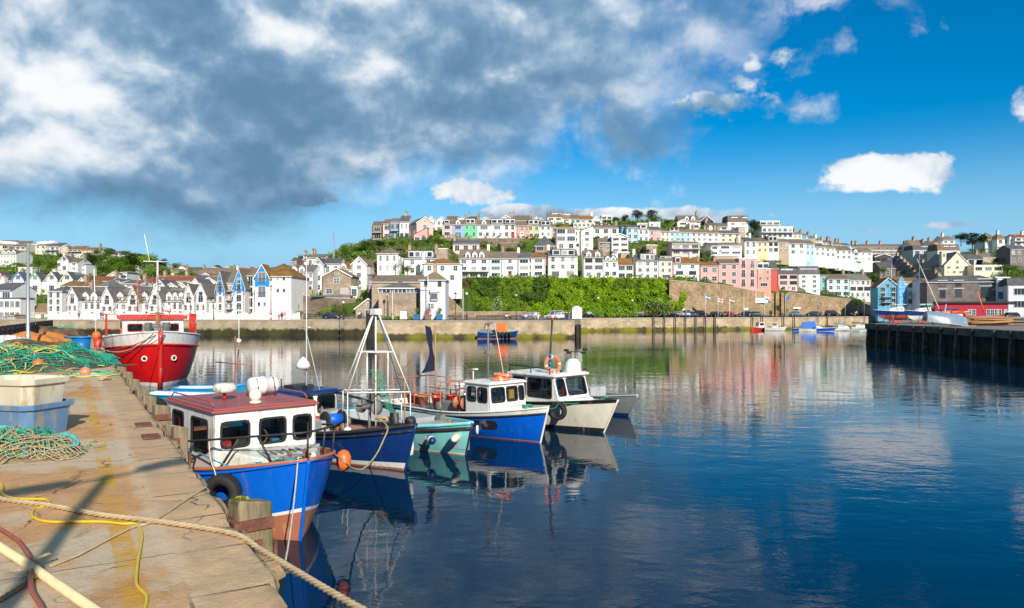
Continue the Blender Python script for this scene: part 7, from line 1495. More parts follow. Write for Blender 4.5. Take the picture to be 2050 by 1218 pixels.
mb = MB(); mb.box((-2.2,0,1.5), (.3,1.9,.25)); mb.box((-3.3,.4,1.35), (.4,.5,.8)); mb.build('console', mat('cabin_interior', (.1,.08,.07)), e); MB().box((-2.0,-.35,1.75), (.06,.3,.4)).build('life_jacket', P['redp'], e)
mb = MB(); mb.tube([(-4.8,-1.15,2.85),(-3.0,-1.15,2.8),(-2.2,-1.1,2.75)], .03, 6); 
for x in (-4.8,-3.4,-2.2): mb.tube([(x,-1.13,2.5),(x,-1.15,2.84 if x < -3 else 2.76)], .025, 5)
mb.build('roof_rail', dkmetal, e)
mb = MB(); mb.tube([(-2.6,-.75,2.5),(-2.45,-.7,5.0)], .045, 7); mb.build('mast', dkmetal, e); mb = MB()
for k in range(4): mb.tube([(-2.6+.012*(k+1)*2,-.745,2.75+.2*k),(-2.6+.012*(k+1.5)*2,-.74,2.85+.2*k)], .055, 8)
mb.build('mast_tape', P['cyan'], e); MB().box((-2.44,-.7,5.05), (.12,.12,.12)).build('mast_light', P['redp'], e)
lifebuoy('lifebuoy', 'orange lifebuoy standing upright against the black mast on the cream boat', Lw(e,(-2.55,-.55,2.93)), (.6,-1,.15), .36)
mb = MB(); mb.lathe([(.38,0),(.4,.1),(.36,.45),(.22,.62),(.03,.68)], (-2.3,.6,2.52), 18); mb.build('radar_dome', P['white'], e)
mb = MB(); mb.tube([(-2.3,.75,2.6),(-2.3,.75,3.75)], .025, 5)
mb.tube([(-2.75,.55,3.5),(-1.85,.95,3.5)], .018, 5)
for x, y, z in ((-2.75,.55,3.55),(-1.9,.93,3.6),(-2.62,.6,3.42),(-2.0,.9,3.45)): mb.hexa([(x-.12,y,z-.04),(x+.12,y+.05,z-.04),(x+.12,y+.09,z-.04),(x-.12,y+.04,z-.04)], [(x-.06,y,z+.06),(x+.16,y+.05,z+.05),(x+.16,y+.09,z+.05),(x-.06,y+.04,z+.06)])
mb.build('anemometer', dkmetal, e)
for x, y in ((-2.0,-.75),(-2.0,.95)): MB().lathe([(.02,0),(.07,.03),(.09,.1)], (x+.15,y,2.62), 12, 0, 'Z').build('spot_lamp', dkmetal, e)
ty = tyre('tyre_fender', None, Lw(e,(-1.5,-1.38,.95)), .42, .13, Matrix.Rotation(e.rotation_euler.z,4,'Z') @ Vector((.35,-1,.0))); tagged(ty, 'black tyre fender hanging on the side of the cream boat', 'tyre fender')
rope('rope', sag(Lw(e,(.2,.1,1.62)), Lw(e,(-1.5,-1.3,1.3)), .12, 10), .018, ropeG, 'green rope from the cream bow to its tyre fender', twist=False); rope('rope', sag(Lw(e,(-1.5,-1.3,1.3)), Lw(d,(.35,.1,1.5)), .15, 10), .018, ropeG, 'green rope between the cream boat and the bright blue bow', twist=False)
rope('rope', [Lw(e,(-2.4,-1.5,1.15)),Lw(e,(-2.35,-1.62,.7)),Lw(e,(-2.45,-1.5,.02))], .014, ropeG, 'thin green rope hanging down the cream hull into the water', twist=False)
# ------------------------------------------------------------ boat F: aluminium dinghy behind
f = boat('motor_boat', 'bare grey metal boat moored behind the cream one, outermost in the row', 1258, 38.0, (.64,-.77), 'motor boat')
hull(f, 6.0, 2.2, 1.15, .9, .85, .6, ['navy','alu'], [(0,0),(.14,1)], keel=.4, q=2.0, deck=.3, deckm='grey', inner='alu', gun=('grey',.04), stemm='alu')
mb = MB(); mb.tube([(-.2,0,1.1),(-.2,0,1.55)], .03, 6); mb.build('samson_post', P['grey'], f); MB().box((-2.4,0,1.1), (.6,1.2,.5)).build('deck_locker', P['grey'], f, bevel=.04)
# ------------------------------------------------------------ punts behind
def punt(px, D, hd, L, B, zb, cols, lab, inner='white', gunm='cyan'):
    t = boat('open_boat', lab, px, D, hd, 'open boat'); hull(t, L, B, zb, zb*.72, zb*.75, .35, [cols[0], cols[1]], [(0,0),(.12,1)], keel=.3, q=2.0, deckz=.12, deckm=inner, inner=inner, gun=(gunm,.05), bt=.75, ns=20)
    for x in (-L*.3,-L*.6): MB().box((x,0,zb*.5), (.28,B*.82,.05)).build('thwart', P[cols[1]], t)
    return t
punt(462,42,(.97,-.22),5.6,2.0,.85,('navy','cyan'),'blue open boat with white interior moored beyond the nearest blue boat')
punt(500,45.5,(.9,.1),4.4,1.8,1.0,('navy','cyan'),'small blue boat with white foredeck just behind the maroon roof',inner='white')
t = punt(372,33.5,(.55,-.83),5.0,2.0,.95,('navy','blue'),'dark blue open boat tucked against the quay posts left of the nearest boat',inner='teal',gunm='navy')
t = boat('fishing_boat', 'small fishing boat with rusty pole mast and thin rigging, mostly hidden behind the maroon roof', 560, 33.5, (.8,-.6), 'fishing boat'); hull(t, 7.0, 2.4, 1.0, .7, .7, .4, ['rust','cyan'], [(0,0),(.1,1)], keel=.4, deckm='teal', inner='white', gun=('white',.04), ns=18)
mb = MB(); mb.tube([(-3.5,0,.6),(-3.5,0,4.2)], .05, 6, r2=.03); mb.tube([(-4.5,.6,.6),(-3.5,0,4.0),(-2.6,-.6,.6)], .03, 5); mb.tube([(-5.2,0,2.9),(-2.2,0,2.9)], .03, 5); mb.tube([(-3.9,0,4.1),(-3.1,0,4.1)], .03, 5); mb.tube([(-3.5,0,4.1),(-.4,0,1.0)], .012, 4); mb.tube([(-4.2,.3,1.2),(-4.6,.9,3.5)], .03, 5); mb.build('mast', P['rust'], t); mb = MB(); mb.tube([(-3.2,0,3.8),(-3.2,0,5.6)], .03, 5, r2=.015); mb.ball((-3.2,0,4.0), .12, 0, 8); mb.build('aerial', P['white'], t)
# ------------------------------------------------------------ trawler G
g = boat('trawler', 'large red and white trawler with red wheelhouse roof moored bow on at the quay', 320, 52.5, (.50,-.866), 'trawler')
hull(g, 18, 6.7, 3.95, 3.3, 3.2, .7, ['white','red','white'], [(0,0),(.07,1),(.77,2)], keel=1.2, q=4.6, deck=.05, deckm='white', inner='white', gun=('white',.06), strake=[(.77,'redp',.09)], p_bow=.42, p_mid=.15, ns=36)
zs_, hb_, pt_ = hull_pts(18, 6.7, 3.95, 3.3, 3.2, 1.2, .7, .75, 4.6, .42, .15)
mb = MB(); mb.tube([(pt_(1,f_)[0]+.06,0,pt_(1,f_)[2]) for f_ in (0,.2,.4,.6,.8,1.02)], .16, 8); mb.build('stem', P['redp'], g)
for s_ in (-1,1):
    x,y,z = pt_(.955,.52); mb = MB(); M = Vector((1.0,s_*.55,-.1)).normalized().to_track_quat('Z','Y').to_matrix().to_4x4(); mb.torus((x+.05,s_*(y+.05),z), .17, .05, 0, 18, 6, M); mb.build('hawse_ring', P['cream'], g); MB().lathe([(.12,0),(.12,.03)], (0,0,0), 14, M=Matrix.Translation((x+.04,s_*(y+.04),z)) @ M).build('hawse_hole', black, g)
cabin(g, -9.5, -5.6, 2.15, 3.2, 4.75, fh=[(.08,.38,.33,.78),(.38,.38,.62,.78),(.70,.38,.92,.78)], sh=[(.2,.35,.45,.8),(.6,.35,.85,.8)], m='white', rm='redp', over=.35, rth=.3, fm=P['redp'], taper=.1)
for s_ in (-1,1):
    mb = MB()
    for z in (4.0,4.6,5.1): mb.tube([(-6.2,s_*2.4,z),(-6.4,s_*3.15,z),(-11,s_*3.2,z)], .03, 5)
    for i in range(9): x = -6.4-.55*i; mb.tube([(x,s_*3.15,3.2),(x,s_*3.15,5.15)], .035, 5)
    mb.build('railing', P['redp'], g)
mb = MB(); mb.tube([(-5.2,.25,3.3),(-5.2,.25,9.3)], .10, 9, r2=.06); mb.tube([(-5.2,-.75,9.2),(-5.2,1.05,9.2)], .04, 5); mb.box((-5.2,.25,7.1), (.35,.35,.3)); mb.build('mast', P['white'], g); MB().tube([(-5.2,-.3,9.2),(-5.4,-.65,11.3)], .05, 5, r2=.03).build('whip_aerial', P['white'], g)
mb = MB(); mb.tube([(-5.1,.25,3.3),(-5.1,.25,5.3)], .16, 8); mb.tube([(-5.0,-.3,5.2),(-5.0,.7,5.2)], .06, 6); mb.build('mast_foot', P['rust'], g)
mb = MB(); mb.tube([(-7.5,-1.0,5.3),(-7.5,-1.0,8.1)], .05, 6); 
for k in range(6): mb.tube([(-7.5-.2,-1.5+.02*k,5.9+.35*k),(-7.3,-.5,6.0+.35*k)], .025, 4)
mb.tube([(-7.5,-2.6,6.2),(-7.5,-.9,6.9)], .03, 4); mb.tube([(-7.5,-1.6,7.4),(-7.5,-.3,7.4)], .03, 4); mb.build('aerial_mast', P['rust'], g)
mb = MB()
for p_, q_ in (((-5.2,.25,8.2),(-.2,-.1,4.0)),((-5.2,.25,8.8),(-8.5,3.0,5.1)),((-5.2,.25,8.8),(-8.5,-3.0,5.1)),((-5.2,.25,6.5),(-2.6,1.6,4.0)),((-5.2,.25,6.5),(-3.0,-1.6,4.0)),((-5.2,.25,9),(-14,0,5))): mb.tube([p_,q_], .02, 4)
mb.build('rigging', dkmetal, g)
mb = MB(); mb.lathe([(.25,0),(.25,.6),(.3,.65)], (-2.2,-.6,3.9), 12); mb.lathe([(.25,0),(.25,.6),(.3,.65)], (-2.2,.6,3.9), 12); mb.tube([(-2.2,-.9,4.3),(-2.2,.9,4.3)], .12, 8); mb.box((-3.6,-.2,4.1), (.8,1.4,.4)); mb.build('windlass', P['teal'], g)
mb = MB(); mb.box((-8.5,1.2,5.5), (.7,.7,.4)); mb.lathe([(.3,0),(.32,.3),(.2,.5),(.03,.55)], (-7.2,1.1,5.35), 14); mb.build('roof_gear', P['white'], g)
rope('mooring_rope', sag(Lw(g,(.5,-.3,3.7)), (-29.2,50,2.9), .5, 14), .03, dkmetal, 'dark mooring line from the trawler bow to the quay', twist=False, step=.5); rope('mooring_rope', sag(Lw(g,(.5,-.4,3.9)), (-30.5,53.5,3.1), 1.0, 14), .03, ropeM, 'tan mooring line looping from the trawler bow', twist=False, step=.5)
rope('mooring_rope', sag(Lw(g,(.5,.3,3.7)), (-23.2,41.5,2.95), .4, 14), .025, dkmetal, 'thin line from the trawler stem to a quay post', twist=False, step=.5)
# ------------------------------------------------------------ near quay
ED = Vector((-.513,.858,0)); EN = Vector((-.858,-.513,0)); E0 = Vector((-1.85,6.43,0))
def Eq(s, dist=0, z=Q): return Vector((E0.x+ED.x*s+EN.x*dist, E0.y+ED.y*s+EN.y*dist, z))
def quaymat():
    m = bpy.data.materials.new('quay_surface'); m.use_nodes = True; nt = m.node_tree; L = nt.links.new; b = nt.nodes['Principled BSDF']; b.inputs['Roughness'].default_value = .9; b.inputs['Specular IOR Level'].default_value = .25
    g = _n(nt, 'ShaderNodeNewGeometry')
    def nz(sc, det=6, ro=.6, loc=(0,0,0), st=(1,1,1), di=0, rot=0):
        mp = _n(nt, 'ShaderNodeMapping'); mp.inputs['Location'].default_value = loc; mp.inputs['Scale'].default_value = st; mp.inputs['Rotation'].default_value = (0,0,rot); L(g.outputs['Position'], mp.inputs[0])
        n = _n(nt, 'ShaderNodeTexNoise'); n.inputs['Scale'].default_value = sc; n.inputs['Detail'].default_value = det; n.inputs['Roughness'].default_value = ro; n.inputs['Distortion'].default_value = di; L(mp.outputs[0], n.inputs['Vector']); return n.outputs[0]
    def mr(x, a, b_, c=0, d=1):
        n = _n(nt, 'ShaderNodeMapRange'); n.inputs[1].default_value = a; n.inputs[2].default_value = b_; n.inputs[3].default_value = c; n.inputs[4].default_value = d; L(x, n.inputs[0]); return n.outputs[0]
    def mix(f, a, b_):
        n = _n(nt, 'ShaderNodeMix', data_type='RGBA'); L(f, n.inputs[0]) if not isinstance(f, float) else setattr(n.inputs[0], 'default_value', f)
        for i, v in ((6, a), (7, b_)): 
            if isinstance(v, tuple): n.inputs[i].default_value = (*v, 1)
            else: L(v, n.inputs[i])
        return n.outputs[2]
    def mt(op, a, b_=None, c=None):
        n = _n(nt, 'ShaderNodeMath', operation=op)
        for i, v in enumerate((a, b_, c)):
            if v is None: continue
            if isinstance(v, (int, float)): n.inputs[i].default_value = v
            else: L(v, n.inputs[i])
        return n.outputs[0]
    def dot(v, off):
        s = _n(nt, 'ShaderNodeVectorMath', operation='SUBTRACT'); s.inputs[1].default_value = off; L(g.outputs['Position'], s.inputs[0]); d_ = _n(nt, 'ShaderNodeVectorMath', operation='DOT_PRODUCT'); L(s.outputs[0], d_.inputs[0]); d_.inputs[1].default_value = v; return d_.outputs['Value']
    dist = dot(tuple(EN), tuple(E0)); along = dot(tuple(ED), tuple(E0))
    base = mix(mr(nz(.7, 8, .65), .35, .65), (.53,.27,.10), (.68,.40,.19)); base = mix(mr(nz(2.3, 8, .7, (5,1,0)), .52, .68), base, (.44,.24,.12))
    base = mix(mr(nz(.28, 5, .6, (9,4,0), (1,1,1), .5), .5, .56), base, (.60,.46,.30))
    sp = nz(38, 3, .7); base = mix(mr(sp, .58, .72, 0, .55), base, (.66,.56,.44)); base = mix(mr(nz(26, 3, .7, (3,3,3)), .60, .72, 0, .6), base, (.13,.09,.06))
    base = mix(mr(nz(3.2, 4, .5, (7,7,0)), .70, .74), base, (.72,.68,.62))
    base = mix(mr(nz(.5, 6, .7, (2,8,0), (1,1,1), .8), .63, .70, 0, .6), base, (.10,.085,.075))
    # coping stones by the edge
    cb = _n(nt, 'ShaderNodeCombineXYZ'); L(along, cb.inputs[0]); L(dist, cb.inputs[1]); br = _n(nt, 'ShaderNodeTexBrick'); L(cb.outputs[0], br.inputs[0]); br.inputs['Scale'].default_value = 1; br.inputs['Brick Width'].default_value = 1.4; br.inputs['Row Height'].default_value = .8; br.inputs['Mortar Size'].default_value = .02; br.inputs['Color1'].default_value = (.68,.45,.25,1); br.inputs['Color2'].default_value = (.57,.34,.17,1); br.inputs['Mortar'].default_value = (.09,.06,.04,1)
    stn = mix(mr(nz(1.6, 8, .7, (1,5,2)), .4, .65), br.outputs[0], (.48,.33,.19)); stn = mix(mr(sp, .56, .7, 0, .5), stn, (.68,.6,.5))
    edge = mr(mt('MULTIPLY_ADD', nz(1.5, 4), .22, dist), .86, .90); base = mix(edge, stn, base)
    pale = mt('SUBTRACT', 1.0, mr(mt('ABSOLUTE', mt('SUBTRACT', mt('MULTIPLY_ADD', nz(.9, 5), .25, dist), .92)), .05, .16)); base = mix(mt('MULTIPLY', pale, mr(nz(4, 6, .7), .35, .6, 0, .55)), base, (.72,.55,.36))
    # worn yellow line
    off = mt('ABSOLUTE', mt('SUBTRACT', mt('MULTIPLY_ADD', nz(3, 4), .06, dist), 1.24)); ln = mt('SUBTRACT', 1.0, mr(off, .095, .13)); worn = mr(nz(1.1, 9, .75, (6,2,0)), .42, .58, .05, .9)
    base = mix(mt('MULTIPLY', ln, worn), base, (.62,.33,.035))
    br2 = _n(nt, 'ShaderNodeTexBrick'); L(cb.outputs[0], br2.inputs[0]); br2.inputs['Scale'].default_value = 1; br2.inputs['Brick Width'].default_value = 4.3; br2.inputs['Row Height'].default_value = 3.7; br2.inputs['Mortar Size'].default_value = .012; jm = mt('MULTIPLY', mt('MULTIPLY', br2.outputs['Fac'], edge), mr(nz(.9,4), .42, .5, 0, .8)); base = mix(jm, base, (.07,.05,.035))
    # cracks
    vo = _n(nt, 'ShaderNodeTexVoronoi', feature='DISTANCE_TO_EDGE'); vo.inputs['Scale'].default_value = .38; wp = _n(nt, 'ShaderNodeVectorMath', operation='MULTIPLY_ADD'); n0 = _n(nt, 'ShaderNodeTexNoise'); n0.inputs['Scale'].default_value = 1.2; n0.inputs['Detail'].default_value = 5; L(g.outputs['Position'], n0.inputs[0]); L(n0.outputs['Color'], wp.inputs[0]); wp.inputs[1].default_value = (1.2,1.2,0); L(g.outputs['Position'], wp.inputs[2]); L(wp.outputs[0], vo.inputs['Vector'])
    crk = mt('MULTIPLY', mt('SUBTRACT', 1.0, mr(vo.outputs[0], .001, .007)), mr(nz(.6,3,.5,(3,9,1)), .46, .56)); base = mix(mt('MULTIPLY', crk, .8), base, (.06,.04,.03))
    L(base, b.inputs['Base Color'])
    hgt = mt('ADD', mt('MULTIPLY', nz(30, 4, .7), .35), mt('MULTIPLY', nz(5, 8, .7, (0,0,0), (1,.8,1), .3, .55), .9)); hgt = mt('SUBTRACT', hgt, mt('MULTIPLY', crk, .5))
    bp = _n(nt, 'ShaderNodeBump'); bp.inputs['Strength'].default_value = .9; bp.inputs['Distance'].default_value = .035; L(hgt, bp.inputs['Height']); L(bp.outputs[0], b.inputs['Normal']); return m
qm = quaymat(); qface = stone('quay_face', (.36,.28,.19), (.26,.2,.14), (.12,.09,.06), 1, 1.3, .5, wet=(.03,.03,.015), z1=.9, weed=(.05,.07,.015))
def quay():
    mb = MB(); ss = [-22+.12*i for i in range(0, 300)]; s = ss[-1]
    while s < 80: s += .5; ss.append(s)
    ds = [-.06,0,.12,.3,.5,.8,1.1,1.6,2.4,3.5,5,8,14,25,48]; vs = []; n = len(ds)
    for s in ss:
        chip = .20*mnoise.noise(Vector((s*1.1,0,0)))+.13*mnoise.noise(Vector((s*4.5,3,0)))+.05*mnoise.noise(Vector((s*14,5,0)))+(.12 if (s % 2.9) < .25 else 0)
        for k, d_ in enumerate(ds):
            dd = d_+(chip if d_ <= .3 else 0)*(1 if d_ <= .12 else .5); z = Q+.025*mnoise.noise(Vector((s*.9,d_*1.3,0)))+.012*mnoise.noise(Vector((s*4,d_*4,1)))
            if k == 0: z = Q-.09-.05*abs(mnoise.noise(Vector((s*3,0,2))))
            p = Eq(s, dd, z); vs.append(p)
    mb.add(vs, [[i*n+k, i*n+k+1, (i+1)*n+k+1, (i+1)*n+k][::-1] for i in range(len(ss)-1) for k in range(n-1)], 0, True)
    o = mb.build('quay_paving', qm); struct(o)
    t = thing('harbour_wall', 'rough stone face of the near quay below the timber fender posts', 'harbour wall'); f_ = MB(); v2 = []
    for i, s in enumerate(ss): p = vs[i*n]; v2 += [(p.x,p.y,p.z), tuple(Eq(s,.0+.06*mnoise.noise(Vector((s*2,0,7))),1.8)), tuple(Eq(s,.05*mnoise.noise(Vector((s*2,4,7))),.6)), tuple(Eq(s,-.1,-3))]
    f_.add(v2, [[i*4+k, (i+1)*4+k, (i+1)*4+k+1, i*4+k+1][::-1] for i in range(len(ss)-1) for k in range(3)], 0, True)
    e = len(ss)-1; a, b_ = vs[e*n], vs[e*n+n-1]; f_.quad((a.x,a.y,a.z),(b_.x,b_.y,b_.z),(b_.x,b_.y,-3),(a.x,a.y,-3)); f_.build('wall_face', qface, t)
quay()
# lamp behind the camera whose shadow falls on the quay; tall twin lamp down the quay
def twin_lamp(loc, hgt, rz, lab, ln=1.35):
    t = thing('street_lamp', lab, 'street lamp', loc, rz); mb = MB(); mb.lathe([(.17,0),(.17,1.0),(.11,1.1),(.085,hgt)], (0,0,0), 14); mb.build('pole', steel, t); MB().lathe([(.22,0),(.22,.04)], (0,0,0), 12).build('base_plate', steel, t)
    mb = MB(); mb.tube([(-ln*.6,0,hgt-.1),(ln*.6,0,hgt-.1)], .04, 8); mb.build('arm', steel, t)
    for s_ in (-1,1): mb = MB(); mb.hexa([(s_*ln*.45,-.16,hgt-.1),(s_*ln*1.25,-.2,hgt-.02),(s_*ln*1.25,.2,hgt-.02),(s_*ln*.45,.16,hgt-.1)], [(s_*ln*.45,-.1,hgt+.06),(s_*ln*1.2,-.12,hgt+.14),(s_*ln*1.2,.12,hgt+.14),(s_*ln*.45,.1,hgt+.06)]); mb.build('lamp_head', P['white'], t)
sh = Vector((SDIR.x, SDIR.y, 0)).normalized(); lb = Vector((-6.35,11.6,Q))+sh*(7.2/math.tan(SEL)); twin_lamp(lb, 7.2, 1.0, 'twin headed lamp post on the near quay behind the viewpoint', 1.2)
p = G(60, 702); twin_lamp((XD(56,p.y), p.y, Q), W(0, 487, p.y).z-Q, 0, 'tall galvanised twin headed lamp post on the left of the quay', 1.45)
# ---- timber fender posts
tw = mat('weathered_timber', (.24,.185,.11), .9, .4, 3, dirt=.4, dirtcol=(.12,.12,.04), bump=.9, bscale=7, stretch=(3,3,.5)); ir = mat('rusty_iron', (.17,.065,.04), .85, .4, 6, dirt=.4, dirtcol=(.12,.04,.02), bump=.5)
def post(s, top, w, d_, lab, rot=0, lean=0, plate=True, off=.25):
    p = Eq(s, -off, 0); t = thing('fender_post', lab, 'fender post', (p.x,p.y,0), atan2(ED.y, ED.x)+rot, 'timber fender posts along the near quay'); mb = MB(); n = 9; vs = []
    for i in range(n+1):
        z = -2+(top+2)*i/n; k = 1-.12*(i/n)+.03*sin(i*2.3+s)
        vs += [(-w/2*k+lean*i/n, -d_/2*k, z), (w/2*k+lean*i/n, -d_/2*k, z-(.06 if i == n else 0)), (w/2*k+lean*i/n, d_/2*k, z+(.0 if i == n else 0)), (-w/2*k+lean*i/n, d_/2*k, z+(.07 if i == n else 0))]
    mb.add(vs, [[i*4+k, i*4+(k+1)%4, (i+1)*4+(k+1)%4, (i+1)*4+k] for i in range(n) for k in range(4)]+[[n*4,n*4+1,n*4+2,n*4+3]]); mb.build('post', tw, t, bevel=.03)
    if plate:
        big = w > .52
        mb = MB(); mb.box((lean*.8,-d_/2-.02,top-.75), (w*.7,.05,.42)); mb.lathe([(.035,-.04),(.035,.03),(.02,.04)], (lean*.8,-d_/2-.06,top-.75), 8, 0, 'Y'); mb.build('iron_plate', ir, t)
        
        if big: mb = MB(); mb.box((-w/2+.01,.05,top-.62), (.04,d_*.5,.32)); mb.lathe([(.03,-.03),(.03,.02)], (-w/2-.02,.05,top-.62), 8, 0, 'X'); mb.build('iron_plate', ir, t); MB().box((-w/2+.012,0,top-.26), (.04,d_*.9,.14)).build('iron_strap', ir, t)
        MB().box((lean*.9,d_/2-.05,top-.3), (w*1.04,.16,.2)).build('iron_strap', ir, t)
    return t
pt1 = post(3.55, 3.02, .56, .5, 'large squared timber fender post with rusty plates and yellow lichen, nearest the viewer', .1, off=.3)
random.seed(2); mb = MB()
for _ in range(70): x, y = random.uniform(-.22,.02), random.uniform(.08,.24); q_ = Vector((x,y,3.02)); mb.tri(q_+Vector((-.008,0,0)), q_+Vector((.008,0,0)), q_+Vector((random.uniform(-.08,.08),random.uniform(-.05,.05),random.uniform(.06,.17))))
mb.build('grass_tuft', LG, pt1); mb = MB()
for _ in range(70): leaf(mb, Vector((random.uniform(-.05,.22), random.uniform(-.0,.14), 3.035)), random.uniform(.015,.035), Vector((0,0,3)))
mb.build('lichen', mat('yellow_lichen', (.62,.5,.02), .9), pt1)
for s, top, w, d_, lab, ro, le in [(10.3,3.05,.36,.32,'grey split timber post standing clear of the quay left of the nearest boat',.1,.03),(11.3,2.95,.34,.36,'shorter split timber post, second beside the nearest boat',-.15,0),(13.9,3.1,.55,.4,'broad mossy timber post left of the maroon roof',.05,.02),(17.2,3.0,.5,.4,'timber post beside the dark blue open boat',0,0),(19.6,2.95,.5,.4,'squat timber post next to the hanging black tyre',.1,0),(23.2,3.0,.5,.4,'lichened timber post beyond the hanging tyre',0,0),(26.8,3.0,.5,.4,'timber post below the trawler bow',.1,0),(30.5,2.95,.5,.4,'timber post left of the trawler bow',0,0)]:
    post(s, top, w, d_, lab, ro, le)
o = tyre('tyre_fender', None, Eq(18.6,-.45,2.35), .48, .17, (.8,-.5,.1)); tagged(o, 'black tyre standing on edge against the quay posts near the trawler', 'tyre fender')
for s, dd, lab in ((10.2,.3,'rusty iron plate set in the quay edge, nearer one'),(12.0,.3,'rusty iron plate set in the quay edge, further one')):
    o = MB().box((0,0,0), (.55,.32,.03)).build('iron_plate', ir, None, Eq(s, dd, Q+.025)); o.rotation_euler.z = atan2(ED.y, ED.x); tagged(o, lab, 'iron plate')
# ---- ropes and hoses
def gp(l, z): return [G(x, y, Q)+Vector((0,0,z)) for x, y in l]
yh = mat('hose_yellow', (.72,.50,.02), .45, .08, 4, dirt=.15); rh = mat('hose_red', (.38,.10,.05), .5, .15, 4, dirt=.2)
rope('hose', gp([(-12,960),(4,975),(6,992),(30,1001),(70,1002),(92,1003),(98,1011),(88,1017),(70,1022),(64,1032),(72,1042),(100,1048),(150,1048),(205,1048),(245,1052),(270,1052),(280,1062),(284,1080),(280,1105),(275,1135),(273,1170),(280,1184),(292,1196),(293,1210),(286,1235)], .02), .017, yh, 'thin yellow hose snaking across the near quay', 'hose', twist=False, step=.05)
rope('hose', gp([(-20,1055),(0,1068),(32,1089),(48,1108),(62,1128),(80,1145),(66,1152),(61,1170),(64,1195),(80,1222),(90,1245)], .05), .024, rh, 'red brown hose crossing the thick pale hawser at lower left', 'hose', twist=False, step=.05)
rope('rope', gp([(-40,992),(0,1004),(100,1018),(200,1036),(300,1048),(400,1062),(476,1078)], .035)+[W(520,1100,8.05),W(600,1148,7.2),W(680,1196,6.45),W(760,1240,5.8)], .035, ropeM, 'thick tan three strand mooring rope running over the quay edge', 'mooring rope')
rope('rope', gp([(100,1138),(150,1118),(200,1092),(250,1066),(275,1056),(300,1050),(340,1025),(380,998),(412,978)], .02), .017, ropeM, 'thin old rope lying diagonally across the yellow line', step=.04)
rope('rope', gp([(-30,1225),(0,1206),(30,1188),(60,1166),(76,1158)], .025), .026, mat('rope_brown', (.3,.2,.1), .95), 'brown rope entering at lower left below the hawser', step=.05)
pale = mat('hawser_pale', (.66,.55,.32), .9, .15, 6, dirt=.2, dirtcol=(.35,.28,.15))
mb = MB(); pa = smooth_path(gp([(-60,1058),(0,1103),(60,1142),(120,1184),(180,1226),(230,1262)], .045), .014); mb.tube(pa, .034, 8, 0); tt = 0
nrmz = []
for i in range(0, len(pa)-2, 2):
    t_ = (pa[i+1]-pa[i]).normalized(); M = t_.to_track_quat('Z','Y').to_matrix().to_4x4(); mb.torus(pa[i], .036, .009, 0, 10, 5, M)
tagged(mb.build('hawser', pale), 'thick pale bound hawser at the lower left corner', 'hawser')
rope('rope', gp([(68,1150),(80,1146),(100,1138)], .15), .02, ropeM, 'short rope end knotted over the pale hawser', step=.04)
# ---- tubs
def tub(loc, rz, lx, ly, hh, m, lab, inner_z, fill, flare=.08, wall=.05):
    t = thing('fish_tub', lab, 'fish tub', loc, rz); mb = MB(); c = .16
    def ring(k, z, ex=0):
        x, y = lx/2*k+ex, ly/2*k+ex; cc = c; return [(-x+cc,-y,z),(x-cc,-y,z),(x,-y+cc,z),(x,y-cc,z),(x-cc,y,z),(-x+cc,y,z),(-x,y-cc,z),(-x,-y+cc,z)]
    R_ = [ring(1-flare,0), ring(1-flare*.2,hh*.82), ring(1,hh*.84,.04), ring(1,hh,.05), ring(1,hh,-.01), ring(1-flare,inner_z,-wall)]
    vs = [v for r in R_ for v in r]; mb.add(vs, [[i*8+k, i*8+(k+1)%8, (i+1)*8+(k+1)%8, (i+1)*8+k] for i in range(5) for k in range(8)]+[list(range(8))[::-1]]); mb.build('tub_shell', m, t, bevel=.012)
    f_ = MB(); f_.add([(x*1.0,y*1.0,inner_z+.002+.0*x) for x,y,z in ring(1-flare*.6,inner_z,-wall+.02)], [list(range(8))]); f_.build('contents', fill, t); return t
bt_ = paint('tub_blue', (.10,.22,.38), .5, (.30,.28,.2), .6); ct_ = paint('tub_cream', (.62,.56,.42), .45, (.42,.33,.16), .6); sand = mat('wet_sand', (.52,.40,.28), .9, .15, 2, bump=.4)
c0 = Vector((-9.72,14.8,Q)); ax_ = Vector((.25,.97,0)); ay_ = Vector((-.97,.25,0)); cc = c0+ax_*.62+ay_*.85
tub(cc, atan2(ax_.y, ax_.x), 1.22, 1.7, .66, bt_, 'scuffed blue fish tub with a cream tub stacked in it', .3, sand); tub(cc+Vector((-.02,0,.45)), atan2(ax_.y, ax_.x)+.03, 1.12, 1.6, .72, ct_, 'stained cream fish tub of sand stacked inside the blue one', .52, sand, .1)
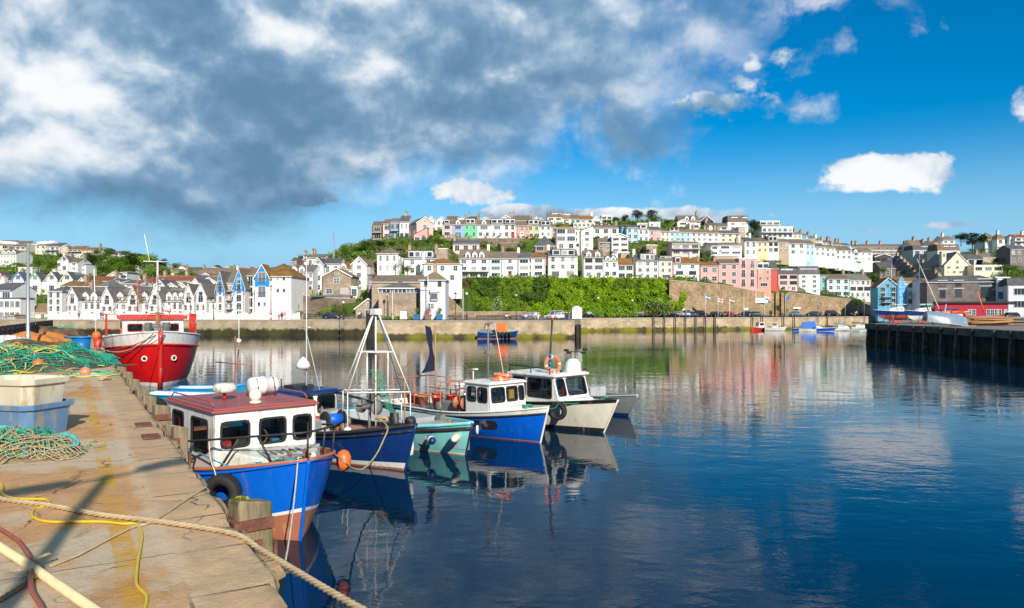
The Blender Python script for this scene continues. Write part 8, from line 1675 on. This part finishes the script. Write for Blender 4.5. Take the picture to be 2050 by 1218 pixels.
# ---- nets
def netgrid(mb, c, rx, ry, hh, cell, seed, m=0, r=.012, lift=0, prof_=None):
    """draped net: diamond mesh over a mound"""
    random.seed(seed); n1, n2 = int(2*rx/cell), int(2*ry/cell); off = Vector((seed*3.1, seed*1.7, 0))
    def hz(x, y): d_ = (x/rx)**2+(y/ry)**2; return max(0, 1-d_)**.55*hh*(.75+.5*mnoise.noise(Vector((x*.9,y*.9,0))+off))+.05*mnoise.noise(Vector((x*4,y*4,0))+off)+.02
    G_ = {}
    for i in range(n1+1):
        for j in range(n2+1):
            x = -rx+2*rx*i/n1; y = -ry+2*ry*j/n2; w = 1.05+.25*mnoise.noise(Vector((x,y,seed)))
            if (x/rx)**2+(y/ry)**2 > w: continue
            jx, jy = x+.35*mnoise.noise(Vector((x*1.3,y*1.3,9))+off)+random.uniform(-.25,.25)*cell, y+.35*mnoise.noise(Vector((x*1.3,y*1.3,4))+off)+random.uniform(-.25,.25)*cell; G_[i,j] = Vector((c[0]+jx, c[1]+jy, c[2]+hz(jx,jy)+lift+random.uniform(0,.03)))
    for (i,j), p in G_.items():
        for k in ((1,1),(1,-1)):
            q_ = G_.get((i+k[0], j+k[1]))
            if q_ and (i+j) % 2 == 0 or q_ and random.random() < .0: mb.tube([p, q_], r, 3, m, cap=False)
            q2 = G_.get((i-k[0], j+k[1]))
            if q2 and (i+j) % 2 == 0: mb.tube([p, q2], r, 3, m, cap=False)
def mound(c, rx, ry, hh, seed, m):
    mb = MB(); n = 26; off = Vector((seed*3.1, seed*1.7, 0)); vs = []
    for i in range(n+1):
        for j in range(n+1):
            x, y = -rx+2*rx*i/n, -ry+2*ry*j/n; d_ = (x/rx)**2+(y/ry)**2; z = max(0, 1-d_)**.55*hh*(.75+.5*mnoise.noise(Vector((x*.9,y*.9,0))+off))+.05*mnoise.noise(Vector((x*4,y*4,0))+off); vs.append((c[0]+x*.97, c[1]+y*.97, c[2]+z-.05 if d_ < 1 else c[2]-.08))
    mb.add(vs, [[i*(n+1)+j,(i+1)*(n+1)+j,(i+1)*(n+1)+j+1,i*(n+1)+j+1] for i in range(n) for j in range(n)], 0, True); return mb
def strands(mb, c, rx, ry, hh, n, seed, r, ln=1.2, ms=(0,)):
    random.seed(seed); off = Vector((seed*3.1, seed*1.7, 0))
    for _ in range(n):
        x, y = random.uniform(-rx,rx)*.8, random.uniform(-ry,ry)*.8; a_ = random.uniform(0,6.3); pts = []
        for k in range(9):
            d_ = min(1,(x/rx)**2+(y/ry)**2); z = (1-d_)**.55*hh*(.75+.5*mnoise.noise(Vector((x*.9,y*.9,0))+off))+.03+.12*random.random()**3; pts.append((c[0]+x,c[1]+y,c[2]+z)); a_ += random.uniform(-.9,.9); x += cos(a_)*ln/8; y += sin(a_)*ln/8
        mb.tube(smooth_path(pts, .12), r, 4, random.choice(ms), cap=False)
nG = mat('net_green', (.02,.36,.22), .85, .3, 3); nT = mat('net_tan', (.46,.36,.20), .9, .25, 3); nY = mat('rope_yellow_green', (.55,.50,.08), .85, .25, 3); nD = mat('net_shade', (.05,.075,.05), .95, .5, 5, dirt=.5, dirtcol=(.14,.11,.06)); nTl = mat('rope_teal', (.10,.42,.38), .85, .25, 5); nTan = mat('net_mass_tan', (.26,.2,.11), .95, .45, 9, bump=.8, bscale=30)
# near pile
t = thing('fishing_net', 'heap of tan and green fishing net with teal rope in front of the blue tub', 'fishing net', (-9.0,13.15,Q)); mound((0,0,0), 1.4, .85, .36, 3, nTan).build('net_heap', nTan, t)
mb = MB(); netgrid(mb, (0,0,0), 1.35, .8, .36, .075, 3, 0, .009); netgrid(mb, (.1,.05,0), 1.2, .75, .38, .09, 4, 0, .009, .03); strands(mb, (-.1,0,0), 1.2, .8, .36, 150, 3, .010, .7, (0,0,1)); mb.build('net', [nT, nG], t)
mb = MB(); strands(mb, (.1,.1,0), .9, .6, .4, 50, 6, .012, .7); mb.build('green_net', nG, t); mb = MB()
rope_mesh(mb, [(-.1,.35,.4),(.3,.0,.34),(.5,-.3,.2),(.65,-.42,.1),(.85,-.3,.1),(1.05,-.1,.12),(1.15,.15,.18),(1.0,.35,.25),(.8,.4,.3),(.65,.15,.22)], .055, step=.06); rope_mesh(mb, [(-1.3,.2,.3),(-.9,.4,.42),(-.4,.45,.42),(-.2,.35,.4)], .06, step=.06); mb.build('teal_rope', nTl, t)
# big pile
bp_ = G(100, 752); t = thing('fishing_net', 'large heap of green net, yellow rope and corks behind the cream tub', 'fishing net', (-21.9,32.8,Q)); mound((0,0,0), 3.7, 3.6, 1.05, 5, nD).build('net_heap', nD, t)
mb = MB(); netgrid(mb, (0,0,0), 3.5, 3.5, 1.08, .16, 5, 0, .016); netgrid(mb, (.7,1.0,0), 2.4, 2.3, 1.1, .10, 7, 0, .016, .04); mb.build('net', nG, t)
mb = MB(); strands(mb, (-.1,-.6,0), 3.3, 2.7, 1.0, 120, 8, .026, 1.9, (0,0,1,2)); mb.build('float_line', [nY, nT, nTl], t); mb = MB(); netgrid(mb, (.1,.2,0), 2.2, 2.0, 1.15, .22, 11, 0, .018, .06); mb.build('yellow_net', nY, t)
random.seed(12); mb = MB(); rope_mesh(mb, [(-3.6,-2.0,.65),(-3.0,-2.3,.8),(-2.4,-2.2,.85),(-1.9,-2.1,.8),(-1.6,-2.4,.5)], .17, step=.15); mb.build('ground_rope', nT, t)
for i, (x, y, z, r) in enumerate(((-1.2,-1.2,1.1,.2),(-.3,-1.8,.95,.15),(-1.0,-2.3,.75,.15),(2.1,-1.9,.55,.24))):
    k = thing('net_float', ['orange net float on top of the big green net heap','small orange float among the yellow ropes','half buried orange float near the cream tub','larger dull orange float at the right end of the net heap'][i], 'net float', (-21.9+x,32.8+y,Q+z-.25)); MB().ball((0,0,0), r, 0, 14).build('float', P['orange'], k); MB().lathe([(.05,r*.9),(.06,r*1.2),(.02,r*1.25)], (0,0,0), 8).build('eye', ropeB, k)
p = G(171, 755); k = thing('net_float', 'round salmon orange float on the quay at the end of the net heap', 'net float', (p.x,p.y,Q+.19)); MB().ball((0,0,0), .2, 0, 16).build('float', mat('float_salmon', (.85,.24,.14), .4), k); MB().lathe([(.04,.18),(.05,.25),(.02,.27)], (0,0,0), 8).build('eye', ropeB, k)
mb = MB(); c_ = G(182, 752); 
for k in range(4): mb.tube([(c_.x+(1.1-.14*k)*cos(a_*.35)*1.0, c_.y+(.9-.1*k)*sin(a_*.35), Q+.04+.03*k+.03*sin(a_*3)) for a_ in range(18)], .03, 5, k % 2, closed=True)
tagged(mb.build('coiled_rope', [nY, nTl]), 'loose yellow and green rope rings around the salmon float', 'rope'); p = G(207, 762); coil('coiled_rope', (p.x,p.y,Q+.03), .2, .03, ropeM, 4, 'small tan coil of rope on the quay near the tyre', .35, .1)
p = G(195, 725); t = thing('fishing_net', 'flat green trawl net spread beside the blue barrel', 'fishing net', (-21.6,38.6,Q)); t.rotation_euler = (0,0,.54); mound((0,0,0), .95, 3.2, .25, 9, nD).build('net_heap', nG, t); mb = MB(); netgrid(mb, (0,0,0), .9, 3.1, .27, .13, 9, 0, .016); mb.build('net', nG, t)
# tarpaulins
def tarp(name, lab, c, rx, ry, hh, seed, m, sq=.35):
    mb = MB(); n = 22; vs = []
    for i in range(n+1):
        for j in range(n+1): x, y = -rx+2*rx*i/n, -ry+2*ry*j/n; r_ = max(abs(x)/rx, abs(y)/ry); z = hh*(1-r_**3)+.22*mnoise.noise(Vector((x*1.1,y*1.1,seed)))+.08*mnoise.noise(Vector((x*3,y*3,seed))); vs.append((c[0]+x+.2*mnoise.noise(Vector((y,0,seed))), c[1]+y+.2*mnoise.noise(Vector((x,3,seed))), max(Q+.02, c[2]+z)))
    mb.add(vs, [[i*(n+1)+j,(i+1)*(n+1)+j,(i+1)*(n+1)+j+1,i*(n+1)+j+1] for i in range(n) for j in range(n)], 0, True); tagged(mb.build(name, m), lab, 'tarpaulin')
tb = mat('tarp_brown', (.24,.12,.05), .75, .5, 2, dirt=.7, dirtcol=(.05,.04,.03), bump=.6, bscale=3); to = mat('tarp_orange', (.62,.22,.04), .7, .2, 2, bump=.4, bscale=3); tb2 = mat('tarp_blue', (.04,.16,.45), .6, .2, 2, bump=.4, bscale=3); tg = mat('tarp_pale', (.45,.5,.46), .7, .25, 2, bump=.4)
p = G(112, 722); tarp('tarpaulin', 'brown tarpaulin thrown over the nets behind the green heap', (-25.2,38.6,Q), 2.0, 1.8, 1.0, 1, tb); tarp('tarpaulin', 'flat orange sheet at the left foot of the net heap', (-26.3,35.2,Q), 1.6, 1.2, .6, 5, to); p = G(130, 695); tarp('tarpaulin', 'bright orange net sheet beyond the brown tarpaulin', (-33.0,51,Q), 2.6, 2.0, 1.0, 2, to); tarp('tarpaulin', 'crumpled blue sheet left of the bright orange one', (-37.6,52,Q), 2.4, 1.8, .9, 3, tb2); tarp('tarpaulin', 'pale grey sheet in front of the crumpled blue one', (-32.6,45.5,Q), 2.6, 1.4, .8, 4, tg); tarp('tarpaulin', 'dark brown heap of gear under a sheet near the quay end', (-40.5,64,Q), 3.2, 2.0, 1.1, 6, tb)
t = thing('barrel', 'big blue plastic tub with wide rim standing beyond the nets', 'barrel', (XD(163,39.0),39.0,Q)); MB().lathe([(.34,0),(.40,.5),(.46,1.12),(.42,1.1),(.36,.2)], (0,0,0), 20).build('tub_shell', mat('barrel_blue', (.01,.15,.42), .4, .1, 2, dirt=.15), t); MB().torus((0,0,1.12), .47, .04, 0, 22, 6).build('rim', MATS['barrel_blue'], t)
for i, (px, py, r, lab) in enumerate(((12,694,.55,'white drum shaped float at the left edge of the quay'),(38,690,.45,'second white float beside the drum shaped one'))):
    D = 2.6*F/(py+14-HZ); t = thing('float', lab, 'float', (XD(px,D),D,Q+r), .4+i); MB().lathe([(r*.5,-r*1.1),(r*.95,-r*.9),(r,0),(r*.95,r*.9),(r*.5,r*1.1)], (0,0,0), 16, 0, 'X').build('drum', P['white'], t); MB().lathe([(r*1.02,-.05),(r*1.02,.05)], (0,0,0), 16, 0, 'X').build('band', P['grey'], t)
t = thing('barrier_fence', 'row of black plastic barrier panels along the back of the quay', 'barrier', (0,0,0)); bk = mat('black_plastic', (.012,.013,.015), .4)
a_, b_ = Vector((-30.5,43,Q)), Vector((-45.5,73,Q)); n = 17
for i in range(n+1):
    p = a_.lerp(b_, i/n); MB().box((p.x,p.y,Q+.75), (.22,.22,1.6)).build('post', bk, t)
    if i < n: q_ = a_.lerp(b_, (i+1)/n); mb = MB(); [mb.tube([(p.x,p.y,z),(q_.x,q_.y,z)], .09, 4) for z in (Q+.3, Q+1.3)]; mb.build('panel', bk, t)
p = Vector((XD(193,47),47,Q)); t = thing('dan_buoy', 'slim white marker pole with red floats standing at the quay edge by the trawler', 'marker buoy', p); MB().tube([(0,0,0),(-.15,0,5.2)], .03, 6).build('pole', P['white'], t); MB().ball((.0,0,.95), .27, 0, 10).build('float', P['orange'], t); MB().lathe([(.2,.2),(.24,.5),(.2,.75)], (.2,-.2,0), 12).build('drum', P['redp'], t); MB().tube([(-.12,.0,1.9),(.05,0,2.0)], .1, 6).build('collar', P['white'], t)
o = MB().tube([(XD(130,49),49,Q+.75),(XD(190,47),47,Q+.8)], .09, 7).build('pole', mat('pole_cyan', (.15,.5,.65), .5)); tagged(o, 'pale blue pole lying across the gear near the quay edge', 'pole')
t = thing('lobster_pots', 'stack of green netted lobster pots near the end of the quay', 'lobster pots', (XD(90,68),68,Q)); mb = MB()
for i in range(3):
    for z in range(2): 
        for k in range(4): mb.tube([(i*1.0+.5*cos(pi*q_/6)-.1, k*.28, z*.55+.5*sin(pi*q_/6)) for q_ in range(7)], .03, 4)
mb.build('hoops', nG, t); MB().box((1,.4,.5), (2.9,.8,.5)).build('netting', nD, t)
# ------------------------------------------------------------ right pier
PX = lambda D: 44.5+.1*D
pt_ = mat('pier_top', (.24,.21,.18), .9, .2, .8, dirt=.3, bump=.3); mb = MB(); mb.add([(56.2,116.8,3.15),(PX(30),30,3.15),(170,30,3.15),(170,218,3.15),(XD(1792,218),218,3.15),(XD(1800,170),170,3.15)], [[0,1,2,3,4,5]]); struct(mb.build('pier_paving', pt_))
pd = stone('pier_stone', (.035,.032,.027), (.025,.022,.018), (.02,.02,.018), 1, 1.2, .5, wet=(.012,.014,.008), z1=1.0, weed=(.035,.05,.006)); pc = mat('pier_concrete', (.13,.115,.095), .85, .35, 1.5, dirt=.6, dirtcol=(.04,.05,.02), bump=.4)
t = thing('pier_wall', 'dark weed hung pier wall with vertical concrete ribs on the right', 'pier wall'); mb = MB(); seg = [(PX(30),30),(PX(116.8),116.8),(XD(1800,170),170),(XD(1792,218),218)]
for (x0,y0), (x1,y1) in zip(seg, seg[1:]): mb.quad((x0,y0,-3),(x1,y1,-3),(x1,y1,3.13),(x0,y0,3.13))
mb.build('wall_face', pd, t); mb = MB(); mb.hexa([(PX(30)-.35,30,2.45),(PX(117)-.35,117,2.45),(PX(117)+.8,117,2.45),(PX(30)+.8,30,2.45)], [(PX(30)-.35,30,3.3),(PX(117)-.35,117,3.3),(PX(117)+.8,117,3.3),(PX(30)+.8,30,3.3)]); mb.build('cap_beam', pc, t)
for i in range(21): D = 115.8-3.95*i+.5*sin(i*2.7); mb = MB(); mb.hexa([(PX(D)-.75,D-.17,-2),(PX(D)-.1,D-.17,-2),(PX(D)-.1,D+.17,-2),(PX(D)-.75,D+.17,-2)], [(PX(D)-.42,D-.17,3.1),(PX(D)+.1,D-.17,3.1),(PX(D)+.1,D+.17,3.1),(PX(D)-.42,D+.17,3.1)]); mb.box((PX(D)-.38,D,3.0), (.5,.55,.5)); mb.build('rib', pc, t)
mb = MB(); [mb.box((PX(94)-.2,93.5,z), (.12,.5,.05)) for z in [.1+.3*k for k in range(10)]]; mb.box((PX(94)-.2,93.25,1.5),(.06,.05,3.2)); mb.box((PX(94)-.2,93.75,1.5),(.06,.05,3.2)); mb.build('ladder', dkmetal, t)
# boats ashore and afloat on the far side
def yacht(px, D, hd, z, L, B, cols, lab, mast=None, cab=True, cover=None, name='sailing_boat', cat='sailing boat', shore_=False, zb=1.0, lean=0):
    t = boat(name, lab, px, D, hd, cat, z); hull(t, L, B, zb, zb*.75, zb*.7, .9, [P[c] for c in cols], [(0,0),(.12,1),(.75,2)] if len(cols) > 2 else [(0,0),(.1,1)], keel=.75 if shore_ else .4, q=1.9, deck=.02, deckm='white', inner='white', gun=('white',.035), ns=16)
    if cab: mb = MB(); mb.hexa([(-L*.68,-B*.3,zb*.7),(-L*.25,-B*.2,zb*.8),(-L*.25,B*.2,zb*.8),(-L*.68,B*.3,zb*.7)], [(-L*.66,-B*.26,zb+.45),(-L*.34,-B*.16,zb+.3),(-L*.34,B*.16,zb+.3),(-L*.66,B*.26,zb+.45)]); co_ = mb.build('cabin', P['white'], t, bevel=.05); mb = MB(); [mb.box((-L*k,s_*B*.25,zb+.15), (.5,.12,.16)) for k in (.6,.48) for s_ in (-1,1)]; mb.build('porthole', GL, co_)
    if mast:
        x = -L*.38; mb = MB(); mb.tube([(x,0,zb),(x-lean,0,zb+mast)], .075, 7, r2=.05); mb.build('mast', steel if not lean else P['white'], t); mb = MB(); mb.tube([(x-lean,0,zb+mast*.97),(.7,0,zb)], .018, 4); mb.tube([(x-lean,0,zb+mast*.97),(-L,0,zb*.7)], .018, 4)
        for s_ in (-1,1): mb.tube([(x-lean*.9,0,zb+mast*.9),(x-lean*.5,s_*.55,zb+mast*.5),(x,s_*B*.45,zb*.8)], .018, 4)
        mb.tube([(x-lean*.5,-.55,zb+mast*.5),(x-lean*.5,.55,zb+mast*.5)], .03, 4); mb.build('rigging', dkmetal, t); MB().tube([(x,0,zb+.9),(x-L*.42,0,zb+.95)], .14 if cover else .05, 7).build('boom', P[cover or 'white'], t)
    if shore_: MB().box((-L*.5,0,-1.0), (L*.3,.12,.9)).build('keel', P['maroon'], t); [MB().tube([(-L*k,s_*B*.6,-z+3.2),(-L*k,s_*B*.42,.2)], .06, 5).build('prop', P['wood'], t) for k in (.3,.7) for s_ in (-1,1)]
    return t
yacht(1757,128,(-1,-.15),4.45,6.9,2.4,('maroon','navy'),'navy hulled yacht propped up ashore, leftmost on the pier',mast=10.3,shore_=True); yacht(1818,121,(-.95,-.3),4.4,6.2,2.3,('white','navy'),'white and navy yacht with pale cover ashore behind the upturned boat',mast=9.6,cover='turq',shore_=True,lean=0); 
o = MB().tube([(XD(1836,123),123,13.9),(XD(1880,120),120,5.6)], .06, 6).build('spar', P['white']); tagged(o, 'thin white spar leaning across the yachts ashore', 'spar')
t = thing('rowing_boat', 'upturned blue grey dinghy with white bow lying on the pier edge', 'dinghy', (XD(1937,103),103,3.85), atan2(-.12,1)); t.rotation_euler = (pi+.05, .12, atan2(-.12,1)); gb_ = paint('dinghy_grey', (.18,.25,.33), .2, (.4,.42,.42), .35); hull(t, 5.6, 2.3, .65, .6, .62, .2, [gb_, gb_], [(0,0),(.3,1)], keel=.85, q=2.0, deckz=.1, deckm='grey', inner='grey', gun=('grey',.05), p_mid=.3)
MB().box((XD(1690+1000*.24624-8,104),104,3.2),(3.5,.4,.12)).build('plank', P['wood']); tagged(bpy.data.objects['plank'], 'timber batten under the bow of the upturned dinghy', 'plank')
yacht(1935,126,(1,.1),4.3,7.5,2.2,('maroon','wood'),'long varnished wooden boat with short stout orange mast ashore',mast=None,cab=False,zb=.9,shore_=True,name='wooden_boat',cat='wooden boat'); o = MB().tube([(XD(1971,124),124,4.9),(XD(1956,124),124,8.6)], .13, 7, r2=.08).build('mast_spar', P['orange']); tagged(o, 'stout orange brown mast leaning above the wooden boat', 'mast')
for i, (px, py, w, hh, c, lab) in enumerate([(1985,641,7,1.3,'wood','pile of sawn logs and timber on the pier'),(2030,640,8,1.2,'teal','grey timber stack at the right end of the pier'),(1955,640,5,1.0,'teal','tangle of metal frames beside the logs'),(1905,630,2.4,1.2,'grey','grey box trailer behind the upturned dinghy')]):
    D = 106+3*i; t = thing('timber_stack' if i < 3 else 'trailer', lab, 'timber stack' if i < 3 else 'trailer', (XD(px,D),D,3.15)); random.seed(i)
    if i < 3:
        for k in range(11): mb = MB(); y = random.uniform(-.6,.6); z = .15+.1*k; mb.tube([(-w/2+random.uniform(-.5,.8),y,z),(w/2-random.uniform(-.3,1.5),y+random.uniform(-.4,.4),z+random.uniform(-.15,.35))], random.uniform(.07,.16), 6); mb.build('log', P[c] if k % 3 else P['rust'], t)
    else: mb = MB(); mb.box((0,0,1.0), (w,1.2,.9)); mb.build('box', P['grey'], t, bevel=.05); [MB().lathe([(.3,-.1),(.3,.1)], (s_*.6,-.7,.3), 12, 0, 'Y').build('wheel', black, t) for s_ in (-1,1)]
t = thing('inflatable_boat', 'red inflatable boat stored upright on the pier behind the upturned dinghy', 'inflatable boat', (XD(1914,112),112,4.4)); mb = MB(); mb.tube([(-1,-.4,0),(-.9,-.4,.7),(.9,-.4,.7),(1,-.4,0)], .26, 10); mb.build('tube', P['redp'], t); MB().box((0,-.35,.2),(1.7,.1,.8)).build('floor', P['white'], t)
t = thing('orange_boat', 'small orange boat cover seen above the red inflatable', 'boat cover', (XD(1898,118),118,4.6)); mb = MB(); mb.lathe([(.2,-1.6),(.55,-.8),(.6,.4),(.3,1.5)], (0,0,.2), 10, 0, 'X'); mb.build('cover', P['orange'], t)
for px, x in ((1868,0),(1886,1)): o = MB().tube([(XD(px,113),113,3.2),(XD(px-14+22*x,113),113,6.3)], .09, 6).build('crutch', P['grey'] if x else dkmetal); tagged(o, ['dark leaning steel leg between the yacht and the upturned dinghy','pale leaning leg just left of the red inflatable'][x], 'crutch')
# afloat, far side
t = boat('fishing_boat', 'small blue fishing boat with orange wheelhouse lying against the far harbour wall', 1032, 139.5, (1,0.05), 'fishing boat'); hull(t, 7.2, 2.6, 1.5, 1.1, 1.3, .5, ['rust','navy'], [(0,0),(.1,1)], deckm='teal', inner='blue', gun=('cyan',.08), ns=16); MB().box((-2.6,0,2.1), (1.8,1.6,1.7)).build('cabin', P['orange'], t, bevel=.05)
for k in range(5): MB().lathe([(.1,-.5),(.28,-.4),(.28,.4),(.1,.5)], (-1.0-.75*k,-1.35,.85), 10).build('fender', black, t)
mb = MB(); mb.tube([(-6.3,0,1),(-5.6,0,2.6),(-4.5,0,3.2),(-4.2,0,3.0)], .09, 6); mb.tube([(-4.9,0,1),(-4.9,0,2.6)], .05, 5); mb.build('derrick', dkmetal, t); MB().box((-5.6,0,1.5),(2.2,1.9,.5)).build('deck_gear', P['teal'], t)
def mboat(px, D, hd, L, cols, lab, cabc='white'):
    t = boat('motor_boat', lab, px, D, hd, 'motor boat'); hull(t, L, L*.36, 1.05, .8, .8, .6, [P[cols[0]], P[cols[1]]], [(0,0),(.15,1)], keel=.4, q=2, deck=.05, deckm='white', inner='white', gun=('white',.05), ns=14); cabin(t, -L*.62, -L*.28, L*.14, .8, 2.1, fh=[(.1,.4,.9,.9)], sh=[(.1,.4,.9,.9)], m=cabc, rake=.4); return t
mboat(1505,193,(-1,-.3),5.2,('maroon','redp'),'small red hulled motor boat with white cabin by the far wall'); mboat(1570,191,(.95,-.3),4.8,('grey','white'),'white cabin cruiser right of the small red motor boat')
t = yacht(1668,186,(.97,-.25),0,9.5,3,('white','bright'),'blue motor sailer with blue canopy moored below the buttressed wall',mast=10); mb = MB(); mb.hexa([(-7.5,-1.2,.9),(-4,-1.2,.9),(-4,1.2,.9),(-7.5,1.2,.9)], [(-7.2,-.7,2.3),(-4.4,-.6,2.5),(-4.4,.6,2.5),(-7.2,.7,2.3)]); mb.build('canopy', P['bright'], t)
yacht(1712,190,(1,-.1),0,6.5,2.3,('navy','white'),'white sailing boat right of the blue motor sailer',mast=9.5,cover='cyan'); yacht(1752,196,(.95,-.3),0,7,2.4,('navy','white'),'white yacht with tall mast beside the pier end',mast=12.5,cover='navy')
for px, D, hd, lab in ((1601,184,(-1,-.2),'small white open boat astern of the blue motor sailer'),(1722,176,(-.9,-.4),'green white dinghy with outboard nearest the pier end'),(1738,186,(.9,-.4),'white dinghy among the yachts near the pier end')):
    t = boat('dinghy', lab, px, D, hd, 'dinghy'); hull(t, 4.2, 1.7, .75, .6, .6, .3, [P['grey'], P['white']], [(0,0),(.1,1)], keel=.25, deckz=.15, deckm='grey', inner='white', gun=('turq',.05), ns=12); MB().box((-4.0,0,.7),(.35,.3,.8)).build('outboard', black, t, bevel=.05)
t = thing('navigation_beacon', 'dark post with small red lamp in front of the harbour wall right of the ivy', 'beacon', (XD(1136,138),138,0)) if 0 else None
